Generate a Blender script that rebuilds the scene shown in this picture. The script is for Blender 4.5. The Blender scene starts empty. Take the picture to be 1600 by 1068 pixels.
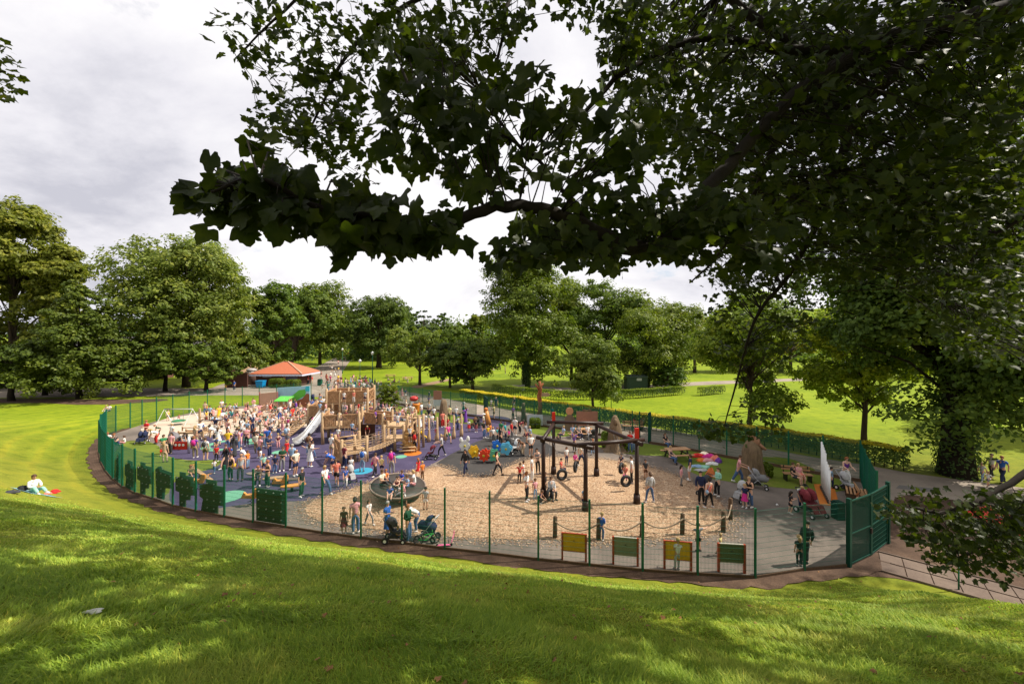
import bpy, bmesh, math, random
import numpy as np
from math import radians as R, sin, cos, pi, sqrt, atan2
from mathutils import Vector, Matrix

# ------------------------------------------------------------------ scene, camera, light
SC = bpy.context.scene
COL = SC.collection
F, H = 600.0, 9.0                       # focal length in photograph pixels, eye height over the play area
cam_d = bpy.data.cameras.new('camera')
cam = bpy.data.objects.new('camera', cam_d); COL.objects.link(cam)
cam_d.sensor_width = 36; cam_d.lens = 36 * F / 1600
cam_d.shift_y = -4 / 1600
cam_d.clip_start = 0.05; cam_d.clip_end = 4000
cam.location = (0, 0, H); cam.rotation_euler = (R(90), 0, 0)
SC.camera = cam
SUN_EL, SUN_AZ = R(50), R(84)            # direction to the sun, azimuth from +Y towards +X
sd = Vector((cos(SUN_EL) * sin(SUN_AZ), cos(SUN_EL) * cos(SUN_AZ), sin(SUN_EL)))
sl = bpy.data.lights.new('sun', 'SUN'); sl.energy = 5.0; sl.angle = R(0.5); sl.color = (1.0, .93, .80)
so = bpy.data.objects.new('sun', sl); COL.objects.link(so)
so.rotation_euler = (-sd).to_track_quat('-Z', 'Y').to_euler(); so.location = sd * 100
W = bpy.data.worlds.new('World'); SC.world = W; W.use_nodes = True
nt = W.node_tree; nt.nodes.clear()
def wn(t, **k):
    n = nt.nodes.new(t)
    for a, b in k.items(): setattr(n, a, b)
    return n
sky = wn('ShaderNodeTexSky', sky_type='NISHITA', sun_disc=False, sun_elevation=SUN_EL, sun_rotation=SUN_AZ)
tc = wn('ShaderNodeTexCoord')
sep = wn('ShaderNodeSeparateXYZ'); nt.links.new(tc.outputs['Generated'], sep.inputs[0])
# flat cloud deck: project the view direction on a plane overhead
zz = wn('ShaderNodeMath', operation='MAXIMUM'); nt.links.new(sep.outputs[2], zz.inputs[0]); zz.inputs[1].default_value = 0.0
za = wn('ShaderNodeMath', operation='ADD'); nt.links.new(zz.outputs[0], za.inputs[0]); za.inputs[1].default_value = 0.34
dx = wn('ShaderNodeMath', operation='DIVIDE'); nt.links.new(sep.outputs[0], dx.inputs[0]); nt.links.new(za.outputs[0], dx.inputs[1])
dy = wn('ShaderNodeMath', operation='DIVIDE'); nt.links.new(sep.outputs[1], dy.inputs[0]); nt.links.new(za.outputs[0], dy.inputs[1])
cmb = wn('ShaderNodeCombineXYZ'); nt.links.new(dx.outputs[0], cmb.inputs[0]); nt.links.new(dy.outputs[0], cmb.inputs[1])
n1 = wn('ShaderNodeTexNoise'); n1.inputs['Scale'].default_value = .8; n1.inputs['Detail'].default_value = 10; n1.inputs['Roughness'].default_value = .6; n1.inputs['Distortion'].default_value = .4
n2 = wn('ShaderNodeTexNoise'); n2.inputs['Scale'].default_value = .75; n2.inputs['Detail'].default_value = 9; n2.inputs['Roughness'].default_value = .6
mp = wn('ShaderNodeMapping'); mp.inputs['Location'].default_value = (4.3, 1.6, 0)
mp0 = wn('ShaderNodeMapping'); mp0.inputs['Location'].default_value = (11.2, 2.3, 0); nt.links.new(cmb.outputs[0], mp0.inputs['Vector']); nt.links.new(mp0.outputs[0], n1.inputs['Vector']); nt.links.new(cmb.outputs[0], mp.inputs['Vector']); nt.links.new(mp.outputs[0], n2.inputs['Vector'])
r1 = wn('ShaderNodeValToRGB')           # cloud cover
r1.color_ramp.elements[0].position = .30; r1.color_ramp.elements[1].position = .37
nt.links.new(n2.outputs['Fac'], r1.inputs[0])
r2 = wn('ShaderNodeValToRGB')           # grey bases and white tops of the clouds
e = r2.color_ramp.elements
e[0].position = .36; e[0].color = (.45, .45, .505, 1)
e[1].position = .56; e[1].color = (.77, .755, .765, 1)
m_ = e.new(.45); m_.color = (.63, .62, .66, 1)
nt.links.new(n1.outputs['Fac'], r2.inputs[0])
sk = wn('ShaderNodeVectorMath', operation='SCALE'); nt.links.new(sky.outputs[0], sk.inputs[0]); sk.inputs['Scale'].default_value = 0.095
mx = wn('ShaderNodeMix', data_type='RGBA')
nt.links.new(r1.outputs['Color'], mx.inputs['Factor']); nt.links.new(sk.outputs[0], mx.inputs[6]); nt.links.new(r2.outputs['Color'], mx.inputs[7])
bg = wn('ShaderNodeBackground'); bg.inputs['Strength'].default_value = 1.0
nt.links.new(mx.outputs[2], bg.inputs['Color'])
wo = wn('ShaderNodeOutputWorld'); nt.links.new(bg.outputs[0], wo.inputs[0])
SC.view_settings.view_transform = 'Standard'; SC.view_settings.look = 'None'
SC.view_settings.exposure = 0.46; SC.view_settings.gamma = 1
SC.cycles.max_bounces = 6; SC.cycles.transparent_max_bounces = 6; SC.cycles.transmission_bounces = 4
SC.cycles.diffuse_bounces = 3; SC.cycles.sample_clamp_indirect = 6

# ------------------------------------------------------------------ helpers
def G(x, y, z=0.0):
    """photograph pixel of a point on the level z -> world X, Y"""
    d = (H - z) / (y - 530.0)
    return ((x - 800) * d, F * d)
def srgb(r, g, b):
    f = lambda v: (v / 255 / 12.92) if v <= 10 else ((v / 255 + .055) / 1.055) ** 2.4
    return (f(r) * .55, f(g) * .55, f(b) * .55)      # picture tone -> surface colour
def tag(o, label, cat, group=None):
    o['label'] = label; o['category'] = cat
    if group: o['group'] = group
    return o
def thing(name, label, cat, loc=(0, 0, 0), rz=0.0, group=None):
    o = bpy.data.objects.new(name, None); COL.objects.link(o)
    o.empty_display_size = .2; o.location = loc; o.rotation_euler = (0, 0, rz)
    return tag(o, label, cat, group)
def link(name, me, parent=None, color=None, kind=None):
    o = bpy.data.objects.new(name, me); COL.objects.link(o)
    if parent is not None: o.parent = parent
    if color: o.color = (*color, 1)
    if kind: o['kind'] = kind
    return o
def kids(o): return [c for c in bpy.data.objects if c.parent == o]
def copy_tree(o, parent=None, ch=None):
    c = o.copy(); COL.objects.link(c); c.parent = parent
    for k in list(o.children): copy_tree(k, c)
    return c
def fast_mesh(name, V, Fc, mats, smooth=False):
    V = np.asarray(V, dtype=np.float32).reshape(-1, 3)
    me = bpy.data.meshes.new(name)
    me.vertices.add(len(V)); me.vertices.foreach_set('co', V.ravel())
    if not isinstance(Fc, (list, tuple)): Fc = [Fc]
    Fc = [np.asarray(f, dtype=np.int32) for f in Fc if len(f)]
    nl = sum(f.size for f in Fc); npoly = sum(len(f) for f in Fc)
    me.loops.add(nl); me.polygons.add(npoly)
    me.loops.foreach_set('vertex_index', np.concatenate([f.ravel() for f in Fc]))
    tot = np.concatenate([np.full(len(f), f.shape[1], dtype=np.int32) for f in Fc])
    st = np.concatenate([[0], np.cumsum(tot)[:-1]]).astype(np.int32)
    me.polygons.foreach_set('loop_start', st)
    try: me.polygons.foreach_set('loop_total', tot)
    except Exception: pass
    me.update(calc_edges=True)
    if smooth: me.polygons.foreach_set('use_smooth', np.ones(npoly, dtype=bool))
    for m in (mats if isinstance(mats, (list, tuple)) else [mats]): me.materials.append(m)
    return me

class MB:
    """collects solids and links them as one mesh"""
    def __init__(s): s.v = []; s.f = []; s.m = []; s.sm = []
    def add(s, vs, fs, m=0, smooth=False):
        b = len(s.v); s.v.extend([tuple(v) for v in vs])
        for f in fs: s.f.append(tuple(b + i for i in f)); s.m.append(m); s.sm.append(smooth)
        return s
    def box(s, c, size, rz=0, m=0, M=None):
        hx, hy, hz = size[0] / 2, size[1] / 2, size[2] / 2
        vs = [(x, y, z) for x in (-hx, hx) for y in (-hy, hy) for z in (-hz, hz)]
        if M is not None: vs = [M @ Vector(v) for v in vs]; vs = [(v[0] + c[0], v[1] + c[1], v[2] + c[2]) for v in vs]
        else:
            ca, sa = cos(rz), sin(rz)
            vs = [(c[0] + x * ca - y * sa, c[1] + x * sa + y * ca, c[2] + z) for x, y, z in vs]
        return s.add(vs, [(0, 1, 3, 2), (4, 6, 7, 5), (0, 4, 5, 1), (2, 3, 7, 6), (0, 2, 6, 4), (1, 5, 7, 3)], m)
    def beam(s, p0, p1, w, h, m=0):
        p0 = Vector(p0); p1 = Vector(p1); d = (p1 - p0); L = d.length; d.normalize()
        up = Vector((0, 0, 1)) if abs(d.z) < .95 else Vector((0, 1, 0))
        a = d.cross(up).normalized(); b = a.cross(d).normalized()
        vs = []
        for p in (p0, p1):
            for sa, sb in ((-1, -1), (1, -1), (1, 1), (-1, 1)):
                vs.append(p + a * (sa * w / 2) + b * (sb * h / 2))
        return s.add(vs, [(3, 2, 1, 0), (4, 5, 6, 7), (0, 1, 5, 4), (1, 2, 6, 5), (2, 3, 7, 6), (3, 0, 4, 7)], m)
    def tube(s, pts, rad, n=8, m=0, cap=True, smooth=True):
        pts = [Vector(p) for p in pts]
        if not isinstance(rad, (list, tuple)): rad = [rad] * len(pts)
        vs = []; prev = None
        for i, p in enumerate(pts):
            d = (pts[min(i + 1, len(pts) - 1)] - pts[max(i - 1, 0)])
            if d.length < 1e-9: d = Vector((0, 0, 1))
            d.normalize()
            if prev is None:
                up = Vector((0, 0, 1)) if abs(d.z) < .9 else Vector((1, 0, 0))
                a = d.cross(up).normalized()
            else:
                a = (prev - d * prev.dot(d))
                a = a.normalized() if a.length > 1e-6 else d.orthogonal().normalized()
            prev = a; b = d.cross(a)
            for k in range(n):
                t = 2 * pi * k / n
                vs.append(p + (a * cos(t) + b * sin(t)) * rad[i])
        fs = []
        for i in range(len(pts) - 1):
            for k in range(n):
                k2 = (k + 1) % n
                fs.append((i * n + k, i * n + k2, (i + 1) * n + k2, (i + 1) * n + k))
        s.add(vs, fs, m, smooth)
        if cap:
            b = len(s.v) - len(vs)
            s.f.append(tuple(b + k for k in reversed(range(n)))); s.m.append(m); s.sm.append(False)
            e = b + (len(pts) - 1) * n
            s.f.append(tuple(e + k for k in range(n))); s.m.append(m); s.sm.append(False)
        return s
    def cyl(s, c, r, h, n=12, r2=None, m=0):
        return s.tube([c, (c[0], c[1], c[2] + h)], [r, r if r2 is None else r2], n, m)
    def ell(s, c, rad, n=10, k=7, m=0, z0=-1.0, M=None):
        vs = []; fs = []
        for i in range(k + 1):
            ph = -pi / 2 + pi * i / k
            zz_ = max(sin(ph), z0)
            rr = sqrt(max(0, 1 - zz_ * zz_)) if sin(ph) > z0 else sqrt(max(0, 1 - z0 * z0)) * (i / max(1, k)) * 1.5
            rr = min(rr, sqrt(max(1e-4, 1 - zz_ * zz_)))
            for j in range(n):
                t = 2 * pi * j / n
                v = Vector((rad[0] * rr * cos(t), rad[1] * rr * sin(t), rad[2] * zz_))
                if M is not None: v = M @ v
                vs.append(v + Vector(c))
        for i in range(k):
            for j in range(n):
                j2 = (j + 1) % n
                fs.append((i * n + j, i * n + j2, (i + 1) * n + j2, (i + 1) * n + j))
        return s.add(vs, fs, m, True)
    def prism(s, poly, z0, z1, m=0):
        n = len(poly)
        a = sum(poly[i][0] * poly[(i + 1) % n][1] - poly[(i + 1) % n][0] * poly[i][1] for i in range(n))
        if a < 0: poly = list(reversed(poly))
        vs = [(x, y, z0) for x, y in poly] + [(x, y, z1) for x, y in poly]
        fs = [tuple(reversed(range(n))), tuple(range(n, 2 * n))] + [(i, (i + 1) % n, n + (i + 1) % n, n + i) for i in range(n)]
        return s.add(vs, fs, m)
    def vprism(s, poly, y0, y1, m=0):
        """outline in the XZ plane given depth y0..y1"""
        n = len(poly)
        a = sum(poly[i][0] * poly[(i + 1) % n][1] - poly[(i + 1) % n][0] * poly[i][1] for i in range(n))
        if a < 0: poly = list(reversed(poly))
        vs = [(x, y0, z) for x, z in poly] + [(x, y1, z) for x, z in poly]
        fs = [tuple(range(n)), tuple(reversed(range(n, 2 * n)))] + [((i + 1) % n, i, n + i, n + (i + 1) % n) for i in range(n)]
        return s.add(vs, fs, m)
    def lathe(s, prof, n=16, c=(0, 0, 0), m=0):
        vs = []; fs = []
        for r, z in prof:
            for j in range(n):
                t = 2 * pi * j / n; vs.append((c[0] + r * cos(t), c[1] + r * sin(t), c[2] + z))
        for i in range(len(prof) - 1):
            for j in range(n):
                j2 = (j + 1) % n; fs.append((i * n + j, i * n + j2, (i + 1) * n + j2, (i + 1) * n + j))
        return s.add(vs, fs, m, True)
    def torus(s, c, R0, r0, n=20, k=8, m=0, M=None):
        vs = []; fs = []
        for i in range(n):
            a = 2 * pi * i / n
            for j in range(k):
                b = 2 * pi * j / k
                v = Vector(((R0 + r0 * cos(b)) * cos(a), (R0 + r0 * cos(b)) * sin(a), r0 * sin(b)))
                if M is not None: v = M @ v
                vs.append(v + Vector(c))
        for i in range(n):
            for j in range(k):
                fs.append((i * k + j, ((i + 1) % n) * k + j, ((i + 1) % n) * k + (j + 1) % k, i * k + (j + 1) % k))
        return s.add(vs, fs, m, True)
    def mesh(s, name, mats):
        me = bpy.data.meshes.new(name); me.from_pydata([tuple(v) for v in s.v], [], s.f)
        for m in (mats if isinstance(mats, (list, tuple)) else [mats]): me.materials.append(m)
        me.polygons.foreach_set('material_index', s.m)
        me.polygons.foreach_set('use_smooth', s.sm)
        me.update()
        return me
    def build(s, name, mats, parent=None, color=None, kind=None):
        return link(name, s.mesh(name, mats), parent, color, kind)

# ------------------------------------------------------------------ materials
def new_mat(name):
    m = bpy.data.materials.new(name); m.use_nodes = True
    t = m.node_tree; t.nodes.clear()
    out = t.nodes.new('ShaderNodeOutputMaterial'); p = t.nodes.new('ShaderNodeBsdfPrincipled')
    t.links.new(p.outputs[0], out.inputs[0])
    return m, t, p, out
def N(t, typ, **k):
    n = t.nodes.new(typ)
    for a, b in k.items(): setattr(n, a, b)
    return n
def mulcol(t, a, b, fac=1.0):
    m = N(t, 'ShaderNodeMix', data_type='RGBA', blend_type='MULTIPLY'); m.inputs['Factor'].default_value = fac
    t.links.new(a, m.inputs[6]); t.links.new(b, m.inputs[7]); return m.outputs[2]
def ramp(t, src, stops):
    r = N(t, 'ShaderNodeValToRGB'); t.links.new(src, r.inputs[0]); el = r.color_ramp.elements
    while len(el) < len(stops): el.new(.5)
    for e_, (p_, c_) in zip(el, stops): e_.position = p_; e_.color = (*c_, 1) if len(c_) == 3 else c_
    return r.outputs['Color']
def noise(t, scale, detail=4, rough=.6, coord='Object', vec=None, dist=0):
    if vec is None:
        c = N(t, 'ShaderNodeTexCoord'); vec = c.outputs[coord]
    n = N(t, 'ShaderNodeTexNoise'); n.inputs['Scale'].default_value = scale; n.inputs['Detail'].default_value = detail
    n.inputs['Roughness'].default_value = rough; n.inputs['Distortion'].default_value = dist
    t.links.new(vec, n.inputs['Vector']); return n.outputs['Fac']
def bump(t, p, src, strength=.3, dist=.02):
    b = N(t, 'ShaderNodeBump'); b.inputs['Strength'].default_value = strength; b.inputs['Distance'].default_value = dist
    t.links.new(src, b.inputs['Height']); t.links.new(b.outputs[0], p.inputs['Normal'])
MATS = {}
def mat(name, col=None, rough=.7, var=.25, scale=6, metal=0, bumps=.15, stretch=None):
    """a procedural surface: colour broken up by noise, small bump; col None takes the object's own colour"""
    if name in MATS: return MATS[name]
    m, t, p, out = new_mat(name)
    p.inputs['Roughness'].default_value = rough; p.inputs['Metallic'].default_value = metal
    p.inputs['Specular IOR Level'].default_value = .3
    vec = None
    if stretch:
        c = N(t, 'ShaderNodeTexCoord'); mp_ = N(t, 'ShaderNodeMapping'); mp_.inputs['Scale'].default_value = stretch
        t.links.new(c.outputs['Object'], mp_.inputs[0]); vec = mp_.outputs[0]
    nz = noise(t, scale, 5, .62, vec=vec)
    lo, hi = 1 - var, 1 + var * .5
    r = ramp(t, nz, [(.3, (lo, lo, lo)), (.7, (hi, hi, hi))])
    if col is None:
        oi = N(t, 'ShaderNodeObjectInfo'); src = oi.outputs['Color']
    else:
        rgb = N(t, 'ShaderNodeRGB'); rgb.outputs[0].default_value = (*col, 1); src = rgb.outputs[0]
    t.links.new(mulcol(t, src, r), p.inputs['Base Color'])
    if bumps: bump(t, p, nz, bumps, .02)
    MATS[name] = m; return m

m_cloth = mat('cloth_of_own_colour', None, .85, .25, 14)
m_skin = mat('skin_of_own_colour', None, .55, .08, 20, bumps=0)
m_hair = mat('hair_of_own_colour', None, .6, .35, 60)
m_paint = mat('paint_of_own_colour', None, .4, .12, 3)
m_dark = mat('dark_detail', (.02, .018, .016), .4, .1)
m_fence = mat('green_powder_coat', (.004, .100, .062), .45, .12, 2, bumps=0)
m_fence_post = mat('green_post_coat', (.006, .11, .055), .4, .12, 2, bumps=0)
m_gate = mat('shaded_green_gate_coat', (.002, .048, .032), .45, .12, 2, bumps=0)  # fence green darkened for the gates, their shade put into the colour
m_fort = mat('robinia_timber', srgb(244, 204, 158), .7, .3, 3, bumps=.3, stretch=(6, 6, 1))
m_fort2 = mat('timber_panel', srgb(230, 178, 130), .7, .3, 3, bumps=.3, stretch=(1, 1, 8))
m_steel = mat('brushed_steel', (.6, .6, .6), .3, .1, 3, metal=.85)
m_brownpole = mat('dark_brown_pole', srgb(62, 38, 30), .45, .3, 4, stretch=(8, 8, 1))
m_rope = mat('rope', srgb(190, 165, 140), .9, .3, 30)
m_tyre = mat('tyre_rubber', (.018, .018, .02), .6, .3, 10)
m_white = mat('white_paint', (.72, .72, .72), .45, .1, 3)
m_orange = mat('orange_rubber', srgb(238, 140, 50), .7, .12, 4)
m_bark = mat('bark', srgb(92, 78, 62), .95, .5, 2.5, bumps=.8, stretch=(3, 3, .6))
m_barkd = mat('dark_bark', srgb(52, 43, 34), .95, .5, 3, bumps=.8)
m_log = mat('carved_log', srgb(150, 126, 98), .9, .45, 2, bumps=.7, stretch=(4, 4, .8))
m_postw = mat('weathered_wood', srgb(118, 92, 70), .9, .35, 4, bumps=.4, stretch=(6, 6, 1))
m_conc = mat('concrete', srgb(150, 145, 140), .9, .2, 4)
m_glass = mat('dark_glass', (.03, .04, .05), .1, .1)
# ------------------------------------------------------------------ fence line and terrain
rng = np.random.default_rng(7); rnd = random.Random(11)
FRONT_PX = [(1386, 848.6), (1361, 868), (1328.5, 884), (1257, 891), (1180, 903), (1090, 898), (1004, 892), (921, 883.5), (841, 875),
            (765, 865.5), (695, 857.7), (628, 849), (564, 841), (503.5, 833), (446.7, 824), (395.6, 816), (350.5, 807.6),
            (306, 799), (270, 790.6), (238.6, 779.6), (210.6, 771), (191, 761), (176, 749), (165, 736), (157.5, 722), (154.5, 708), (157, 695),
            (166, 684), (181, 676), (203.5, 669), (222, 663), (244.5, 657.5), (270, 651), (295.5, 645), (324, 641), (351.5, 637), (378.5, 634),
            (405, 631.5), (432, 629), (459, 626.5), (486, 624), (511.5, 622), (538, 621), (563, 621.5), (585, 623)]
BACK_PX = [(585, 623), (603, 627), (622, 631), (640.5, 634), (660.5, 637.5), (681, 641), (704, 645), (724, 648), (744, 651),
           (757, 653), (780.5, 656.5), (806.5, 660), (835, 664), (861.5, 668), (887, 671.5), (912, 675.5), (937, 679.5), (962, 683.5), (988, 687.5),
           (999, 689.5), (1014, 692), (1052, 698), (1092.4, 706), (1135.4, 714.5), (1182, 722.5), (1232, 732), (1286, 742), (1344.5, 752)]
CORNER_PX = [(1344.5, 752), (1351, 772), (1359, 794), (1370, 820), (1386, 848.6)]
FRONT = [G(*p) for p in FRONT_PX]; BACK = [G(*p) for p in BACK_PX]; CORNER = [G(*p) for p in CORNER_PX]
POLY = np.array(FRONT + BACK[1:] + CORNER[1:-1])
RIGHT = np.array([(12.4, 15.2), (13.7, 14.4), (17.0, 11.7), (28, 2.8), (60, -22), (140, -22), (140, 60), (30, 60), (21, 24.0), (16, 17)])

def seg_dist(px, py, poly, closed=True):
    d = np.full(px.shape, 1e9); n = len(poly)
    for i in range(n if closed else n - 1):
        a = poly[i]; b = poly[(i + 1) % n]; ab = b - a; L = (ab ** 2).sum()
        t = np.clip(((px - a[0]) * ab[0] + (py - a[1]) * ab[1]) / max(L, 1e-9), 0, 1)
        d = np.minimum(d, np.hypot(px - a[0] - t * ab[0], py - a[1] - t * ab[1]))
    return d
def inside(px, py, poly):
    c = np.zeros(px.shape, dtype=bool); n = len(poly)
    for i in range(n):
        a = poly[i]; b = poly[(i + 1) % n]
        cond = ((a[1] > py) != (b[1] > py))
        xx = (b[0] - a[0]) * (py - a[1]) / ((b[1] - a[1]) + 1e-12) + a[0]
        c ^= cond & (px < xx)
    return c
def sstep(a, b, x):
    t = np.clip((x - a) / (b - a), 0, 1); return t * t * (3 - 2 * t)
def dist_out(px, py):
    d = seg_dist(px, py, POLY); d = np.where(inside(px, py, POLY), -d, d)
    e = seg_dist(px, py, RIGHT); e = np.where(inside(px, py, RIGHT), -e, e)
    return np.minimum(d, e), d
def raw_hill(px, py):
    d, _ = dist_out(px, py)
    t = np.maximum(d - 0.56, 0)
    s = 16 * np.tanh(t / 16); s = s * s / (s + .9)
    A = (0.22 + .78 * sstep(-62, -14, px)) * (1 - sstep(26, 50, py)) * (1 - sstep(-39, -33, px) * sstep(24, 30, py))
    # hollow left of the play area keeps the slope gentle there
    return s * A, d
K_H = 7.35 / float(raw_hill(np.array([0.0]), np.array([0.0]))[0][0])
def height(px, py, fine=True):
    px = np.asarray(px, float); py = np.asarray(py, float)
    h, d = raw_hill(px, py); h = h * K_H
    far = 15 * sstep(230, 520, py + .15 * np.abs(px)) + 34 * sstep(120, 420, px) * sstep(120, 420, py)
    near = sstep(1.2, 4, d) * (h > .02)
    b = .035 * np.sin(px * 1.7 + 1.3 * np.sin(py * .9)) + .03 * np.sin(py * 2.3 + px * .6) + .015 * np.sin(px * 4.1 + py * 3.3)
    return h + far + near * b - .03, d

def axis(a, b, step, lo, hi, grow=1.13):
    v = list(np.arange(a, b + 1e-6, step)); s = step
    while v[-1] < hi: s *= grow; v.append(v[-1] + s)
    s = step
    while v[0] > lo: s *= grow; v.insert(0, v[0] - s)
    return np.array(v)
xs = axis(-58, 26, .45, -1500, 1500); ys = axis(-8, 46, .45, -400, 1900)
XX, YY = np.meshgrid(xs, ys); HH, DD = height(XX.ravel(), YY.ravel())
gv = np.stack([XX.ravel(), YY.ravel(), HH], 1)
nx, ny = len(xs), len(ys)
ii = (np.arange(ny - 1)[:, None] * nx + np.arange(nx - 1)[None, :]).ravel()
gf = np.stack([ii, ii + 1, ii + 1 + nx, ii + nx], 1)

# grass material: the attribute 'dist' (metres from the fence) drives the mowing stripes
m_grass, t, p, out = new_mat('mown_grass')
p.inputs['Roughness'].default_value = .9; p.inputs['Specular IOR Level'].default_value = .15
at = N(t, 'ShaderNodeAttribute', attribute_name='dist')
big = noise(t, .09, 5, .6); mid = noise(t, 1.1, 6, .7); fine = noise(t, 14, 4, .8)
base = ramp(t, big, [(.3, srgb(132, 146, 40)), (.5, srgb(154, 164, 50)), (.7, srgb(172, 176, 62))])
midc = ramp(t, mid, [(.3, (.60, .66, .52)), (.5, (1, 1, 1)), (.75, (1.28, 1.12, .95))])
c1 = mulcol(t, base, midc)
wob = N(t, 'ShaderNodeMath', operation='MULTIPLY'); t.links.new(noise(t, .25, 3, .5), wob.inputs[0]); wob.inputs[1].default_value = .8
ad = N(t, 'ShaderNodeMath', operation='ADD'); t.links.new(at.outputs['Fac'], ad.inputs[0]); t.links.new(wob.outputs[0], ad.inputs[1])
ml = N(t, 'ShaderNodeMath', operation='MULTIPLY'); t.links.new(ad.outputs[0], ml.inputs[0]); ml.inputs[1].default_value = 4.0
sn = N(t, 'ShaderNodeMath', operation='SINE'); t.links.new(ml.outputs[0], sn.inputs[0])
sr = N(t, 'ShaderNodeMath', operation='MULTIPLY_ADD'); t.links.new(sn.outputs[0], sr.inputs[0]); sr.inputs[1].default_value = .5; sr.inputs[2].default_value = .5
st_ = ramp(t, sr.outputs[0], [(.1, (.86, .88, .82)), (.75, (1.0, 1.0, 1.0)), (.97, (1.20, 1.07, 1.03))])
tcg = N(t, 'ShaderNodeTexCoord'); sg = N(t, 'ShaderNodeSeparateXYZ'); t.links.new(tcg.outputs['Object'], sg.inputs[0])
mr = N(t, 'ShaderNodeMapRange'); mr.inputs['From Min'].default_value = -14; mr.inputs['From Max'].default_value = -34; t.links.new(sg.outputs[0], mr.inputs['Value'])
ms = N(t, 'ShaderNodeMix', data_type='RGBA', blend_type='MULTIPLY'); t.links.new(mr.outputs[0], ms.inputs['Factor']); t.links.new(c1, ms.inputs[6]); t.links.new(st_, ms.inputs[7]); c2 = ms.outputs[2]
mr2 = N(t, 'ShaderNodeMapRange'); mr2.inputs['From Min'].default_value = 26; mr2.inputs['From Max'].default_value = 40; t.links.new(sg.outputs[1], mr2.inputs['Value'])
ml2 = N(t, 'ShaderNodeMix', data_type='RGBA', blend_type='MULTIPLY'); t.links.new(mr2.outputs[0], ml2.inputs['Factor']); t.links.new(c2, ml2.inputs[6]); ml2.inputs[7].default_value = (1.04, 1.25, .5, 1); c2 = ml2.outputs[2]
fn = ramp(t, fine, [(.3, (.7, .7, .65)), (.7, (1.12, 1.1, 1.0))])
t.links.new(mulcol(t, c2, fn), p.inputs['Base Color']); bump(t, p, fine, .5, .03)
gm = fast_mesh('ground', gv, gf, m_grass, smooth=True)
a_ = gm.attributes.new('dist', 'FLOAT', 'POINT'); a_.data.foreach_set('value', DD.astype(np.float32))
link('ground', gm, kind='structure')

# ------------------------------------------------------------------ sheets: paths, tarmac, rubber, chips, sand
def ground_mat(name, stops, scale, fscale=30, flo=.75, rough=.9, bs=.3):
    m, t, p, out = new_mat(name); p.inputs['Roughness'].default_value = rough; p.inputs['Specular IOR Level'].default_value = .25
    a = noise(t, scale, 6, .65); b = noise(t, fscale, 3, .7)
    c = ramp(t, a, stops); f = ramp(t, b, [(.3, (flo,) * 3), (.7, (1.12,) * 3)])
    t.links.new(mulcol(t, c, f), p.inputs['Base Color']); bump(t, p, b, bs, .01)
    return m
m_tarmac = ground_mat('worn_tarmac', [(.3, srgb(116, 106, 98)), (.5, srgb(144, 132, 122)), (.72, srgb(170, 155, 142))], .35)
m_road = ground_mat('park_road', [(.3, srgb(164, 150, 138)), (.55, srgb(196, 180, 164)), (.75, srgb(214, 198, 180))], .3)
m_purple = ground_mat('purple_rubber', [(.3, srgb(84, 75, 108)), (.6, srgb(97, 88, 122)), (.8, srgb(126, 114, 148))], .9, 60, .8)
m_blackr = ground_mat('black_rubber', [(.3, srgb(66, 64, 64)), (.7, srgb(92, 88, 86))], .5, 60, .85)
m_sand = ground_mat('pale_sand', [(.3, srgb(226, 202, 178)), (.6, srgb(242, 222, 200))], .5, 20, .9)
m_mint = ground_mat('mint_rubber', [(.3, srgb(120, 196, 160)), (.7, srgb(140, 210, 176))], 1, 60, .92)
m_bluer = ground_mat('blue_rubber', [(.3, srgb(60, 170, 208)), (.7, srgb(84, 190, 224))], 1, 60, .92)
m_soil = ground_mat('bare_soil', [(.3, srgb(84, 62, 48)), (.55, srgb(120, 94, 76)), (.75, srgb(160, 130, 106))], .8, 18, .6, bs=.8)
m_lawn = ground_mat('play_lawn', [(.3, srgb(112, 132, 40)), (.6, srgb(134, 152, 48)), (.8, srgb(170, 164, 84))], .4, 16, .75)
m_dirtp = ground_mat('sandy_path', [(.3, srgb(170, 138, 106)), (.7, srgb(196, 164, 130))], .6, 10, .85)
# wood chips: voronoi flakes of differing tone
m_chip, t, p, out = new_mat('wood_chips'); p.inputs['Roughness'].default_value = .85
tc_ = N(t, 'ShaderNodeTexCoord'); mpn = N(t, 'ShaderNodeMapping'); mpn.inputs['Scale'].default_value = (1, 1.0, 1); t.links.new(tc_.outputs['Object'], mpn.inputs[0])
vo = N(t, 'ShaderNodeTexVoronoi'); vo.inputs['Scale'].default_value = 20; t.links.new(mpn.outputs[0], vo.inputs['Vector'])
sx = N(t, 'ShaderNodeSeparateColor'); t.links.new(vo.outputs['Color'], sx.inputs[0])
cc = ramp(t, sx.outputs[0], [(.0, srgb(150, 112, 80)), (.35, srgb(202, 160, 120)), (.7, srgb(226, 188, 148)), (1, srgb(242, 214, 180))])
bb = ramp(t, noise(t, .35, 5, .65), [(.32, (.76, .73, .70)), (.5, (1, 1, 1)), (.7, (1.08, 1.06, 1.04))])
t.links.new(mulcol(t, cc, bb), p.inputs['Base Color']); bump(t, p, vo.outputs['Distance'], .4, .03)

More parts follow.
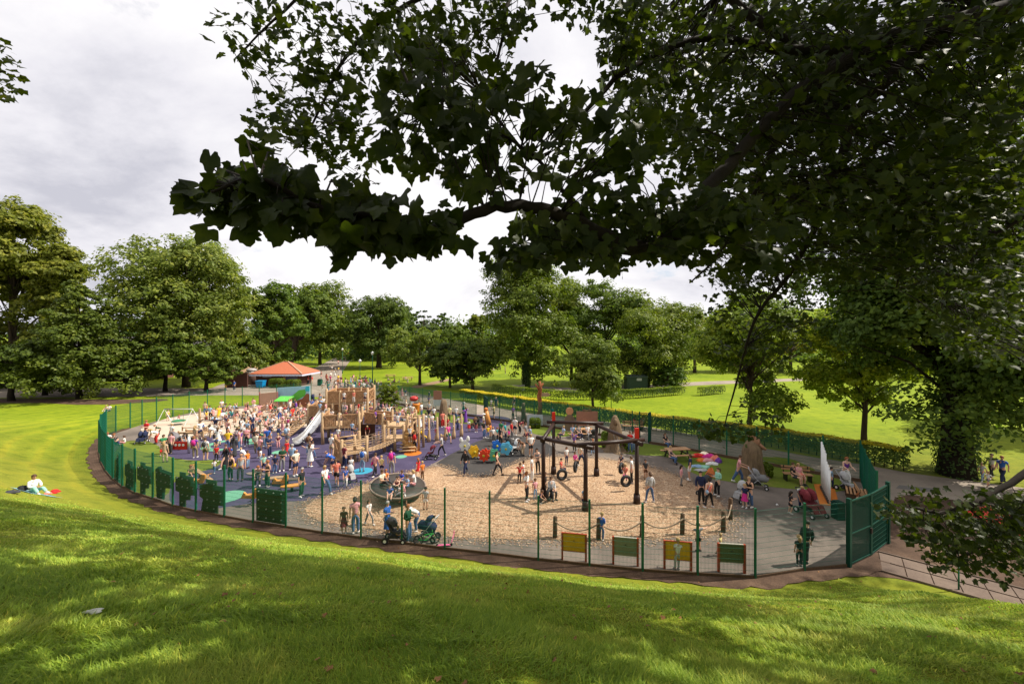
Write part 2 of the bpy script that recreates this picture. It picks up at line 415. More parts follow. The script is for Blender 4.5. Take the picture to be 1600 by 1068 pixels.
def smooth_poly(pts, it=2):
    for _ in range(it):
        q = []
        for i in range(len(pts)):
            a = pts[i]; b = pts[(i + 1) % len(pts)]
            q += [(a[0] * .75 + b[0] * .25, a[1] * .75 + b[1] * .25), (a[0] * .25 + b[0] * .75, a[1] * .25 + b[1] * .75)]
        pts = q
    return pts
def sheet(name, pts, z, m, px=True, smooth=0, kind='structure'):
    w = [G(*q) for q in pts] if px else [tuple(q) for q in pts]
    if smooth: w = smooth_poly(w, smooth)
    bm = bmesh.new(); vs = [bm.verts.new((x, y, z)) for x, y in w]
    bm.faces.new(vs); bmesh.ops.triangulate(bm, faces=bm.faces[:])
    bmesh.ops.recalc_face_normals(bm, faces=bm.faces[:])
    me = bpy.data.meshes.new(name); bm.to_mesh(me); bm.free()
    if len(me.polygons) and me.polygons[0].normal.z < 0: me.flip_normals()
    me.materials.append(m)
    return link(name, me, kind=kind)
sheet('path', [(-300, 606), (330, 606), (345, 600), (385, 592), (400, 585), (480, 578), (497, 572), (520, 560), (531, 551), (548, 549), (556, 553), (548, 562),
               (535, 580), (533, 597), (575, 604), (600, 608), (600, 616), (560, 617), (500, 620), (440, 617), (330, 617), (200, 619), (-300, 624)], -.016, m_road)
sheet('road', [(575, 603), (640, 612), (740, 630), (830, 645), (900, 653), (998, 664), (1100, 681), (1180, 697), (1276, 714), (1344, 724), (1420, 738),
               (1900, 800), (1900, 850), (1420, 790), (1344, 762), (1232, 743), (1135, 726), (1052, 708), (940, 692), (835, 674), (700, 655), (620, 638), (560, 626)], -.018, m_road)
sheet('path', [(640, 604), (665, 598), (706, 590), (710, 592.5), (668, 602.5), (652, 606.5)], -.02, m_dirtp, smooth=1)
sheet('path', [(800, 606), (900, 612), (980, 608), (1100, 601), (1260, 594), (1260, 590), (1100, 595.5), (980, 602), (900, 606), (800, 601)], -.02, m_road)
sheet('soil', [(1388, 856), (1392, 800), (1400, 770), (1480, 778), (2000, 850), (2600, 1010), (1600, 935), (1410, 882)], -.012, m_soil, smooth=1)
sheet('soil', [(-400, 622), (60, 622), (180, 624), (262, 622), (262, 626), (150, 633), (40, 628), (-400, 633)], -.012, m_soil, smooth=1)  # brown sheet also stands for the tree shade under the left wood
sheet('soil', [(1325, 878), (1340, 856), (1386, 846), (1392, 838), (1425, 868), (1700, 938), (1700, 990), (1600, 957), (1450, 912), (1400, 902), (1335, 897)], -.016, m_soil)
def offset_ring(pts, off, jit=0):
    pts = np.array(pts); n = len(pts); o = []
    for i in range(n):
        a = pts[max(i - 1, 0)]; b = pts[min(i + 1, n - 1)]; d = b - a; d = d / np.linalg.norm(d)
        nrm = np.array([-d[1], d[0]])   # the front runs clockwise seen from above, outside is on its left
        o.append(pts[i] + nrm * (off + (rnd.uniform(-jit, jit) if jit else 0)))
    return o
def dense(pts, step=.4):
    pts = [np.array(q, float) for q in pts]; o = []
    for a, b in zip(pts[:-1], pts[1:]):
        k = max(1, int(np.linalg.norm(b - a) / step))
        for i in range(k): o.append(a + (b - a) * i / k)
    o.append(pts[-1]); return o
fd = dense(FRONT[1:30])
sgn = 1 if not inside(np.array([offset_ring(fd, .5)[40][0]]), np.array([offset_ring(fd, .5)[40][1]]), POLY)[0] else -1
outer = offset_ring(fd, sgn * .62, .12); inner = offset_ring(fd, -sgn * .05)
sheet('soil', [tuple(q) for q in outer] + [tuple(q) for q in reversed(inner)], .012, m_soil, px=False)
sheet('tarmac', [tuple(q) for q in POLY], 0.0, m_tarmac, px=False)
sheet('rubber', [(262, 714), (258, 706), (270, 697), (290, 692), (300, 684), (330, 681), (400, 677), (450, 673), (490, 664), (520, 655), (590, 650), (640, 645), (690, 642),
                 (740, 647), (785, 650), (800, 654), (798, 664), (770, 672), (756, 686), (720, 703), (679, 722), (664, 732), (622, 744), (583, 753), (541, 767), (489, 781), (450, 783), (398, 785),
                 (350, 792), (310, 799), (276, 792), (262, 780), (270, 752), (300, 738), (342, 728), (346, 718), (300, 719)], .004, m_purple, smooth=2)
sheet('lawn', [(180, 706), (188, 694), (200, 688), (222, 687), (246, 694), (256, 706), (264, 714), (300, 720), (347, 717), (343, 727), (325, 734), (300, 739), (284, 746), (268, 756),
               (262, 775), (235, 776), (207, 768), (186, 752), (166, 731), (164, 715)], .008, m_lawn, smooth=1)
sheet('rubber', [(753, 685), (679, 722), (690, 729), (720, 743), (740, 749), (773, 748), (784, 734), (829, 717), (866, 714), (862, 692), (815, 681), (780, 679)], .008, m_blackr, smooth=1)
sheet('sand', [(214, 672), (238, 663), (249, 657), (262, 653), (310, 646), (330, 641), (398, 637), (440, 631), (490, 628), (510, 634), (508, 650), (500, 660), (475, 668), (420, 673), (340, 679), (300, 680), (262, 690), (240, 684)], .008, m_sand, smooth=1)
sheet('wood_chips', [(584, 751), (541, 766), (489, 781), (474, 797), (488, 811), (532, 819), (585, 827), (700, 838), (790, 842), (863, 842), (939, 846), (1000, 842), (1057, 839), (1126, 836), (1142, 812),
                     (1131, 788), (1098, 765), (1060, 743), (998, 724), (934, 716), (870, 713), (829, 716), (784, 732), (773, 745), (740, 747), (720, 742), (690, 728), (668, 731), (620, 742)], .012, m_chip, smooth=2, kind='structure')
sheet('lawn', [(934, 681), (990, 690), (1040, 697), (1100, 708), (1180, 723), (1286, 743), (1335, 752), (1330, 764), (1300, 769), (1255, 765), (1200, 760), (1130, 751), (1085, 742), (1062, 722), (1040, 712), (1000, 711), (960, 706), (932, 699)], .008, m_lawn, smooth=1)
sheet('lawn', [(835, 664), (895, 674), (892, 682), (850, 681), (828, 676)], .008, m_lawn, smooth=1)
sheet('lawn', [(600, 630), (700, 646), (760, 660), (740, 664), (640, 652), (596, 640)], .008, m_lawn, smooth=1)
def ring_sheet(name, cx, cy, r, r2, z, m, arc=(0, 360), sq=1.0):
    X, Y = G(cx, cy); n = 40; a0, a1 = R(arc[0]), R(arc[1])
    V = []; Fq = []
    for i in range(n + 1):
        t_ = a0 + (a1 - a0) * i / n
        V += [(X + r * cos(t_), Y + sq * r * sin(t_), z), (X + r2 * cos(t_), Y + sq * r2 * sin(t_), z)]
        if i < n: Fq.append((2 * i, 2 * i + 2, 2 * i + 3, 2 * i + 1))
    if not r2:
        V = [(X + r * cos(2 * pi * i / n), Y + sq * r * sin(2 * pi * i / n), z) for i in range(n)]; Fq = [tuple(range(n))]
    me = bpy.data.meshes.new(name); me.from_pydata(V, [], Fq); me.materials.append(m); me.update()
    link(name, me, kind='structure')
ring_sheet('rubber_ring', 360, 694, 2.0, 1.35, .012, m_mint, (0, 300))
ring_sheet('rubber_circle', 353, 776, .95, 0, .012, m_mint)
ring_sheet('rubber_circle', 566, 735.5, .68, 0, .012, m_bluer)
ring_sheet('rubber_circle', 645, 708, .68, 0, .012, m_orange)
ring_sheet('rubber_circle', 627, 713, .42, 0, .012, m_mint)
ring_sheet('rubber_circle', 437, 706, .55, 0, .012, m_mint)
sheet('rubber_mat', [(1271.5, 756), (1288, 756), (1304, 762), (1310, 784), (1303, 790), (1281, 788)], .014, m_orange)
sheet('slab', [(1405, 757), (1470, 763), (1466, 769), (1400, 762)], -.008, m_conc)  # pale puddle on the soil, drawn as a concrete sheet
# slab path at the lower right, with edging kerbs
a0 = np.array(G(1372, 862)); a1 = np.array(G(1600, 921)); b0 = np.array(G(1379, 891)); b1 = np.array(G(1600, 951))
da = (a1 - a0) / np.linalg.norm(a1 - a0); wv = (b0 - a0); wv = wv - da * wv.dot(da)
mb = MB(); P0 = a0
for i in range(21):
    for j in range(2):
        q = P0 + da * (i * .7) + wv * (j * .5)
        c = [q + da * .02 + wv * .025, q + da * .685 + wv * .025, q + da * .685 + wv * .475, q + da * .02 + wv * .475]
        mb.prism([tuple(v) for v in c], -.02, .012 + rnd.uniform(0, .006))
m_slab = ground_mat('paving_slab', [(.3, srgb(122, 104, 94)), (.6, srgb(150, 130, 116)), (.8, srgb(166, 146, 130))], .9, 26, .8)
mb.build('paving', m_slab, kind='structure')
mb = MB()
for s in (-.03, 1.03):
    q0 = P0 + wv * s; q1 = q0 + da * 14.7
    mb.beam((*q0, .01), (*q1, .01), .06, .07)
mb.build('kerb', m_slab, kind='structure')

# ------------------------------------------------------------------ fences
FH = 2.55
def fence_run(label, pts, name='mesh_fence', cat='fence', group=None, h=FH, wire=.0046):
    base = pts[0]; root = thing(name, label, cat, (base[0], base[1], 0), group=group)
    L = [(q[0] - base[0], q[1] - base[1]) for q in pts]
    for q in L:
        mb = MB(); mb.box((q[0], q[1], h / 2 + .02), (.07, .07, h + .1)); mb.box((q[0], q[1], h + .08), (.08, .08, .02))
        mb.build('post', m_fence_post, root)
    for a, b in zip(L[:-1], L[1:]):
        d = Vector((b[0] - a[0], b[1] - a[1], 0)); ln = d.length; u = d / ln
        V = []; Fc = []
        k = max(2, int(round(ln / .05))); nrm = Vector((-u.y, u.x, 0))
        for i in range(1, k):
            c = Vector((a[0], a[1], 0)) + u * (ln * i / k)
            b0_ = len(V)
            for z in (.06, h):
                for t_ in (0, 2.1, 4.2):
                    V.append(c + u * (wire * cos(t_)) + nrm * (wire * sin(t_)) + Vector((0, 0, z)))
            for t_ in range(3):
                Fc.append((b0_ + t_, b0_ + (t_ + 1) % 3, b0_ + 3 + (t_ + 1) % 3, b0_ + 3 + t_))
        nz = int((h - .06) / .2)
        for i in range(nz + 1):
            z = .08 + i * (h - .1) / nz
            for s in (-1, 1):
                b0_ = len(V)
                for c in (Vector((a[0], a[1], z)) + u * .03, Vector((b[0], b[1], z)) - u * .03):
                    for t_ in (0, 2.1, 4.2):
                        V.append(c + nrm * (s * .008 + wire * .62 * cos(t_)) + Vector((0, 0, wire * .62 * sin(t_))))
                for t_ in range(3):
                    Fc.append((b0_ + t_, b0_ + (t_ + 1) % 3, b0_ + 3 + (t_ + 1) % 3, b0_ + 3 + t_))
        me = fast_mesh('panel', [tuple(v) for v in V], np.array(Fc), m_fence)
        link('panel', me, root)
    return root
fence_run('long curved green wire mesh fence sweeping round the near and left side of the playground', FRONT[2:])
g0 = 9   # gate openings in the back run
fence_run('green mesh fence behind the timber fort, left of the open gate', BACK[:g0], wire=.0098)
fence_run('green mesh fence between the open gate and the thick posted gate, beside the notice board', BACK[g0:20], wire=.0098)
fence_run('green mesh fence in front of the long hedge, right of the thick posted gate', BACK[20:], wire=.0092)
fence_run('short green mesh fence closing the right end of the playground, seen edge on', CORNER[:4])
def gate_leaf(label, p0, p1, name='mesh_gate', h=FH, solid=False):
    root = thing(name, label, 'gate', (p0[0], p0[1], 0), atan2(p1[1] - p0[1], p1[0] - p0[0]))
    ln = math.hypot(p1[0] - p0[0], p1[1] - p0[1])
    mb = MB()
    for x in (.05, ln - .05): mb.box((x, 0, h / 2 + .05), (.06, .06, h))
    for z in (.1, h * .5, h + .02): mb.box((ln / 2, 0, z), (ln - .16, .05, .05))
    mb.build('frame', m_gate, root)
    mb = MB(); k = int(ln / .045)
    for i in range(1, k): mb.box((.05 + (ln - .1) * i / k, 0, h / 2 + .06), (.009, .012, h - .1))
    for i in range(1, 13): mb.box((ln / 2, .014, .1 + i * h / 13), (ln - .12, .007, .007))
    mb.build('mesh_infill', m_gate, root)
    mb = MB(); mb.box((ln - .12, -.06, 1.1), (.1, .06, .22)); mb.build('latch', m_dark, root)
    for x in (-.1,):
        mb = MB(); mb.box((x, 0, h / 2 + .08), (.14, .14, h + .16)); mb.build('gate_post', m_gate, root)
    return root
gate_leaf('near leaf of the double mesh gate at the right corner, closest to the grass', FRONT[2], FRONT[1])
gate_leaf('far leaf of the double mesh gate at the right corner, beside the bare soil', FRONT[0], FRONT[1])
gate_leaf('open green mesh gate leaf swung inwards near the orange carved post', BACK[9], (BACK[9][0] + .5, BACK[9][1] - 2.1))
gp = (BACK[19][0], BACK[19][1])
gate_leaf('green mesh gate with thick square posts in front of the hedge', BACK[20], BACK[19])
mb = MB(); o = thing('fence_edging', 'low dark timber edging board running along the foot of the near fence', 'edging', (*FRONT[2], 0))
for a, b in zip(FRONT[2:29], FRONT[3:30]):
    mb.beam((a[0] - FRONT[2][0], a[1] - FRONT[2][1], .045), (b[0] - FRONT[2][0], b[1] - FRONT[2][1], .045), .05, .12)
mb.build('board', m_postw, o)
for lab, seg in (('low brown edging board at the foot of the back fence, left of the posted gate', BACK[:20]), ('low brown edging board at the foot of the back fence, right of the posted gate', BACK[20:])):
    o = thing('fence_edging', lab, 'edging', (*seg[0], 0)); mb = MB()
    for a, b in zip(seg[:-1], seg[1:]):
        mb.beam((a[0] - seg[0][0], a[1] - seg[0][1] - .12, .1), (b[0] - seg[0][0], b[1] - seg[0][1] - .12, .1), .06, .2)
    mb.build('board', m_postw, o)

# chips kicked over the edges of the chip area
def scatter_edge(pts, n, w, seed):
    g_ = np.random.default_rng(seed); P_ = np.array([G(*q) for q in pts]); P_ = np.vstack([P_, P_[:1]]); L = np.hypot(*(P_[1:] - P_[:-1]).T); k = g_.choice(len(L), n, p=L / L.sum()); f_ = g_.random(n)[:, None]
    return P_[k] + (P_[k + 1] - P_[k]) * f_ + g_.normal(0, w, (n, 2))
E_ = scatter_edge([(584, 751), (541, 766), (489, 781), (474, 797), (488, 811), (532, 819), (585, 827), (700, 838), (790, 842), (863, 842), (939, 846), (1000, 842), (1057, 839), (1126, 836), (1142, 812),
                     (1131, 788), (1098, 765), (1060, 743), (998, 724), (934, 716), (870, 713), (829, 716), (784, 732), (773, 745), (740, 747), (720, 742), (690, 728), (668, 731), (620, 742)], 9000, .33, 9)
I_ = np.stack([rng.uniform(-10, 9, 9000), rng.uniform(16, 30, 9000)], 1); I_ = I_[inside(I_[:, 0], I_[:, 1], np.array([G(*q) for q in [(584, 751), (489, 781), (488, 811), (585, 827), (863, 842), (1057, 839), (1142, 812), (1098, 765), (998, 724), (870, 713), (784, 732), (740, 747)]]))]
E_ = np.vstack([E_, I_]); n = len(E_); a_e = rng.uniform(0, 6.28, n); ln = rng.uniform(.02, .06, n); wd = rng.uniform(.008, .02, n); zt = rng.uniform(.0, .02, n); u_ = np.stack([np.cos(a_e), np.sin(a_e)], 1); v_ = np.stack([-u_[:, 1], u_[:, 0]], 1)
V_ = []
for sa, sb in ((-1, -1), (1, -1), (1, 1), (-1, 1)): q = E_ + u_ * (ln * sa)[:, None] + v_ * (wd * sb)[:, None]; V_.append(np.column_stack([q, .017 + zt + .008 * sa * sb * 0 + zt * .5 * sa]))
Vc = np.stack(V_, 1).reshape(-1, 3)
m_flake, t, p, out = new_mat('loose_chip'); gg0 = N(t, 'ShaderNodeNewGeometry'); t.links.new(ramp(t, gg0.outputs['Random Per Island'], [(0, srgb(120, 84, 56)), (.4, srgb(200, 156, 114)), (1, srgb(244, 216, 182))]), p.inputs['Base Color']); p.inputs['Roughness'].default_value = .85
tag(link('loose_chips', fast_mesh('loose_chips', Vc, np.arange(n * 4).reshape(n, 4), m_flake), kind='stuff'), 'loose bark chips scattered over the chip area and kicked over its edges', 'bark chips')
# ------------------------------------------------------------------ trees
def leaf_mat(name, stops, trans=.35, scale=.35, rough=.5):
    m, t, p, out = new_mat(name); p.inputs['Roughness'].default_value = rough; p.inputs['Specular IOR Level'].default_value = .18
    a = noise(t, scale, 4, .7); g = N(t, 'ShaderNodeNewGeometry')
    c = ramp(t, a, stops)
    r_ = ramp(t, g.outputs['Random Per Island'], [(0, (.62, .68, .6)), (.6, (1, 1, 1)), (1, (1.45, 1.32, 1.1))])
    cc = mulcol(t, c, r_)
    oi = N(t, 'ShaderNodeObjectInfo'); cc = mulcol(t, cc, oi.outputs['Color'])
    hue = N(t, 'ShaderNodeRGB'); hue.outputs[0].default_value = (1.0, 1.0, .84, 1); cc = mulcol(t, cc, hue.outputs[0])
    t.links.new(cc, p.inputs['Base Color'])
    tr = N(t, 'ShaderNodeBsdfTranslucent')
    wv_ = N(t, 'ShaderNodeMix', data_type='RGBA', blend_type='MULTIPLY'); wv_.inputs['Factor'].default_value = 1
    t.links.new(cc, wv_.inputs[6]); wv_.inputs[7].default_value = (1.5, 1.6, .6, 1); t.links.new(wv_.outputs[2], tr.inputs['Color'])
    mx_ = N(t, 'ShaderNodeMixShader'); mx_.inputs[0].default_value = trans
    t.links.new(p.outputs[0], mx_.inputs[1]); t.links.new(tr.outputs[0], mx_.inputs[2]); t.links.new(mx_.outputs[0], out.inputs[0])
    return m
L_OLIVE = leaf_mat('leaves_olive', [(.3, (0.102, 0.127, 0.028)), (.5, (0.171, 0.194, 0.043)), (.7, (0.256, 0.256, 0.070))])
L_GREEN = leaf_mat('leaves_green', [(.3, (0.070, 0.124, 0.028)), (.5, (0.116, 0.178, 0.039)), (.7, (0.178, 0.232, 0.053))])
L_DARK = leaf_mat('leaves_dark', [(.3, (0.040, 0.078, 0.028)), (.55, (0.070, 0.116, 0.037)), (.75, (0.109, 0.155, 0.046))])
L_YEW = leaf_mat('leaves_yew', [(.3, (0.056, 0.093, 0.019)), (.55, (0.093, 0.133, 0.022)), (.75, (0.139, 0.174, 0.031))], .2)
L_CEDAR = leaf_mat('leaves_cedar', [(.3, (0.078, 0.116, 0.093)), (.6, (0.124, 0.171, 0.132)), (.8, (0.171, 0.217, 0.155))], .1)
L_LIME = leaf_mat('leaves_lime', [(.3, (.10, .15, .02)), (.6, (.17, .22, .03)), (.8, (.24, .27, .05))], .4)
L_HEDGE = leaf_mat('leaves_hedge', [(.3, (.055, .10, .02)), (.6, (.09, .14, .03)), (.8, (.12, .17, .03))], .3)
L_GOLD = leaf_mat('leaves_gold', [(.3, (.42, .38, .04)), (.6, (.60, .50, .06)), (.8, (.66, .46, .07))], .3)
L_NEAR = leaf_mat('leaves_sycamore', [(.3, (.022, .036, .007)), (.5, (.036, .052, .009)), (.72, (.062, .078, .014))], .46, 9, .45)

def leaf_cards(C, Nn, size, g, ratio=.62):
    """C centres, Nn normals -> folded rhombic leaves"""
    n = len(C); Nn = Nn / (np.linalg.norm(Nn, axis=1, keepdims=True) + 1e-9)
    r = g.normal(size=(n, 3)); t = np.cross(Nn, r); t /= np.linalg.norm(t, axis=1, keepdims=True) + 1e-9
    b = np.cross(Nn, t); s = (size * g.uniform(.6, 1.35, n))[:, None]
    V = np.stack([C - t * s * .5, C + b * s * ratio * .5 + Nn * s * .1 - t * s * .08, C + t * s * .5, C - b * s * ratio * .5 + Nn * s * .1 - t * s * .08], 1)
    Fc = np.arange(n * 4, dtype=np.int32).reshape(n, 4)
    return V.reshape(-1, 3), Fc
def crown_points(g, lobes, n, flat=.8, fill=.25):
    """lobes: list of (centre, radius); points on the outer shells of the lobes, hollow inside"""
    ctr = np.array([l[0] for l in lobes]); rad = np.array([l[1] for l in lobes])
    w = rad ** 2; pk = g.choice(len(lobes), n, p=w / w.sum())
    nsub = max(6, int(n / 42)); # leaf sprays: little groups
    sc_pk = g.choice(len(lobes), nsub, p=w / w.sum())
    d = g.normal(size=(nsub, 3)); d /= np.linalg.norm(d, axis=1, keepdims=True); d[:, 2] = np.abs(d[:, 2]) * .9 - .25 * (g.random(nsub) < .4)
    d[:, 2] = np.where(g.random(nsub) < .3, -np.abs(d[:, 2]) * .7, d[:, 2])
    d /= np.linalg.norm(d, axis=1, keepdims=True)
    rr = rad[sc_pk] * (1 - fill * g.random(nsub) ** 1.5 * 2)
    sub = ctr[sc_pk] + d * rr[:, None] * np.array([1, 1, flat])
    k = g.integers(0, nsub, n)
    sr = rad[sc_pk][k] * g.uniform(.20, .40, nsub)[k]
    q = g.normal(size=(n, 3)); q /= np.linalg.norm(q, axis=1, keepdims=True); q *= (g.random(n) ** .45)[:, None]
    q[:, 2] *= .6
    P = sub[k] + q * sr[:, None]
    Nn = d[k] * .7 + q * .6 + np.array([0, 0, .45]) + g.normal(size=(n, 3)) * .45
    return P, Nn, sub
def make_tree(name, label, px, py, h, w, seed, mat_=None, leaf=.42, n=14000, style='round', base=.22, trunk=.4, bark=None, lean=(0, 0), tint=(1, 1, 1), group=None, z=None, cat='tree', XY=None, nl=None, ivy=False, flat=.85, forks=None, depth=None):
    X, Y = XY if XY else G(px, py)
    if z is None: z = float(height(np.array([X]), np.array([Y]))[0][0])
    root = thing(name, label, cat, (X, Y, z), group=group)
    g = np.random.default_rng(seed); r_ = random.Random(seed)
    lobes = []
    depth = depth or w
    H0 = h * base
    if style == 'round':
        nl = nl or 15
        for i in range(nl):
            a = i * 2.4 + r_.uniform(-.4, .4); f = (i + .5) / nl
            zz_ = H0 + (h - H0) * (.12 + .8 * f); prof = sqrt(max(0.03, 1 - (abs(2 * f - .85) / 1.25) ** 2.2))
            rr = (h - H0) * r_.uniform(.17, .25)
            R_ = max(0, prof * w / 2 - rr * .6) * r_.uniform(.75, 1.08)
            lobes.append(((R_ * cos(a) + lean[0] * f * h, R_ * sin(a) * depth / w + lean[1] * f * h, min(zz_, h - rr * .8)), min(rr, w * .27)))
    elif style == 'irregular':
        nl = nl or 18
        for i in range(nl):
            a = r_.uniform(0, 6.28); f = r_.random() ** .8
            rr = w * r_.uniform(.13, .21); prof = sqrt(max(.05, 1 - (2 * f - .9) ** 2 * .75))
            R_ = (prof * w / 2 - rr * .5) * r_.uniform(.35, 1.1)
            lobes.append(((R_ * cos(a) + lean[0] * f * h, R_ * sin(a) * depth / w, H0 + (h - H0) * f - (rr * .6 if f > .7 else 0)), rr))
    elif style == 'yew':
        nl = nl or 22
        for i in range(nl):
            f = (i + .5) / nl; a = i * 2.4
            prof = (1 - f) ** .75; rr = w * (.10 + .13 * (1 - f))
            R_ = max(0, prof * w / 2 - rr * .4)
            lobes.append(((R_ * cos(a), R_ * sin(a), H0 + (h - H0 - rr * .4) * f), rr))
    elif style == 'cedar':
        for i in range(9):
            f = (i + .5) / 9
            for k in range(4):
                a = i * 1.1 + k * 1.57; R_ = w * .5 * (1 - f) ** .8 * .7
                lobes.append(((R_ * cos(a), R_ * sin(a), H0 + (h - H0) * f), w * .13 * (1.2 - f)))
        flat = .35
    elif style == 'column':
        for i in range(12):
            f = (i + .5) / 12; a = i * 2.4
            lobes.append(((w * .2 * cos(a), w * .2 * sin(a), H0 + (h - H0) * f), w * .33 * (1.1 - .6 * f)))
    n = int(n * 1.55); leaf *= 1.22
    lobes = [(c_, r_0 * 1.18) for c_, r_0 in lobes]
    P, Nn, sub = crown_points(g, lobes, n, flat, .22 if style != 'yew' else .12)
    ok = P[:, 2] > h * .03; P = P[ok]; Nn = Nn[ok]
    V, Fc = leaf_cards(P, Nn, leaf, g)
    me = fast_mesh('crown', V, Fc, mat_ or L_GREEN)
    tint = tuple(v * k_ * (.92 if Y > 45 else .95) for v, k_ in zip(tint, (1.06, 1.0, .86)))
    link('crown', me, root, tint)
    mb = MB(); bark = bark or m_bark
    th = h * .55 if style != 'yew' else h * .5
    def wob(s): return r_.uniform(-s, s)
    tp = [(0, 0, -.3), (wob(.1), wob(.1), th * .2), (lean[0] * th * .5 + wob(.2), lean[1] * th * .4, th * .5), (lean[0] * th, lean[1] * th, th), (lean[0] * h * .95, lean[1] * h * .9, h * .86)]
    mb.tube(tp, [trunk * 1.35, trunk, trunk * .85, trunk * .5, trunk * .08], 9)
    fk = forks or 9
    idx = r_.sample(range(len(sub)), min(fk * 3, len(sub)))
    for j, q in enumerate(idx):
        s_ = Vector(sub[q]) * .97; f = min(.95, max(.25, (s_.z / h) * .62))
        st = Vector((tp[2][0], tp[2][1], 0)).lerp(Vector((tp[4][0], tp[4][1], 0)), f); st.z = h * f * .9
        md = st.lerp(s_, .5) + Vector((wob(.4), wob(.4), h * .03))
        r0 = trunk * (.42 if j < fk else .18)
        mb.tube([st, md, s_], [r0, r0 * .6, .02], 6 if j < fk else 4, cap=False)
    mb.build('trunk', bark, root)
    if ivy:
        g2 = np.random.default_rng(seed + 5); m2 = 2600; a = g2.uniform(0, 2 * pi, m2); zz_ = g2.random(m2) ** .9 * h * .34
        rr = trunk * 1.1 * (1 + .45 * g2.random(m2)); P = np.stack([rr * np.cos(a), rr * np.sin(a), zz_], 1)
        V, Fc = leaf_cards(P, np.stack([np.cos(a), np.sin(a), 0 * a + .3], 1) + g2.normal(size=(m2, 3)) * .3, leaf * .6, g2)
        link('ivy', fast_mesh('ivy', V, Fc, L_DARK), root)
    return root

def TH(py, top, X=None):   # tree height from base and top pixel
    return 9 - (top - 530) * (9 / (py - 530.0))
# left wood
make_tree('sycamore_tree', 'tallest olive green tree at the left edge of the photo, rising behind the dark yews', 18, 606, 35, 19, 1, L_OLIVE, .5, 26000, 'irregular', .12, .6, tint=(1.0, 1.05, .9))
make_tree('sycamore_tree', 'broad olive tree just right of the tallest one, its crown sloping down to the right', 98, 606, 26, 11.5, 2, L_OLIVE, .46, 20000, 'irregular', .15, .5, tint=(1.0, 1.05, .9))
make_tree('sycamore_tree', 'dark olive tree partly cut off by the left edge of the photo', -60, 610, 30, 17, 3, L_OLIVE, .5, 16000, 'irregular', .1, .5)
make_tree('yew_tree', 'dark pointed yew with a peaked top in front of the left olive trees', 124, 622, 17.8, 13, 4, L_YEW, .34, 17000, 'yew', .1, .35, m_barkd)
make_tree('yew_tree', 'low spreading yew at the far left edge over deep shade', 18, 626, 8.6, 12, 5, L_YEW, .34, 13000, 'round', .2, .35, m_barkd, tint=(.85, .9, .9))
make_tree('yew_tree', 'spreading dark yew under the domed tree, left of its trunk', 196, 615, 9.3, 12, 6, L_YEW, .34, 12000, 'round', .22, .3, m_barkd)
make_tree('yew_tree', 'short dark yew below the domed tree, its boughs reaching to the fence', 258, 611, 8.8, 13, 7, L_YEW, .34, 12000, 'round', .25, .3, m_barkd, tint=(.9, 1, 1))
make_tree('yew_tree', 'dark yew at the right foot of the domed tree near the brown wall', 322, 612, 8.4, 11, 8, L_YEW, .34, 11000, 'round', .22, .3, m_barkd, tint=(1.05, 1.1, 1))
make_tree('yew_tree', 'small dark yew between the pointed yew and the left edge', 70, 617, 8.2, 10, 88, L_YEW, .34, 9000, 'round', .2, .3, m_barkd, tint=(.9, .95, .9))
make_tree('sycamore_tree', 'big domed sycamore with rounded grey green crown and visible branches behind the left fence', 291, 604, 27.5, 20, 9, L_GREEN, .46, 30000, 'round', .2, .55, tint=(1.4, 1.22, 1.5), nl=22, forks=14)
make_tree('sycamore_tree', 'mid green tree showing behind the right flank of the domed sycamore', 372, 592, 21, 15, 10, L_GREEN, .5, 13000, 'irregular', .15, .4, tint=(1.1, 1.02, 1))
make_tree('pollard_tree', 'old tree with pale twisting trunk and ragged top left of the orange roofed kiosk', 428, 587, 22.5, 14, 11, L_GREEN, .5, 9500, 'irregular', .2, .95, forks=14, tint=(.95, 1.02, 1))
make_tree('sycamore_tree', 'leaning tree with pale curved trunk behind the orange roofed kiosk', 455, 578, 24, 21, 12, L_GREEN, .6, 15000, 'irregular', .16, .8, lean=(.14, 0), forks=12)
make_tree('sycamore_tree', 'rounded tree right of the leaning one, beside the path to the far lawn', 500, 569, 29, 21, 13, L_GREEN, .7, 14000, 'round', .12, .5, tint=(1.1, 1.02, 1))
make_tree('sycamore_tree', 'dark round tree standing on the lawn right of the plaza with its trunk showing', 592, 574, 22, 21.5, 14, L_DARK, .6, 16000, 'round', .17, .75, tint=(1.5, 1.35, 1.2))
make_tree('conifer_tree', 'blue grey cedar with layered boughs in the middle distance', 662, 563, 22, 24, 15, L_CEDAR, .6, 12000, 'cedar', .1, .5)
make_tree('conifer_tree', 'tall narrow dark tree just right of the blue grey cedar', 688, 561, 20, 12, 16, L_DARK, .7, 7000, 'column', .05, .4, tint=(1.3, 1.25, 1))
make_tree('sycamore_tree', 'dark tree filling the gap left of the blue grey cedar', 628, 563, 23, 18, 17, L_DARK, .7, 9000, 'round', .1, .5, tint=(1.4, 1.3, 1.1))
make_tree('sycamore_tree', 'spreading light green tree with straight trunk behind the left part of the back fence', 656, 601, 11.4, 12.4, 18, L_GREEN, .32, 12000, 'round', .26, .28, tint=(1.2, 1.12, 1.1))
make_tree('round_tree', 'low dark dense tree behind the fence near the tall notice board', 703, 605, 8.4, 8.6, 19, L_DARK, .28, 12000, 'round', .08, .22, tint=(1.2, 1.15, 1))
make_tree('sycamore_tree', 'small wide tree with slim bare trunk at the left end of the golden hedge', 739, 608, 8.6, 10.8, 20, L_GREEN, .3, 9000, 'irregular', .34, .25, tint=(.85, .85, .85))
make_tree('sycamore_tree', 'distant two headed tree above the small wide tree', 742, 560, 22, 18, 21, L_GREEN, .8, 8000, 'irregular', .08, .4, tint=(1.25, 1.05, .9))
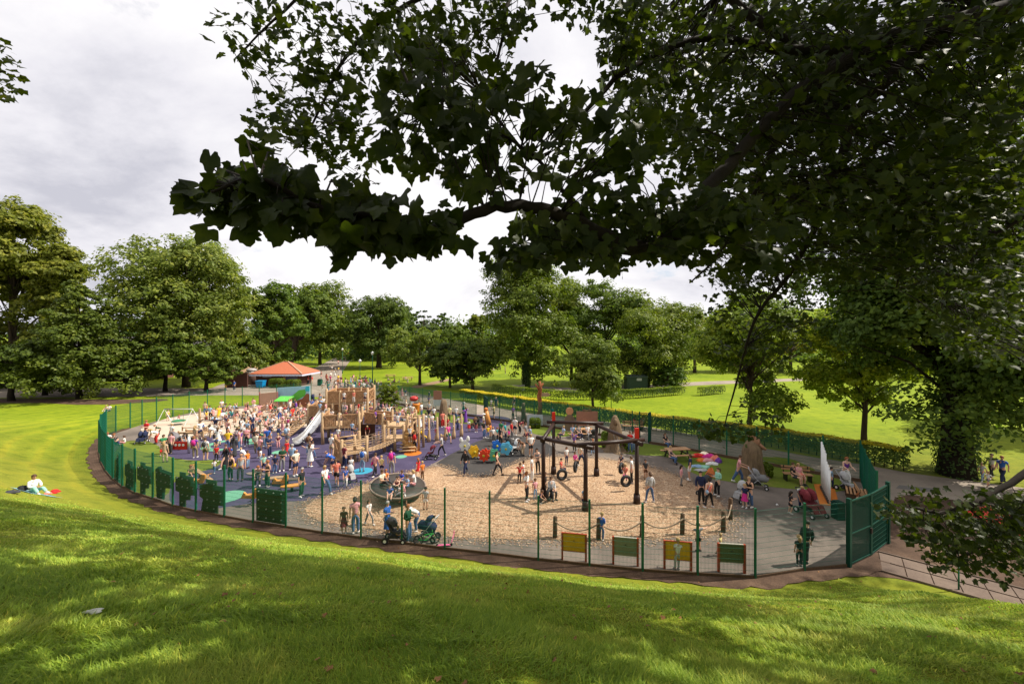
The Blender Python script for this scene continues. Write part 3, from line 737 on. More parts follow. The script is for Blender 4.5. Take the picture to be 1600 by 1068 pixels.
make_tree('sycamore_tree', 'distant rounded olive tree between the cedar and the two headed tree', 716, 563, 14, 15, 22, L_GREEN, .6, 6500, 'round', .1, .4)
make_tree('lime_tree', 'tall full tree with ivy clad trunk behind the hedge at the middle of the photo', 822, 607, 24, 19, 23, L_GREEN, .36, 34000, 'irregular', .03, .55, m_barkd, ivy=True, tint=(1.05, 1.0, .85), nl=26)
make_tree('lime_tree', 'pale wispy tree right of the tall ivy clad one, its top against the sky', 893, 595, 21, 13.5, 24, L_GREEN, .4, 14000, 'irregular', .03, .35, tint=(1.4, 1.2, .9))
make_tree('lime_tree', 'tall open crowned tree with small leaves behind the hedge, right of the wispy one', 945, 600, 21.5, 15.5, 25, L_GREEN, .36, 22000, 'irregular', .05, .4, tint=(.95, .98, .95))
make_tree('lime_tree', 'broad bushy tree with two stems beside the dark green cabin', 1010, 603, 19, 19, 26, L_GREEN, .36, 29000, 'irregular', .05, .45, m_barkd, ivy=True, tint=(1.15, 1.05, .85))
make_tree('lime_tree', 'small rounded tree standing at the hedge in front of the tall trees', 927, 655, 9.6, 7.2, 27, L_GREEN, .22, 14000, 'irregular', .27, .16, tint=(1.1, 1.05, 1))
make_tree('sycamore_tree', 'distant yellowish tree on the slope at right, above the far lawn', 1085, 582, 17, 14, 28, L_OLIVE, .45, 9000, 'irregular', .1, .4, tint=(1.25, 1.15, .9))
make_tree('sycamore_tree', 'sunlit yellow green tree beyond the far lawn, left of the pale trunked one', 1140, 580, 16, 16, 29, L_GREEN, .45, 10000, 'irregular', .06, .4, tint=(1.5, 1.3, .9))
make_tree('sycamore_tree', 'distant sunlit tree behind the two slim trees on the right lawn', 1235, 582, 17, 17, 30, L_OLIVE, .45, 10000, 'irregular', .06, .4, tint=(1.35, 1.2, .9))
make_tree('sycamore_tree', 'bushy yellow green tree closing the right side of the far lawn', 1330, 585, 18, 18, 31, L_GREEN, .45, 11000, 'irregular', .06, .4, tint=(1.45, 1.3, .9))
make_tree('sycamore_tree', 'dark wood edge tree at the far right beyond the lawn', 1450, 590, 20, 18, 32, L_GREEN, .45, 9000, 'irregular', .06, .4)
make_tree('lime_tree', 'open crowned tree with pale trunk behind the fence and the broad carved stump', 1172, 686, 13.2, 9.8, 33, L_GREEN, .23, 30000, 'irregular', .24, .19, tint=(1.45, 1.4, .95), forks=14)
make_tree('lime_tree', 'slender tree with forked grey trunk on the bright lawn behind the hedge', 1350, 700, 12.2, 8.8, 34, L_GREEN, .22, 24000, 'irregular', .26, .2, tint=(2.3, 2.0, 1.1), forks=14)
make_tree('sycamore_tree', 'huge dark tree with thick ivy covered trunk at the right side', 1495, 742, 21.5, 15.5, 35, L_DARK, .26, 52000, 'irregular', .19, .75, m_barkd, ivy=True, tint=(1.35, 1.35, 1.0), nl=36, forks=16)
make_tree('sycamore_tree', 'shadowy tree behind the walkers at the far right edge', 1655, 680, 13, 13, 36, L_GREEN, .3, 20000, 'irregular', .12, .4, m_barkd, tint=(1.0, 1.0, .9))
make_tree('round_bush', 'bright green clipped bush tree just behind the timber fort', 606, 640, 3.4, 2.6, 37, L_LIME, .14, 5000, 'round', .05, .1, cat='bush')
make_tree('yellow_bush', 'yellow leaved bush left of the kiosk roof', 437, 588, 4.2, 5, 38, L_LIME, .25, 2500, 'round', .05, .12, cat='bush', tint=(1.3, 1.1, .8))
make_tree('leafy_shrub', 'ivy covered shrub beside the dark green cabin', 1045, 610, 4.6, 5, 39, L_DARK, .25, 5000, 'round', .05, .12, cat='shrub', tint=(1.5, 1.5, 1))

# wooded rise on the horizon, one mass nobody could count
def woodland(name, label, pts, n, hw, leaf, m, tint, seed):
    g = np.random.default_rng(seed); C = []
    for i in range(n):
        k = g.integers(0, len(pts) - 1); f = g.random(); a, b = pts[k], pts[k + 1]
        X = a[0] + (b[0] - a[0]) * f; Y = a[1] + (b[1] - a[1]) * f + g.uniform(0, 60); hh = g.uniform(*hw)
        z = float(height(np.array([X]), np.array([Y]))[0][0])
        m_ = 330; d = g.normal(size=(m_, 3)); d /= np.linalg.norm(d, axis=1, keepdims=True)
        d[:, 2] = np.abs(d[:, 2]); C.append(np.stack([X + d[:, 0] * hh * .42 * g.uniform(.7, 1, m_), Y + d[:, 1] * hh * .4, z + d[:, 2] * hh * g.uniform(.75, 1, m_)], 1))
    C = np.concatenate(C); V, Fc = leaf_cards(C, g.normal(size=C.shape) + np.array([0, -.3, .8]), leaf, g)
    o = link(name, fast_mesh(name, V, Fc, m), None, tint, 'stuff'); tag(o, label, 'woodland')
woodland('far_woodland', 'dark band of distant woods on the skyline behind the park trees', [(-330, 250), (-150, 300), (0, 330), (60, 300)], 70, (16, 30), 2.2, L_DARK, (1.3, 1.25, 1.1), 51)
woodland('far_woodland', 'wooded hillside rising on the right behind the lawn', [(60, 190), (130, 150), (220, 120), (320, 110)], 100, (15, 27), 1.6, L_DARK, (1.4, 1.35, 1.0), 52)
woodland('far_woodland', 'deep dark woods behind the tall trees at the left', [(-300, 90), (-190, 110), (-110, 130), (-60, 170)], 60, (12, 20), 1.4, L_DARK, (1.0, 1.0, .9), 53)

woodland('far_woodland', 'line of distant mixed trees closing the far side of the lawns', [(-78, 160), (-30, 175), (30, 165), (90, 150), (140, 150)], 75, (14, 22), 1.3, L_GREEN, (.95, .95, .9), 54)

# ------------------------------------------------------------------ hedges
def hedge(label, line, w, h, m_top, seed, leaf=.13, dens=260, name='hedge', stems=True, tint=(1, 1, 1)):
    g = np.random.default_rng(seed); base = line[0]; root = thing(name, label, 'hedge', (base[0], base[1], -.03))
    side, top = [], []; sn_, tn_ = [], []; mb = MB()
    for a, b in zip(line[:-1], line[1:]):
        L = math.hypot(b[0] - a[0], b[1] - a[1]); ux, uy = (b[0] - a[0]) / L, (b[1] - a[1]) / L
        n = int(L * dens)
        s = g.uniform(0, L, n); v = g.uniform(.28, 1, n) * h; sd_ = g.choice([-1, 1], n) * w / 2 * g.uniform(.75, 1.1, n)
        side.append(np.stack([a[0] - base[0] + ux * s - uy * sd_, a[1] - base[1] + uy * s + ux * sd_, v], 1)); sn_.append(np.stack([-uy * np.sign(sd_), ux * np.sign(sd_), .3 + 0 * s], 1))
        n = int(L * dens * 1.1)
        s = g.uniform(0, L, n); q = g.uniform(-.5, .5, n) * w * 1.1
        top.append(np.stack([a[0] - base[0] + ux * s - uy * q, a[1] - base[1] + uy * s + ux * q, h + .07 + g.normal(0, .045, n) + .05 * np.sin(s * 2.1)], 1)); tn_.append(np.stack([0 * s, 0 * s, 1 + 0 * s], 1))
        k = int(L / .45)
        for i in range(k):
            s0 = L * (i + .5) / k
            mb.tube([(a[0] - base[0] + ux * s0, a[1] - base[1] + uy * s0, 0), (a[0] - base[0] + ux * s0 + rnd.uniform(-.06, .06), a[1] - base[1] + uy * s0, h * .8)], [.035, .02], 5, cap=False)
    C = np.concatenate(side); Nn = np.concatenate(sn_) + g.normal(size=C.shape) * .4
    V, Fc = leaf_cards(C, Nn, leaf, g); link('foliage', fast_mesh('foliage', V, Fc, L_HEDGE), root, tint)
    C = np.concatenate(top); Nn = np.concatenate(tn_) + g.normal(size=C.shape) * .35
    V, Fc = leaf_cards(C, Nn, leaf, g); link('top_growth', fast_mesh('top_growth', V, Fc, m_top), root)  # on lime hedges the sunlit top is put into the leaf colour
    mb.build('stem', m_barkd, root)
    return root
hedge('long hedge with golden yellow top along the far side of the road', [G(*q) for q in [(722, 624), (780, 633), (840, 643), (900, 653), (960, 662), (1060, 677), (1130, 687), (1200, 696), (1270, 709), (1345, 722), (1420, 736)]], 1.0, 1.45, L_GOLD, 61, dens=520, leaf=.15)
hedge('shorter green hedge in the lawn behind the golden topped one, below the dark cabin', [G(*q) for q in [(770, 613), (830, 620), (880, 624.5), (933, 624), (1000, 621.5), (1067, 616)]], .9, 1.3, L_LIME, 62, dens=160, leaf=.17)
hedge('far short hedge piece right of the gap near the park bench', [G(*q) for q in [(1093, 618), (1130, 614)]], .9, 1.2, L_LIME, 63, dens=160, leaf=.17)
def clip_bush(label, px, py, w, d, h, seed, m=L_LIME, tint=(.8, .85, .8), name='clipped_bush', leaf=.13, n=5000):
    X, Y = G(px, py); root = thing(name, label, 'bush', (X, Y, -.02)); g = np.random.default_rng(seed)
    q = g.normal(size=(n, 3)); nn = q / np.linalg.norm(q, axis=1, keepdims=True); s = np.sign(nn) * np.abs(nn) ** .5
    P = np.stack([s[:, 0] * w / 2, s[:, 1] * d / 2, h * (.5 + .5 * s[:, 2])], 1) * g.uniform(.92, 1.04, (n, 1))
    P[:, 2] = np.maximum(P[:, 2], .03)
    V, Fc = leaf_cards(P, nn + g.normal(size=(n, 3)) * .4, leaf, g); link('foliage', fast_mesh('foliage', V, Fc, m), root, tint)
    mb = MB(); mb.tube([(0, 0, 0), (0, 0, h * .5)], [.12, .05], 6); mb.build('stem', m_barkd, root)
clip_bush('clipped box shaped bush left of its twin in front of the kiosk', 433, 605, 2.7, 1.6, 1.7, 71)
clip_bush('clipped box shaped bush right of its twin in front of the kiosk', 458, 606, 2.5, 1.6, 1.6, 72)
clip_bush('lime green shrub behind the crowd near the wood chip area', 836, 668, 1.1, .9, 1.0, 73, name='leafy_shrub')
clip_bush('lime green shrub at the left foot of the pointed carved stump', 949, 700, .9, .8, 1.4, 74, name='leafy_shrub', n=3000)
clip_bush('lime green shrub at the right foot of the pointed carved stump', 972, 704, .8, .8, 1.1, 75, name='leafy_shrub', n=2500)
clip_bush('small yellow green shrub beside the broad carved stump', 1196, 744, .7, .7, .9, 76, name='leafy_shrub', n=2500)
# ------------------------------------------------------------------ the sycamore over the camera
def Wd(px, py, Y): return np.array([(px - 800) * Y / F, Y, H - (py - 530) * Y / F])
_half = [(-90, .12), (-66, .50), (-44, .66), (-30, .64), (-14, .66), (2, .76), (20, .98), (30, .84), (42, .68), (54, .74), (66, .84), (78, .92), (90, 1.10)]
_ol = _half + [(180 - a, r) for a, r in reversed(_half[1:-1])]
LEAF_O = np.array([(r * cos(R(a)), r * sin(R(a)) + .1) for a, r in _ol])
_hs = [(-90, .12), (-45, .68), (-10, .66), (20, .98), (46, .68), (66, .84), (90, 1.10)]
_os = _hs + [(180 - a, r) for a, r in reversed(_hs[1:-1])]
LEAF_S = np.array([(r * cos(R(a)), r * sin(R(a)) + .1) for a, r in _os])
def palm_leaves(C, Nn, D, size, outline, g):
    """lobed leaves: centre, normal, pointing direction; fan of triangles, cupped and folded"""
    n = len(C); Nn = Nn / np.linalg.norm(Nn, axis=1, keepdims=True)
    T = D - Nn * (D * Nn).sum(1, keepdims=True); T /= np.linalg.norm(T, axis=1, keepdims=True) + 1e-9
    B = np.cross(T, Nn); k = len(outline)
    s = size * g.uniform(.55, 1.2, n)
    ox, oy = outline[:, 0], outline[:, 1]
    jit = 1 + g.normal(0, .06, (n, k))
    cup = g.uniform(-.05, .5, n)[:, None]; fold = g.uniform(-.15, .5, n)[:, None]
    zz_ = -cup * (oy[None, :] ** 2) + fold * np.abs(ox)[None, :] * .6 + g.normal(0, .03, (n, k))
    P = C[:, None, :] + (B[:, None, :] * (ox * jit)[..., None] + T[:, None, :] * (oy * jit)[..., None] + Nn[:, None, :] * zz_[..., None]) * (s * .55)[:, None, None]
    ctr = C + T * (s * .55 * .15)[:, None]
    V = np.concatenate([ctr[:, None, :], P], 1).reshape(-1, 3)
    a = np.arange(k); tri = np.stack([np.zeros(k, int), 1 + a, 1 + (a + 1) % k], 1)
    Fc = (np.arange(n)[:, None, None] * (k + 1) + tri[None]).reshape(-1, 3)
    return V, Fc
def poly_sample(poly, n, g):
    poly = np.array(poly, float); lo, hi = poly.min(0), poly.max(0); o = np.zeros((0, 2))
    while len(o) < n:
        q = g.uniform(lo, hi, (n * 3, 2)); o = np.concatenate([o, q[inside(q[:, 0], q[:, 1], poly)]])
    return o[:n]
g = np.random.default_rng(77)
TRUNK = (12.5, -2.5)
tz = float(height(np.array([TRUNK[0]]), np.array([TRUNK[1]]))[0][0])
syc = thing('sycamore_tree', 'near sycamore whose dark leafy boughs overhang the top and right of the photo', 'tree', (TRUNK[0], TRUNK[1], tz))
O = np.array([TRUNK[0], TRUNK[1], tz])
top = O + np.array([0, 0, 6.5])
def bez(pts, k=5):
    """Catmull-Rom through the points"""
    P = [np.array(q, float) for q in pts]; P = [2 * P[0] - P[1]] + P + [2 * P[-1] - P[-2]]; o = []
    for i in range(1, len(P) - 2):
        for j in range(k):
            t_ = j / k; a, b, c, d = P[i - 1], P[i], P[i + 1], P[i + 2]
            o.append(.5 * ((2 * b) + (c - a) * t_ + (2 * a - 5 * b + 4 * c - d) * t_ ** 2 + (-a + 3 * b - 3 * c + d) * t_ ** 3))
    o.append(P[-2]); return o
limbs = {
 'main': ([top, Wd(1720, -60, 5.6), Wd(1600, 5, 5.4), Wd(1500, 30, 5.2), Wd(1380, 62, 4.9), Wd(1260, 135, 4.4), Wd(1140, 255, 3.8), Wd(1065, 345, 3.2), Wd(1000, 388, 2.8), Wd(930, 362, 2.5), Wd(860, 330, 2.3), Wd(775, 322, 2.05), Wd(690, 358, 1.9), Wd(600, 342, 1.8), Wd(500, 325, 1.7), Wd(405, 280, 1.6), Wd(330, 300, 1.5)], .19, .005),
 'hang': ([Wd(1500, 30, 5.2), Wd(1400, 110, 5.8), Wd(1335, 190, 6.2), Wd(1300, 285, 6.4), Wd(1268, 365, 6.6), Wd(1232, 430, 6.9), Wd(1180, 500, 7.4), Wd(1150, 600, 8.2), Wd(1128, 680, 8.6)], .13, .01),
 'up': ([Wd(1600, 5, 5.4), Wd(1430, 60, 5.3), Wd(1250, 80, 5.2), Wd(1100, 60, 5.1), Wd(980, 110, 4.8), Wd(900, 190, 4.3), Wd(830, 250, 3.6)], .12, .01),
 'topl': ([Wd(1250, 80, 5.2), Wd(1050, -60, 5.4), Wd(860, -60, 5.4), Wd(796, 0, 5.0), Wd(782, 75, 4.8), Wd(752, 145, 4.6)], .07, .01),
 'topll': ([Wd(860, -60, 5.4), Wd(700, -20, 5.4), Wd(600, 30, 5.3), Wd(540, 90, 5.1), Wd(500, 170, 5.0), Wd(470, 230, 4.9)], .05, .01),
 'topl3': ([Wd(700, -20, 5.4), Wd(520, -30, 5.4), Wd(430, 30, 5.3), Wd(370, 90, 5.2)], .04, .008),
 'low': ([O + np.array([0, 0, 3.0]), np.array([9.2, 1.5, 8.6]), Wd(1800, 600, 5.0), Wd(1660, 700, 5.0), Wd(1560, 765, 4.9), Wd(1480, 800, 4.7), Wd(1420, 790, 4.6)], .12, .01),
 'low2': ([Wd(1660, 700, 5.0), Wd(1590, 800, 5.2), Wd(1520, 860, 5.2), Wd(1470, 880, 5.1)], .05, .008),
 'right': ([top, Wd(1700, 120, 7.4), Wd(1580, 190, 7.6), Wd(1490, 240, 7.8), Wd(1430, 340, 8.1), Wd(1400, 450, 8.4)], .14, .015),
 'right2': ([Wd(1700, 120, 7.4), Wd(1640, 300, 7.6), Wd(1540, 380, 8), Wd(1470, 470, 8.4)], .09, .012),
 'mid': ([Wd(1380, 62, 4.9), Wd(1230, 190, 5.2), Wd(1180, 300, 5.4), Wd(1120, 400, 5.6), Wd(1080, 440, 5.7)], .08, .01),
 'fork': ([Wd(930, 362, 2.5), Wd(880, 300, 2.5), Wd(830, 240, 2.5), Wd(740, 190, 2.5), Wd(660, 180, 2.4)], .022, .005),
 'fork2': ([Wd(830, 322, 2.2), Wd(820, 370, 2.2), Wd(812, 410, 2.2)], .008, .003),
}
mbt = MB(); nodes = []
mbt.tube([Vector(O - O) + Vector((0, 0, -.5)), (0, 0, 1.2), (.1, 0, 3.5), tuple(top - O), (.3, .5, 11), (.2, .8, 15), (0, 1, 19)], [.85, .62, .55, .5, .36, .24, .1], 14)
for k, (pts, r0, r1) in limbs.items():
    c = bez(pts, 5); n = len(c)
    nodes += c
    rl = [r0 + (r1 - r0) * (i / (n - 1)) ** (.42 if k == 'main' else .6) for i in range(n)]
    jit = [c[i] + g.normal(0, 1, 3) * rl[i] * .18 for i in range(n)]
    mbt.tube([tuple(q - O) for q in jit], rl, 8)
# boughs high above, carrying the crown that shades the slope
crown_up = []
for i in range(16):
    a = i * .9; st = O + np.array([.2, .6, 9 + i * .55])
    e_ = np.array([4.5 + 14 * cos(a) * g.uniform(.5, 1), 3.5 + 9.5 * sin(a) * g.uniform(.4, 1), 0.0]); e_[2] = max(17 + g.uniform(-2, 4), H + .95 * max(e_[1], 0) + 3.0)
    md = (st + e_) / 2 + np.array([0, 0, 1.2])
    c = bez([st, md, e_], 5)
    mbt.tube([tuple(q - O) for q in c], [.2 - .17 * j / (len(c) - 1) for j in range(len(c))], 6, cap=False)
NODES = np.array(nodes)
regions = [
 # polygon, depth range, twigs, leaves per twig, leaf size, spread
 ([(315, 325), (330, 275), (360, 250), (380, 215), (410, 230), (450, 245), (500, 280), (545, 300), (530, 330), (470, 350), (400, 358), (345, 350)], (1.5, 2.3), 58, 4, .122, .11),
 ([(500, 330), (560, 300), (640, 325), (720, 345), (700, 378), (600, 388), (545, 392), (515, 360)], (1.65, 2.1), 55, 4, 0.119, .10),
 ([(590, 120), (640, 70), (700, 140), (780, 110), (860, 140), (940, 120), (1000, 180), (990, 280), (930, 325), (860, 300), (780, 300), (690, 300), (620, 260), (575, 190)], (1.9, 3.2), 150, 4, 0.127, .14),
 ([(590, 40), (650, 40), (720, 60), (700, 120), (600, 120)], (2.6, 4), 32, 4, 0.127, .15),
 ([(770, 375), (830, 335), (900, 355), (960, 390), (940, 425), (880, 395), (810, 428), (768, 405)], (2.0, 2.6), 49, 4, 0.115, .10),
 ([(900, 320), (1050, 290), (1180, 320), (1230, 330), (1200, 415), (1100, 410), (1000, 398), (950, 425), (900, 390)], (2.4, 3.6), 137, 6, 0.119, .15),
 ([(325, 0), (620, 0), (600, 90), (565, 180), (525, 215), (470, 205), (430, 165), (385, 110), (345, 50)], (4.4, 6), 96, 7, 0.146, .26),
 ([(395, 170), (450, 190), (560, 180), (600, 270), (560, 300), (500, 260), (440, 250), (380, 220)], (4.2, 5.4), 27, 7, 0.146, .22),
 ([(600, 0), (820, 0), (822, 55), (800, 110), (745, 140), (700, 110), (640, 80), (600, 90)], (4.2, 6), 62, 7, 0.146, .24),
 ([(850, 0), (1000, 0), (1010, 70), (960, 110), (940, 40), (880, 25)], (4.2, 6), 35, 7, 0.146, .22),
 ([(960, 30), (1250, 0), (1600, 0), (1600, 280), (1500, 330), (1400, 320), (1300, 390), (1240, 320), (1150, 290), (1020, 250), (960, 130)], (3.8, 6.4), 440, 8, .155, .34),
 ([(980, 0), (1600, 0), (1600, 330), (1400, 360), (1200, 340), (1030, 260), (970, 120)], (6.4, 9.5), 900, 10, .19, .42),
 ([(1180, 300), (1600, 250), (1600, 560), (1500, 540), (1400, 440), (1300, 430), (1230, 425), (1180, 450), (1095, 425), (1150, 380)], (6, 10.5), 585, 9, 0.158, .42),
 ([(1095, 430), (1250, 420), (1265, 560), (1205, 590), (1125, 540)], (7.2, 9), 46, 9, 0.146, .34),
 ([(1085, 640), (1150, 625), (1235, 660), (1225, 700), (1150, 700), (1105, 690)], (8, 9), 16, 9, 0.146, .3),
 ([(1395, 800), (1435, 768), (1510, 772), (1600, 775), (1680, 790), (1660, 905), (1560, 885), (1490, 892), (1440, 845)], (4.3, 6.0), 140, 12, .098, .24),
]
VS, FS, off = [], [], 0
VL, FL, offl = [], [], 0
for poly, (d0, d1), nt_, nl_, sz, sp in regions:
    q = poly_sample(poly, nt_, g); dep = g.uniform(d0, d1, nt_)
    for (px, py), Y in zip(q, dep):
        e_ = Wd(px, py, Y); dd = ((NODES - e_) ** 2).sum(1); j = int(dd.argmin()); s_ = NODES[j]
        L = sqrt(dd[j]) + 1e-6
        m_ = (s_ + e_) / 2 + np.array([g.normal(0, .08), g.normal(0, .08), .12]) * L
        w_ = min(.014, .003 + .004 * L)
        if L < 3.2: mbt.tube([tuple(s_ - O), tuple(m_ - O), tuple(e_ - O)], [w_, w_ * .7, .0022], 5, cap=False)
    nL = nt_ * nl_
    C0 = np.repeat(np.stack([Wd(px, py, Y) for (px, py), Y in zip(q, dep)]), nl_, 0)
    dv = g.normal(size=(nL, 3)); dv /= np.linalg.norm(dv, axis=1, keepdims=True)
    C_ = C0 + dv * sp * (g.random((nL, 1)) ** .5) * np.array([1, 1, .75])
    Nn = g.normal(size=(nL, 3)) * .55 + (np.array([0, -.75, .45]) if d1 < 3.7 else np.array([0, -.45, .65])); Dd = dv * np.array([1, 1, .4]) + np.array([0, 0, -.75]) + g.normal(size=(nL, 3)) * .3
    V, Fc = palm_leaves(C_ - O, Nn, Dd, sz, LEAF_O if d1 < 6.1 else LEAF_S, g)
    VS.append(V); FS.append(Fc + off); off += len(V)
# high crown, above the frame: its extent follows from the shade it throws on the slope
lit = [[(165, 910), (260, 880), (345, 892), (430, 930), (350, 962), (220, 945)], [(370, 962), (470, 972), (410, 1000)], [(630, 995), (780, 1005), (850, 1055), (700, 1055)], [(0, 1000), (110, 1010), (80, 1060), (0, 1050)],
       [(540, 900), (740, 925), (720, 955), (590, 940)], [(850, 975), (980, 990), (950, 1035), (870, 1015)], [(1030, 1040), (1160, 1045), (1120, 1080), (1020, 1080)], [(420, 855), (590, 882), (560, 905), (440, 888)], [(60, 845), (170, 855), (160, 885), (70, 880)],
       [(1220, 1020), (1360, 1030), (1330, 1070), (1200, 1060)], [(520, 1020), (600, 1030), (570, 1068), (500, 1060)], [(980, 930), (1120, 950), (1090, 975), (960, 955)], [(250, 1010), (350, 1020), (320, 1050), (240, 1040)]]
shade = [[(-900, 765), (0, 782), (120, 797), (250, 825), (400, 856), (560, 890), (700, 920), (850, 945), (1000, 962), (1100, 985), (1250, 1006), (1400, 1030), (1600, 1052), (2400, 1100), (2400, 9000), (-5000, 9000)]]
n_ = 14000; gx = g.uniform(-24, 14, n_); gy = g.uniform(-4, 15.5, n_); gz, gd = height(gx, gy)
vis = gy > .4; ppx = np.where(vis, 800 + F * gx / np.maximum(gy, .4), 800); ppy = np.where(vis, 530 + F * (H - gz) / np.maximum(gy, .4), 3000)
ok = inside(ppx, ppy, np.array(shade[0], float)) | (gy < .8)
for q in lit: ok &= ~(inside(ppx, ppy, np.array(q, float)) & (g.random(n_) > .02))
right_band = inside(ppx, ppy, np.array([(1180, 915), (1400, 885), (1620, 955), (1620, 990), (1450, 962), (1300, 938), (1180, 940)], float)) & (g.random(n_) < .5)
ok |= right_band
S_ = np.array(sd); gx, gy, gz = gx[ok][:1600], gy[ok][:1600], gz[ok][:1600]
t0_ = np.zeros(len(gx)) + .5
for _ in range(400):
    zc = gz + S_[2] * t0_; yc = gy + S_[1] * t0_; low = zc < H + .90 * np.maximum(yc, 0) + 1.5
    t0_ = np.where(low, t0_ + .1, t0_)
t0_ += g.uniform(0, 5.5, len(gx)) ** 1.0
cc_ = np.stack([gx + S_[0] * t0_, gy + S_[1] * t0_, gz + S_[2] * t0_], 1); nk = len(cc_); per = 15
C0 = np.repeat(cc_, per, 0); dv = g.normal(size=(nk * per, 3)); C_ = C0 + dv * np.array([.36, .36, .24])
low_ok = C_[:, 2] > H + .885 * np.maximum(C_[:, 1], 0) + .7
C_ = C_[low_ok]; nL = len(C_)
V, Fc = palm_leaves(C_ - O, g.normal(size=(nL, 3)) * .5 + S_, g.normal(size=(nL, 3)), .30, LEAF_S, g)
VS.append(V); FS.append(Fc + off); off += len(V)
print('high crown extent', cc_.min(0), cc_.max(0))
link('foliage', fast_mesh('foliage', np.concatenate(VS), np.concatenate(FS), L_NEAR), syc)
mbt.build('trunk', m_barkd, syc)
# second tree to the left, only a spray of it reaches the photo's top left corner
t2 = (-16.5, 6.0); z2 = float(height(np.array([t2[0]]), np.array([t2[1]]))[0][0]); O2 = np.array([t2[0], t2[1], z2])
syc2 = thing('sycamore_tree', 'tree out of frame whose small leafy spray shows in the top left corner', 'tree', tuple(O2))
mb = MB(); ls = []
mb.tube([(0, 0, -.5), (0, 0, 3), (.1, .1, 7), (0, .2, 11)], [.5, .4, .3, .12], 10)
for i in range(9):
    a = i * .75 - 1; e_ = np.array([2.6 * cos(a) - 1.2, 2.2 * sin(a), 7.5 + (i % 4) * 1.3]); mb.tube([(0, 0, 4 + i * .5), tuple(e_ * .55 + np.array([0, 0, 2.8])), tuple(e_)], [.12, .07, .02], 6, cap=False); ls.append(e_)
tipw = Wd(8, 112, 7.0) - O2; mb.tube([(0, 0, 6), tuple(tipw * .5 + np.array([0, 0, 3.4])), tuple(tipw)], [.12, .06, .01], 6, cap=False)
C0 = np.repeat(np.array(ls), 70, 0); C_ = C0 + g.normal(size=C0.shape) * np.array([.8, .8, .55])
pxl = 800 + F * (C_[:, 0] + O2[0]) / (C_[:, 1] + O2[1]); C_ = C_[(pxl < -25)]
Ct = np.stack([Wd(px, py, Y) - O2 for (px, py), Y in zip(poly_sample([(-60, 50), (5, 62), (34, 100), (40, 148), (10, 160), (-60, 170)], 150, g), g.uniform(6.6, 7.6, 150))])
C_ = np.concatenate([C_, Ct]); nL = len(C_)
V, Fc = palm_leaves(C_, g.normal(size=(nL, 3)) * .6 + np.array([0, -.2, .8]), g.normal(size=(nL, 3)) + np.array([0, 0, -.8]), .15, LEAF_S, g)
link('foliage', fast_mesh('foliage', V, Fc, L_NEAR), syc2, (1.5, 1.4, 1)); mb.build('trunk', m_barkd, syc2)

# ------------------------------------------------------------------ grass blades on the near slope
m_blade, t, p, out = new_mat('grass_blade'); p.inputs['Roughness'].default_value = .55; p.inputs['Specular IOR Level'].default_value = .3
a_ = noise(t, .75, 6, .7); gg = N(t, 'ShaderNodeNewGeometry')
c_ = ramp(t, a_, [(.3, (.210, .330, .032)), (.48, (.325, .450, .050)), (.66, (.460, .510, .090)), (.8, (.58, .53, .17))])
r_ = ramp(t, gg.outputs['Random Per Island'], [(0, (.6, .7, .55)), (.75, (1.1, 1.08, 1.0)), (.93, (1.25, 1.15, 1.0)), (1, (2.0, 1.5, 1.6))])
cc = mulcol(t, c_, r_); t.links.new(cc, p.inputs['Base Color'])
tr = N(t, 'ShaderNodeBsdfTranslucent'); t.links.new(cc, tr.inputs['Color']); mx_ = N(t, 'ShaderNodeMixShader'); mx_.inputs[0].default_value = .42
t.links.new(p.outputs[0], mx_.inputs[1]); t.links.new(tr.outputs[0], mx_.inputs[2]); t.links.new(mx_.outputs[0], out.inputs[0])
nb = 520000
u = g.random(nb); Yb = 1.2 * (19.0 / 1.2) ** (u ** .92); Xb = g.uniform(-1.42, 1.42, nb) * (Yb + .5)
tuft = (np.sin(Xb * 5.1 + np.sin(Yb * 4.3) * 1.7) * np.sin(Yb * 5.7 + Xb * 1.9) + .8 * np.sin(Xb * 1.3 + 2) * np.sin(Yb * 1.6))
zb, db = height(Xb, Yb); ok = (db > .66 + .14 * np.sin(Xb * 3.3) + .12 * np.sin(Xb * 9)) & (zb > -.02) & (g.random(nb) > (Yb - 14) / 5.0)
Xb, Yb, zb, tuft = Xb[ok], Yb[ok], zb[ok], tuft[ok]; nb = len(Xb)
hb = (.034 + .024 * tuft + .042 * g.random(nb) ** 1.6) * (1.08 - .035 * Yb); hb = np.clip(hb, .012, .16)
wb = (.0017 + .00095 * Yb) * g.uniform(.7, 1.3, nb)
al = g.uniform(0, 2 * pi, nb); ln = g.uniform(.3, 1.7, nb) * hb; al = al * .25 + (np.sin(Xb * .9) + np.cos(Yb * 1.1)) * 2.2 + g.normal(0, 1.1, nb); fx = np.cos(al); fy = np.sin(al)
bx, by = -fy * wb, fx * wb
def pt(sx, lx, hz): return np.stack([Xb + bx * sx + fx * ln * lx, Yb + by * sx + fy * ln * lx, zb + hb * hz], 1)
V = np.stack([pt(-1, 0, -.1), pt(1, 0, -.1), pt(.7, .35, .6), pt(-.7, .35, .6), pt(0, 1, 1)], 1).reshape(-1, 3)
q_ = np.arange(nb)[:, None] * 5
o = link('grass', fast_mesh('grass', V, [q_ + np.array([[0, 1, 2, 3]]), q_ + np.array([[3, 2, 4]])], m_blade), kind='stuff')
tag(o, 'long and short grass blades covering the near slope in the foreground', 'grass')
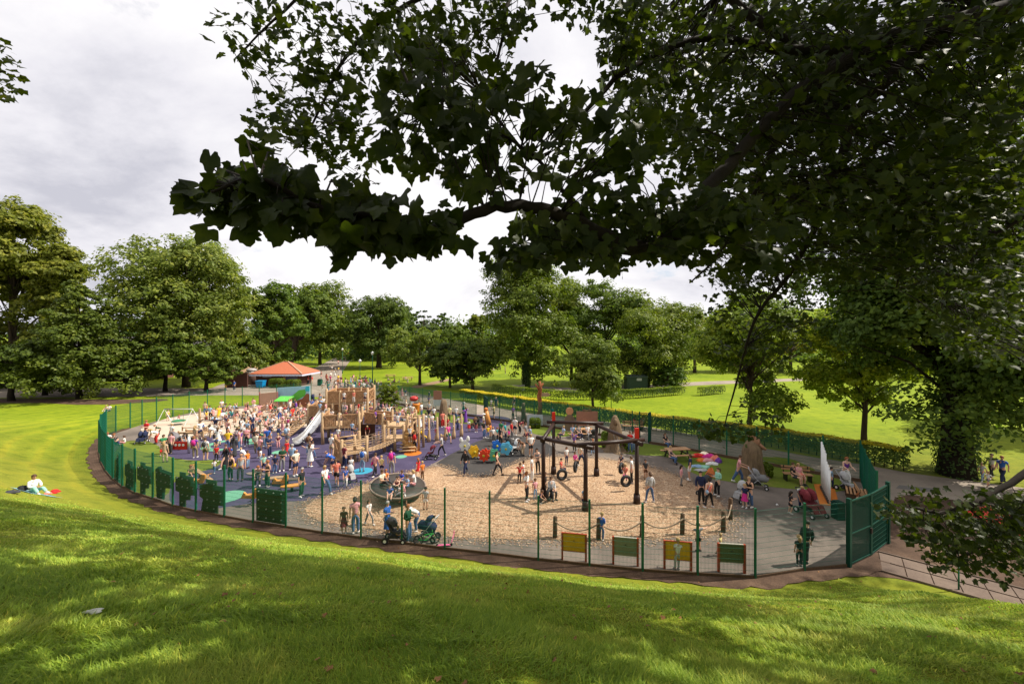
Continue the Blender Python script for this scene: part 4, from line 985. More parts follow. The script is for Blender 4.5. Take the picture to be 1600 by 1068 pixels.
# dead leaves lying on the slope and on the soil strip
nd = 900; Yd = g.uniform(2.5, 17, nd); Xd = g.uniform(-1.1, 1.35, nd) * Yd; zd, dd_ = height(Xd, Yd)
ok = (dd_ > .15) & ((dd_ < 1.5) | (g.random(nd) < .35)); Xd, Yd, zd, dd_ = Xd[ok], Yd[ok], zd[ok], dd_[ok]
C_ = np.stack([Xd, Yd, np.where(dd_ < 1.4, np.maximum(zd, .012) + .02, zd + .05)], 1); nL = len(C_)
V, Fc = palm_leaves(C_, g.normal(size=(nL, 3)) * .3 + np.array([0, 0, 1]), g.normal(size=(nL, 3)), .065, LEAF_S, g)
m_dead = mat('dry_leaf', srgb(176, 126, 74), .8, .5, 5)
o = link('fallen_leaves', fast_mesh('fallen_leaves', V, Fc, m_dead), kind='stuff'); tag(o, 'scattered dry brown fallen leaves on the slope and soil strip', 'fallen leaves')
# ------------------------------------------------------------------ play equipment and street furniture
def loc(px, py, z=0.0): X, Y = G(px, py); return (X, Y, z)
def strut(mb, a, b, r, n=8): mb.tube([a, b], r, n)
# --- timber fort
fort = thing('timber_fort', 'big pale timber climbing fort with towers, bridges and a steel slide on the purple rubber', 'climbing frame', (-14.0, 33.5, 0))
FX, FY = -14.0, 33.5
def fpost(x, y, h, r=.1):
    mb = MB(); x -= FX; y -= FY; j = rnd.uniform(-.05, .05)
    mb.tube([(x, y, 0), (x + j, y + j * .5, h * .5), (x + j * .6, y - j, h), (x + j * .6, y - j, h + .03)], [r * 1.08, r, r * .92, r * .6], 9); mb.build('post', m_fort, fort)
def fdeck(c, z):
    mb = MB(); c = [Vector((x - FX, y - FY, z)) for x, y in c]; n = 9
    for i in range(n):
        a = c[0].lerp(c[1], (i + .5) / n); b = c[3].lerp(c[2], (i + .5) / n); mb.beam(a, b, (c[1] - c[0]).length / n * .93, .05)
    mb.beam(c[0] - Vector((0, 0, .09)), c[1] - Vector((0, 0, .09)), .08, .12); mb.beam(c[3] - Vector((0, 0, .09)), c[2] - Vector((0, 0, .09)), .08, .12)
    mb.build('deck', m_fort, fort)
def frail(a, b, z0, z1, kind='x', m=None):
    mb = MB(); a = Vector((a[0] - FX, a[1] - FY, 0)); b = Vector((b[0] - FX, b[1] - FY, 0)); L = (b - a).length; u = (b - a) / L
    a = a + u * .1; b = b - u * .1; L -= .2
    up = Vector((0, 0, 1)); nrm = Vector((-u.y, u.x, 0))
    if kind in ('x', 'z'):
        n = max(4, int(L / .14))
        for i in range(n):                       # close boarded infill
            p = a + u * (L * (i + .5) / n); mb.beam(p + up * (z0 + .05), p + up * (z1 - .05), L / n * .9, .03)
        for s in (-.045, .045):
            mb.beam(a + up * z1 + nrm * s, b + up * z1 + nrm * s, .05, .1); mb.beam(a + up * z0 + nrm * s, b + up * z0 + nrm * s, .05, .1)
            k = 1 if kind == 'x' else max(2, int(L / .6))
            for i in range(k):
                p0 = a + u * (L * i / k); p1 = a + u * (L * (i + 1) / k)
                mb.beam(p0 + up * z0 + nrm * s * 1.3, p1 + up * z1 + nrm * s * 1.3, .03, .07)
                mb.beam(p0 + up * z1 + nrm * s * 1.6, p1 + up * z0 + nrm * s * 1.6, .03, .07)
        mb.build('rail_panel', m or m_fort2, fort)
    else:
        for z in (z0, (z0 + z1) / 2, z1): strut(mb, a + up * z, b + up * z, .045)
        mb.build('hand_rail', m_fort, fort)
def sq(cx, cy, w, d, rot):
    ca, sa = cos(R(rot)), sin(R(rot))
    return [(cx + x * ca - y * sa, cy + x * sa + y * ca) for x, y in ((-w / 2, -d / 2), (w / 2, -d / 2), (w / 2, d / 2), (-w / 2, d / 2))]
# low front deck
D1 = sq(-12.0, 28.6, 1.75, 1.9, 38); fdeck(D1, .85)
for q in D1: fpost(*q, 1.85, .12)
frail(D1[3], D1[0], .3, 1.6); frail(D1[0], D1[1], 1.3, 1.62, 'r'); frail(D1[2], D1[3], .95, 1.6, 'r')
# middle deck
D2 = sq(-15.1, 34.4, 2.9, 2.3, 14); fdeck(D2, 1.5)
for q in D2: fpost(*q, 2.7, .12)
frail(D2[3], D2[0], 1.35, 2.45); frail(D2[0], ((D2[0][0] + D2[1][0]) / 2 - .3, (D2[0][1] + D2[1][1]) / 2), 1.35, 2.45); frail(((D2[0][0] + D2[1][0]) / 2, (D2[0][1] + D2[1][1]) / 2), D2[1], 1.35, 2.45)
fpost((D2[0][0] + D2[1][0]) / 2 - .15, (D2[0][1] + D2[1][1]) / 2, 2.6)
# high lookout tower with boarded parapets
D3 = sq(-16.4, 39.2, 3.9, 2.6, 6); fdeck(D3, 2.75); fdeck(sq(-16.4, 39.2, 3.7, 2.4, 6), 1.5)
for q in D3: fpost(*q, 4.15, .13)
for f_ in (.33, .66): fpost(D3[0][0] + (D3[1][0] - D3[0][0]) * f_, D3[0][1] + (D3[1][1] - D3[0][1]) * f_, 3.95, .11); fpost(D3[3][0] + (D3[2][0] - D3[3][0]) * f_, D3[3][1] + (D3[2][1] - D3[3][1]) * f_, 3.95, .11)
for i in range(3):
    L = lambda a, b, t_: (a[0] + (b[0] - a[0]) * t_, a[1] + (b[1] - a[1]) * t_)
    frail(L(D3[0], D3[1], i / 3), L(D3[0], D3[1], (i + 1) / 3), 2.85, 3.85)
frail(D3[1], D3[2], 2.85, 3.85); frail(D3[3], D3[0], 2.85, 3.85); frail(D3[2], D3[3], 2.85, 3.85)
# slide tower
D4 = sq(-18.6, 38.2, 2.3, 2.0, 4); fdeck(D4, 1.7)
for q in D4: fpost(*q, 2.75, .12)
frail(D4[0], (D4[0][0] + 1.0, D4[0][1]), 1.6, 2.55); frail(D4[3], D4[0], 1.6, 2.55); frail(D4[2], D4[3], 1.6, 2.55)
# right platform, reached by the boarded bridge
D6 = sq(-9.9, 33.9, 2.2, 2.0, -6); fdeck(D6, 1.5)
for q in D6: fpost(*q, 2.6, .11)
frail(D6[0], D6[1], 1.6, 2.4, 'r'); frail(D6[1], D6[2], 1.6, 2.4, 'r')
B0, B1 = (-13.3, 35.5), (-11.1, 34.6)
fdeck([(B0[0], B0[1] - .5), (B1[0], B1[1] - .5), (B1[0], B1[1] + .5), (B0[0], B0[1] + .5)], 1.5)
frail((B0[0] - .2, B0[1] - .55), (B1[0] + .3, B1[1] - .62), 1.45, 2.35, 'z'); frail((B0[0] - .2, B0[1] + .5), (B1[0] + .3, B1[1] + .45), 1.45, 2.35, 'z')
# low platform with steps at the right
D7 = sq(-9.6, 31.7, 1.5, 1.6, 8); fdeck(D7, .95)
for q in D7: fpost(*q, 2.1, .12)
frail(D7[0], D7[1], 1.95, 2.0, 'r')
mb = MB()
for i in range(4): mb.tube([(-8.9 - FX, 30.9 - FY - i * .22, .8 - i * .2), (-7.7 - FX, 31.0 - FY - i * .22, .85 - i * .2)], .06, 8)
mb.build('steps', m_fort, fort)
# boulder wall in a tall frame
for x, y in ((-8.55, 31.2), (-7.55, 31.1), (-8.4, 32.2), (-7.4, 32.1)): fpost(x, y, 2.75, .1)
mb = MB(); strut(mb, (-8.6 - FX, 31.2 - FY, 2.6), (-7.5 - FX, 31.1 - FY, 2.62), .06); strut(mb, (-8.4 - FX, 32.2 - FY, 2.6), (-7.4 - FX, 32.1 - FY, 2.62), .06); mb.build('top_rail', m_fort, fort)
m_wall = mat('sculpted_orange_wall', srgb(240, 182, 110), .8, .4, 1.6, bumps=.8)
mb = MB()
for i in range(26):
    f_ = i / 25; mb.ell((-8.2 - FX + rnd.uniform(-.3, .3), 30.9 - FY + rnd.uniform(-.15, .2), .1 + f_ * 1.7), (.38 - .16 * f_, .3 - .1 * f_, .22), 8, 6)
mb.build('climbing_wall', m_wall, fort)
# rope bridge between low deck and low platform
mb = MB(); P0 = Vector((-11.0 - FX, 28.9 - FY, .85)); P1 = Vector((-10.2 - FX, 31.2 - FY, .95))
A0 = Vector((-11.4 - FX, 28.3 - FY, .85)); A1 = Vector((-9.6 - FX, 30.9 - FY, .95))
ax = (A1 - A0).normalized(); sd_ = Vector((-ax.y, ax.x, 0)) * .45
def sag(t_, z0, z1, s): return z0 + (z1 - z0) * t_ - s * 4 * t_ * (1 - t_)
for i in range(17):
    t_ = (i + .5) / 17; c = A0.lerp(A1, t_); c.z = sag(t_, .85, .95, .25); mb.beam(c - sd_, c + sd_, .14, .05)
mb.build('bridge_planks', m_fort, fort)
for s in (-1, 1):
    mb = MB()
    for hgt in (.15, .35, .55, .75, .95):
        mb.tube([A0.lerp(A1, k / 10) + sd_ * s * 1.05 + Vector((0, 0, sag(k / 10, 0, 0, .22) + hgt + .0 * k)) for k in range(11)], .016, 5)
    for k in range(1, 10):
        c = A0.lerp(A1, k / 10) + sd_ * s * 1.05; zz_ = sag(k / 10, 0, 0, .22); mb.tube([c + Vector((0, 0, zz_)), c + Vector((0, 0, zz_ + .95))], .014, 5)
    mb.build('rope_net', m_rope, fort)
for x, y in ((-11.55, 28.2), (-9.4, 30.9)): fpost(x, y, 1.9, .11)
# steel trough slide
mb = MB(); S0 = Vector((-18.0 - FX, 37.1 - FY, 1.95)); V = []; Fq = []; n = 14; k = 10
prof = [(0, 0, 1.95), (.04, -.5, 1.8), (.05, -1.8, 1.15), (.05, -3.2, .5), (0, -4.2, .28), (-.02, -4.9, .27)]
pp = []
for i in range(len(prof) - 1):
    for j in range(3):
        t_ = j / 3; pp.append(tuple(prof[i][q] + (prof[i + 1][q] - prof[i][q]) * t_ for q in range(3)))
pp.append(prof[-1])
for (x, y, z) in pp:
    for j in range(k + 1):
        a = pi + pi * j / k; V.append((S0.x + x + .42 * cos(a), S0.y + y, z + .36 + .36 * sin(a)))
    for j in range(k, -1, -1):
        a = pi + pi * j / k; V.append((S0.x + x + .46 * cos(a), S0.y + y, z + .36 + .41 * sin(a)))
w_ = 2 * (k + 1)
for i in range(len(pp) - 1):
    for j in range(w_): Fq.append((i * w_ + j, i * w_ + (j + 1) % w_, (i + 1) * w_ + (j + 1) % w_, (i + 1) * w_ + j))
Fq += [tuple(range(w_)), tuple((len(pp) - 1) * w_ + j for j in reversed(range(w_)))]
mb.add(V, Fq, 0, True)
for s in (-.44, .44): mb.tube([(S0.x + x + s, S0.y + y, z + .37) for x, y, z in pp], .035, 6)
for s in (-.3, .3): strut(mb, (S0.x + s, S0.y - 4.4, 0), (S0.x + s, S0.y - 4.4, .3), .03)
mb.build('slide', m_steel, fort)
# plank ramp with log sides at the left
mb = MB(); a_r = Vector((-21.0 - FX, 35.6 - FY, .05)); b_r = Vector((-19.9 - FX, 38.4 - FY, 1.65)); n = 15; dr = (b_r - a_r).normalized(); sr_ = Vector((dr.y, -dr.x, 0)).normalized() * .5
for i in range(n): c = a_r.lerp(b_r, (i + .5) / n); mb.beam(c - sr_, c + sr_, .2, .06)
mb.build('ramp', m_fort, fort)
for s in (-1, 1):
    mb = MB(); strut(mb, a_r + sr_ * s * 1.1 + Vector((0, 0, .05)), b_r + sr_ * s * 1.1 + Vector((0, 0, .05)), .09); mb.build('ramp_rail', m_fort, fort)
# rope ladder under the low deck, cargo net under the middle deck
mb = MB()
for s in (-.35, 0, .35): mb.tube([(-11.3 - FX + s, 27.95 - FY, 0), (-11.4 - FX + s * .7, 28.05 - FY, .8)], .016, 5)
for z in (.2, .4, .6): mb.tube([(-11.65 - FX, 27.98 - FY, z), (-10.95 - FX, 27.98 - FY, z)], .014, 5)
mb.build('rope_ladder', m_rope, fort)
mb = MB()
for i in range(5): mb.tube([(-15.1 - FX + i * .3, 33.2 - FY, 0), (-15.1 - FX + i * .3, 33.3 - FY, 1.45)], .016, 5)
for z in (.25, .55, .85, 1.15): mb.tube([(-15.1 - FX, 33.22 - FY, z), (-13.9 - FX, 33.22 - FY, z)], .015, 5)
mb.build('cargo_net', m_rope, fort)
m_hole = mat('dark_panel_wood', srgb(92, 56, 34), .8, .3, 3)
mb = MB(); mb.box((-12.9 - FX, 34.2 - FY, .75), (1.4, .08, 1.4)); mb.build('dark_play_panel', m_hole, fort)

# --- row of pale timber posts on the purple rubber
for i, (px, py, h) in enumerate([(670, 690, 2.05), (683, 689, 2.1), (696, 687, 2.2), (709, 685, 2.1), (721, 681.5, 2.05)]):
    lab = ['leftmost of the five pale timber posts beside the climbing wall', 'second from left of the five pale timber posts beside the climbing wall', 'middle one of the five pale timber posts beside the climbing wall',
           'fourth from left of the five pale timber posts, bulging at its foot', 'rightmost of the five pale timber posts, standing on open purple rubber'][i]
    t_ = thing('timber_post', lab, 'post', loc(px, py), group='pale timber posts in a row on the rubber')
    mb = MB(); mb.tube([(0, 0, 0), (0, 0, .45), (.02, 0, .8), (0, .02, h), (0, .02, h + .05)], [.17, .17, .1, .085, .03], 10); mb.build('pole', m_fort, t_)
    mb = MB(); mb.tube([(0, -.17, h * .55), (0, .14, h * .55)], .03, 8); mb.tube([(.1, 0, h * .75), (-.1, 0, h * .75)], .03, 8); mb.build('foot_peg', m_steel, t_)

# --- five sided tyre swing frame
PB = [G(849, 777), G(865, 740), G(932, 743), G(995, 786), G(915, 797)]
cx = sum(q[0] for q in PB) / 5; cy = sum(q[1] for q in PB) / 5
sw = thing('tyre_swing', 'five sided frame of dark brown poles with hanging tyres on the wood chips', 'swing', (cx, cy, 0))
tops = []
for i, q in enumerate(PB):
    mb = MB(); x, y = q[0] - cx, q[1] - cy; hh = 3.5
    mb.tube([(x, y, -.1), (x, y, hh)], [.125, .105], 12); mb.cyl((x, y, -.05), .2, .55, 12, .17); mb.build('post', m_brownpole, sw); tops.append(Vector((x, y, hh - .15)))
for i in range(5):
    a, b = tops[i], tops[(i + 1) % 5]; d = (b - a).normalized(); z = Vector((0, 0, .12 * (i % 2)))
    mb = MB(); mb.tube([a - d * .45 + z, b + d * .45 + z], .115, 12); mb.build('beam', m_brownpole, sw)
m_chain = mat('chain', (.25, .25, .26), .4, .3, 20, metal=.8)
def tyre(px, py, zc, tilt, bx, by):
    """a hanging tyre, centre seen at px,py and height zc; bx,by its beam point"""
    X, Y = G(px, py, zc); Xl, Yl = X - cx, Y - cy
    t_ = MB(); Mr = Matrix.Rotation(tilt[1], 3, 'Z') @ Matrix.Rotation(tilt[0], 3, 'X'); t_.torus((Xl, Yl, zc), .27, .095, 20, 8, M=Mr)
    o = t_.build('tyre', m_tyre, sw)
    c_ = MB(); c_.tube([(Xl, Yl, zc + .3), (bx, by, 3.4)], .014, 5); c_.build('chain', m_chain, o)
tyre(878, 741, .75, (pi / 2, .3), (tops[0].x + tops[1].x) / 2, (tops[0].y + tops[1].y) / 2)
tyre(858.5, 771, .42, (pi / 2, 1.0), tops[0].x + .35, tops[0].y - .2)
tyre(899, 729, .8, (pi / 2, 1.2), (tops[1].x + tops[2].x) / 2, (tops[1].y + tops[2].y) / 2)
tyre(978, 751, .62, (pi / 2, .25), (tops[2].x + tops[3].x) / 2, (tops[2].y + tops[3].y) / 2 - .3)
tyre(971, 731, .85, (pi / 2, .9), (tops[2].x + tops[3].x) / 2, (tops[2].y + tops[3].y) / 2 + .6)
for i, (k, col_) in enumerate(((1, (.6, .03, .02)), (3, (.6, .03, .02)))):
    mb = MB(); mb.box((tops[k].x, tops[k].y, 3.75), (.22, .12, .75)); mb.build('red_flag', m_paint, sw, color=col_)

# --- tilted spinner dish with children on it
dx_, dy_ = G(622, 776); dish = thing('spinner_dish', 'large dark tilted round spinner with a pale rim on the wood chips', 'roundabout', (dx_, dy_, 0))
Mt = Matrix.Rotation(R(7), 3, 'Y') @ Matrix.Rotation(R(4), 3, 'X')
def tv(v): return tuple(Mt @ Vector(v) + Vector((0, 0, .62)))
mb = MB(); n = 40; V = [tv((0, 0, 0))]
for r_, z in ((.8, .01), (1.55, .06)):
    V += [tv((r_ * cos(2 * pi * i / n), r_ * sin(2 * pi * i / n), z)) for i in range(n)]
V += [tv((1.5 * cos(2 * pi * i / n), 1.5 * sin(2 * pi * i / n), -.1)) for i in range(n)] + [tv((.5 * cos(2 * pi * i / n), .5 * sin(2 * pi * i / n), -.28)) for i in range(n)]
Fq = [(0, 1 + i, 1 + (i + 1) % n) for i in range(n)]
for k in range(3):
    for i in range(n): Fq.append((1 + k * n + i, 1 + (k + 1) * n + i, 1 + (k + 1) * n + (i + 1) % n, 1 + k * n + (i + 1) % n))
Fq.append(tuple(1 + 3 * n + i for i in reversed(range(n))))
mb.add(V, Fq, 0, True); mb.build('dish', mat('dark_plastic', srgb(86, 78, 72), .5, .2, 5), dish)
mb = MB(); mb.torus((0, 0, .67), 1.53, .05, 40, 8, M=Mt); mb.build('rim', mat('pale_rim', srgb(170, 150, 135), .5, .2, 5), dish)
mb = MB(); mb.cyl((0, 0, -.05), .22, .5, 14, .16); mb.build('pivot', m_steel, dish)

# --- rope fence of timber posts at the front of the chips
RP = [(867, 839.5), (935, 842.5), (1003, 838), (1066, 834.5), (1130, 830.5), (1141, 811)]
rf = thing('rope_fence', 'row of stubby timber posts joined by a sagging thick rope along the wood chips', 'rope fence', loc(*RP[0])); b0_ = Vector(loc(*RP[0]))
LP = [Vector(loc(*q)) - b0_ for q in RP]
for i, q in enumerate(LP):
    mb = MB(); h = .95 if i < 5 else 1.05; mb.tube([q, q + Vector((.02, 0, h)), q + Vector((.02, 0, h + .03))], [.105, .095, .05], 10); mb.build('post', m_postw, rf)
for a, b in zip(LP[:-1], LP[1:]):
    mb = MB(); mb.tube([a.lerp(b, k / 12) + Vector((0, -.1, .78 - .42 * 4 * (k / 12) * (1 - k / 12) * min(1, (b - a).length / 2.2))) for k in range(13)], .032, 7); mb.build('rope', m_rope, rf)

# --- activity panels at the front
def panel(lab, x0, x1, yb, ybR, board, fr, bands=False):
    p0 = Vector(loc(x0, yb)); p1 = Vector(loc(x1, ybR)); d = p1 - p0; L = d.length
    t_ = thing('activity_panel', lab, 'play panel', tuple(p0), atan2(d.y, d.x), group='play panels standing along the near fence')
    for x in (.04, L - .04): mb = MB(); mb.box((x, 0, .55), (.08, .09, 1.12)); mb.build('leg', m_paint, t_, color=fr)
    mb = MB(); mb.box((L / 2, 0, .74), (L - .16, .045, .72)); mb.build('board', m_paint, t_, color=board)
    for z in (.385, 1.095): mb = MB(); mb.box((L / 2, 0, z), (L - .16, .06, .03)); mb.build('rail', m_paint, t_, color=fr if not bands else (.45, .42, .36))
    mb = MB()
    mb.cyl((L * .5, -.035, .82), .035, .012, 10)
    mb.build('fixing', m_dark, t_)
RED = (.35, .05, .015); YEL = (.66, .36, .01)
panel('leftmost yellow play panel with red legs near the front fence', 877, 917, 873, 877, YEL, RED)
panel('grey green play panel with thin red legs, between the two yellow ones', 956.5, 998, 880, 884, (.22, .215, .15), RED, True)
panel('yellow play panel with a child in white leaning over it', 1036.5, 1081.5, 887, 891, YEL, RED)
panel('dark green play panel at the right end of the row', 1121, 1165, 892, 895, (.10, .115, .05), RED, True)

# --- climbing panels with holds fixed inside the left fence
m_cp = mat('dark_green_board', srgb(74, 98, 62), .6, .25, 3)
m_hold = mat('pale_hold', srgb(200, 205, 190), .5, .1, 5)
shapes = {
 'rect': [(.02, .1), (.98, .1), (.98, 1.7), (.02, 1.7)],
 'tree': [(.2, 0), (.5, 0), (.5, .45), (.72, .5), (.72, .75), (.98, .8), (.98, 1.45), (.86, 1.45), (.86, 1.75), (.5, 1.75), (.5, 1.9), (.22, 1.9), (.22, 1.6), (.02, 1.6), (.02, .85), (.2, .8)],
 'bush': [(.1, .05), (.75, .05), (.75, .5), (.98, .5), (.98, 1.5), (.7, 1.5), (.7, 1.75), (.3, 1.75), (.3, 1.5), (.05, 1.4), (.05, .8), (.18, .7)],
 'wave': [(.1, .1), (.5, .15), (.55, .8), (.95, .9), (.95, 1.75), (.4, 1.8), (.35, 1.95), (.2, 1.9), (.02, 1.7), (.05, .9)],
 'thin': [(.15, .1), (.6, .1), (.7, .9), (.65, 1.9), (.5, 1.9), (.45, 1.6), (.25, 1.5)]}
seqp = [(14, 'rect', 'rectangular dark green climbing board with rows of holds on the near fence'), (16, 'bush', 'bush shaped dark green climbing board, first left of the rectangular one'),
        (17, 'tree', 'tree shaped dark green climbing board, second left of the rectangular one'), (18, 'wave', 'wave edged dark green climbing board on the fence over the lawn edge'),
        (19, 'tree', 'dark ragged climbing board left of the wave edged one'), (20, 'bush', 'dark stepped climbing board near the left bend of the fence'), (21, 'thin', 'narrowest dark climbing board, farthest left on the fence')]
for idx, shp, lab in seqp:
    a, b = FRONT[idx], FRONT[idx + 1]        # the run goes right to left
    d = Vector((a[0] - b[0], a[1] - b[1], 0)); L = d.length
    t_ = thing('climbing_board', lab, 'climbing board', (b[0], b[1], 0), atan2(d.y, d.x), group='climbing boards fixed along the left fence')
    mb = MB(); mb.vprism([(L * (.04 + .92 * x), z) for x, z in shapes[shp]], .06, .10); mb.build('board', m_cp, t_)
    pts_ = [(i, j) for i in range(4) for j in range(4)]; mb = MB(); k = 0
    P_ = np.array(shapes[shp])
    for i, j in pts_:
        x, z = .12 + .25 * i, .3 + .42 * j
        if inside(np.array([x]), np.array([z]), P_)[0]: mb.ell((L * (.04 + .92 * x), .04, z), (.05, .04, .035), 7, 5)
    mb.build('hold', m_hold, t_)

# --- pipe organ of white tubes on the orange mat
po = thing('chime_tubes', 'row of tall white tubes descending in height on the orange rubber mat', 'musical instrument', loc(1284, 762))
b0_ = Vector(loc(1284, 762)); e0 = Vector(loc(1296.5, 787)) - b0_
for i in range(9):
    c = e0 * (i / 8); h = 2.8 - .09 * i if i < 5 else 2.05 - .07 * (i - 5)
    mb = MB(); mb.tube([c + Vector((0, 0, .05)), c + Vector((0, 0, h))], .045, 12); mb.build('tube', m_white, po)
mb = MB(); mb.beam((0, 0, .08), tuple(e0 + Vector((0, 0, .08))), .2, .12); mb.build('base', m_dark, po)

# --- litter bin, blue bin, sculptures, boards
def bin_(lab, px, py, c, w=.55, h=.95):
    t_ = thing('litter_bin', lab, 'litter bin', loc(px, py)); mb = MB(); mb.box((0, 0, h * .45), (w, w, h * .88)); mb.build('body', m_paint, t_, color=c)
    mb = MB(); mb.box((0, 0, h * .95), (w * 1.08, w * 1.08, .06)); mb.box((0, 0, h * 1.02), (w * .8, w * .8, .06)); mb.build('lid', m_paint, t_, color=tuple(v * .8 for v in c))
    mb = MB(); mb.box((0, -w / 2 - .004, h * .72), (w * .6, .01, .12)); mb.build('slot', m_dark, t_)
bin_('dark green litter bin inside the near fence beside the orange mat', 1309.5, 810, (.004, .04, .028), .4, .85)
bin_('green litter bin among the crowd by the kiosk', 500, 602, (.004, .07, .04), .7, 1.2)
bin_('grey bin standing at the ivy clad trunk behind the hedge', 817, 610, (.3, .3, .28), .6, 1.0)
t_ = thing('wheeled_bin', 'bright blue wheeled bin left of the clipped bushes', 'bin', loc(407.5, 605.5)); mb = MB()
mb.add([(-.55, -.45, .12), (.55, -.45, .12), (.55, .45, .12), (-.55, .45, .12), (-.68, -.55, 1.25), (.68, -.55, 1.25), (.68, .55, 1.25), (-.68, .55, 1.25)], [(3, 2, 1, 0), (4, 5, 6, 7), (0, 1, 5, 4), (1, 2, 6, 5), (2, 3, 7, 6), (3, 0, 4, 7)]); mb.build('body', m_paint, t_, color=(.01, .22, .5))
mb = MB(); mb.box((0, 0, 1.3), (1.45, 1.2, .09)); mb.build('lid', m_paint, t_, color=(.02, .28, .58))
for x in (-.5, .5):
    mb = MB(); mb.tube([(x - .05, -.42, .1), (x + .05, -.42, .1)], .1, 10); mb.build('wheel', m_tyre, t_)
def stump(lab, px, py, prof, seed, roots=6, top_part=None, lean=0):
    t_ = thing('carved_stump', lab, 'wood carving', loc(px, py)); r_ = random.Random(seed); mb = MB(); n = 20; V = []; Fq = []
    for j, (rr, z) in enumerate(prof):
        for i in range(n):
            a = 2 * pi * i / n; f_ = 1 + (.16 * sin(roots * a + seed) * max(0, 1 - z * .8) * 1.6) + .09 * sin(3 * a + z * 2 + seed) + r_.uniform(-.04, .04)
            V.append((rr * f_ * cos(a) + lean * z, rr * f_ * sin(a), z))
    for j in range(len(prof) - 1):
        for i in range(n): Fq.append((j * n + i, j * n + (i + 1) % n, (j + 1) * n + (i + 1) % n, (j + 1) * n + i))
    Fq.append(tuple((len(prof) - 1) * n + i for i in range(n)))
    mb.add(V, Fq, 0, True); mb.build('trunk', m_log, t_)
    if top_part: top_part(t_)
    return t_
def carved_top(t_):
    mb = MB(); mb.ell((.1, -.1, 2.35), (.3, .28, .35), 10, 7); mb.ell((-.15, -.1, 2.75), (.2, .2, .3), 9, 6); mb.ell((.3, -.1, 2.0), (.3, .25, .3), 9, 6); mb.tube([(.25, -.25, 2.2), (.6, -.4, 1.9)], [.14, .08], 7)
    mb.build('carved_animals', mat('carved_pink_wood', srgb(196, 146, 112), .8, .4, 3, bumps=.5), t_)
stump('broad carved tree stump with spreading roots in front of the pale trunked tree', 1176, 745, [(.85, 0), (.68, .2), (.6, .6), (.58, 1.1), (.6, 1.6), (.5, 2.0), (.34, 2.3), (.2, 2.5)], 3, 7, carved_top)
def peak(t_):
    mb = MB(); mb.ell((-.05, -.3, 2.35), (.2, .2, .3), 9, 7); mb.tube([(.0, -.25, 2.2), (-.45, -.35, 1.75)], [.14, .08], 7); mb.build('carved_figure', m_log, t_)
stump('pointed carved tree stump with splayed roots between two lime green shrubs', 961, 703.5, [(1.0, 0), (.74, .18), (.58, .55), (.55, 1.1), (.52, 1.6), (.42, 2.1), (.26, 2.6), (.12, 2.85)], 5, 6, peak)
stump('thin carved figure post by the gate, hands raised', 818, 660, [(.32, 0), (.24, .4), (.22, 1.0), (.28, 1.4), (.16, 1.7), (.2, 1.95), (.1, 2.15)], 8, 4)
stump('carved grey brown stump among the crowd under the tall notice board', 693, 664, [(.6, 0), (.5, .5), (.45, 1.1), (.4, 1.8), (.34, 2.3), (.22, 2.7)], 9, 5)
t_ = thing('carved_post', 'leaning orange timber post with a ball on top by the open gate', 'wood carving', loc(764, 664)); mb = MB(); mb.tube([(0, 0, 0), (-.15, 0, .8), (-.28, 0, 1.5)], [.3, .24, .2], 12); mb.build('shaft', m_paint, t_, color=(.55, .24, .06))
mb = MB(); mb.ell((-.31, 0, 1.68), (.2, .2, .19), 12, 8); mb.build('ball', m_paint, t_, color=(.60, .17, .03))
t_ = thing('signpost', 'carved reddish wooden fingerpost with one pale arrow pointing right by the golden hedge', 'signpost', loc(843, 648)); mb = MB()
mb.tube([(0, 0, 0), (.1, 0, 1.2), (-.05, 0, 2.2), (.12, 0, 3.2), (0, 0, 4.0)], [.3, .24, .28, .2, .16], 10); mb.tube([(0, 0, 3.0), (-.5, 0, 3.7)], [.18, .08], 7); mb.tube([(0, 0, 3.1), (.45, 0, 3.8)], [.18, .08], 7); mb.build('post', mat('reddish_wood', srgb(190, 112, 66), .8, .35, 3, bumps=.5), t_)
mb = MB(); mb.vprism([(.1, 2.2), (1.0, 2.2), (1.3, 2.42), (1.0, 2.64), (.1, 2.64)], -.06, .06); mb.build('arrow', m_fort, t_)
t_ = thing('notice_board', 'wide pinkish notice board on posts by the back fence, left of the pointed stump', 'notice board', loc(917, 679)); mb = MB()
for x in (-.95, .95): mb.box((x, 0, 1.1), (.1, .1, 2.2))
mb.build('post', m_fence_post, t_); mb = MB(); mb.box((0, -.08, 1.55), (2.0, .05, 1.35)); mb.build('board', mat('pink_board', srgb(198, 142, 118), .7, .15, 4), t_)
mb = MB(); mb.vprism([(-.5, 2.25), (.5, 2.25), (.3, 2.45), (0, 2.35), (-.3, 2.45)], -.1, -.04); mb.build('crest', m_log, t_)
t_ = thing('notice_board', 'tall notice board with pinkish upper half on the back fence above the crowd', 'notice board', loc(684, 644)); mb = MB(); mb.box((0, -.12, 2.15), (1.0, .05, 1.1)); mb.build('upper_board', MATS['pink_board'], t_); mb = MB(); mb.box((0, -.12, 1.2), (1.0, .045, .75)); mb.build('lower_board', m_paint, t_, color=(.42, .46, .48))
t_ = thing('cartoon_board', 'face shaped flat play figure with orange head beside the wide notice board', 'play figure', loc(890, 674)); mb = MB(); mb.vprism([(.36 * cos(R(a)), 2.0 + .36 * sin(R(a))) for a in range(0, 360, 20)], -.05, .05); mb.build('head', m_paint, t_, color=(.6, .28, .14))
mb = MB(); mb.vprism([(-.42, .1), (.42, .1), (.5, 1.3), (.22, 1.66), (-.22, 1.66), (-.5, 1.3)], -.05, .05); mb.build('body', mat('figure_board', srgb(170, 142, 120), .7, .2, 3), t_)
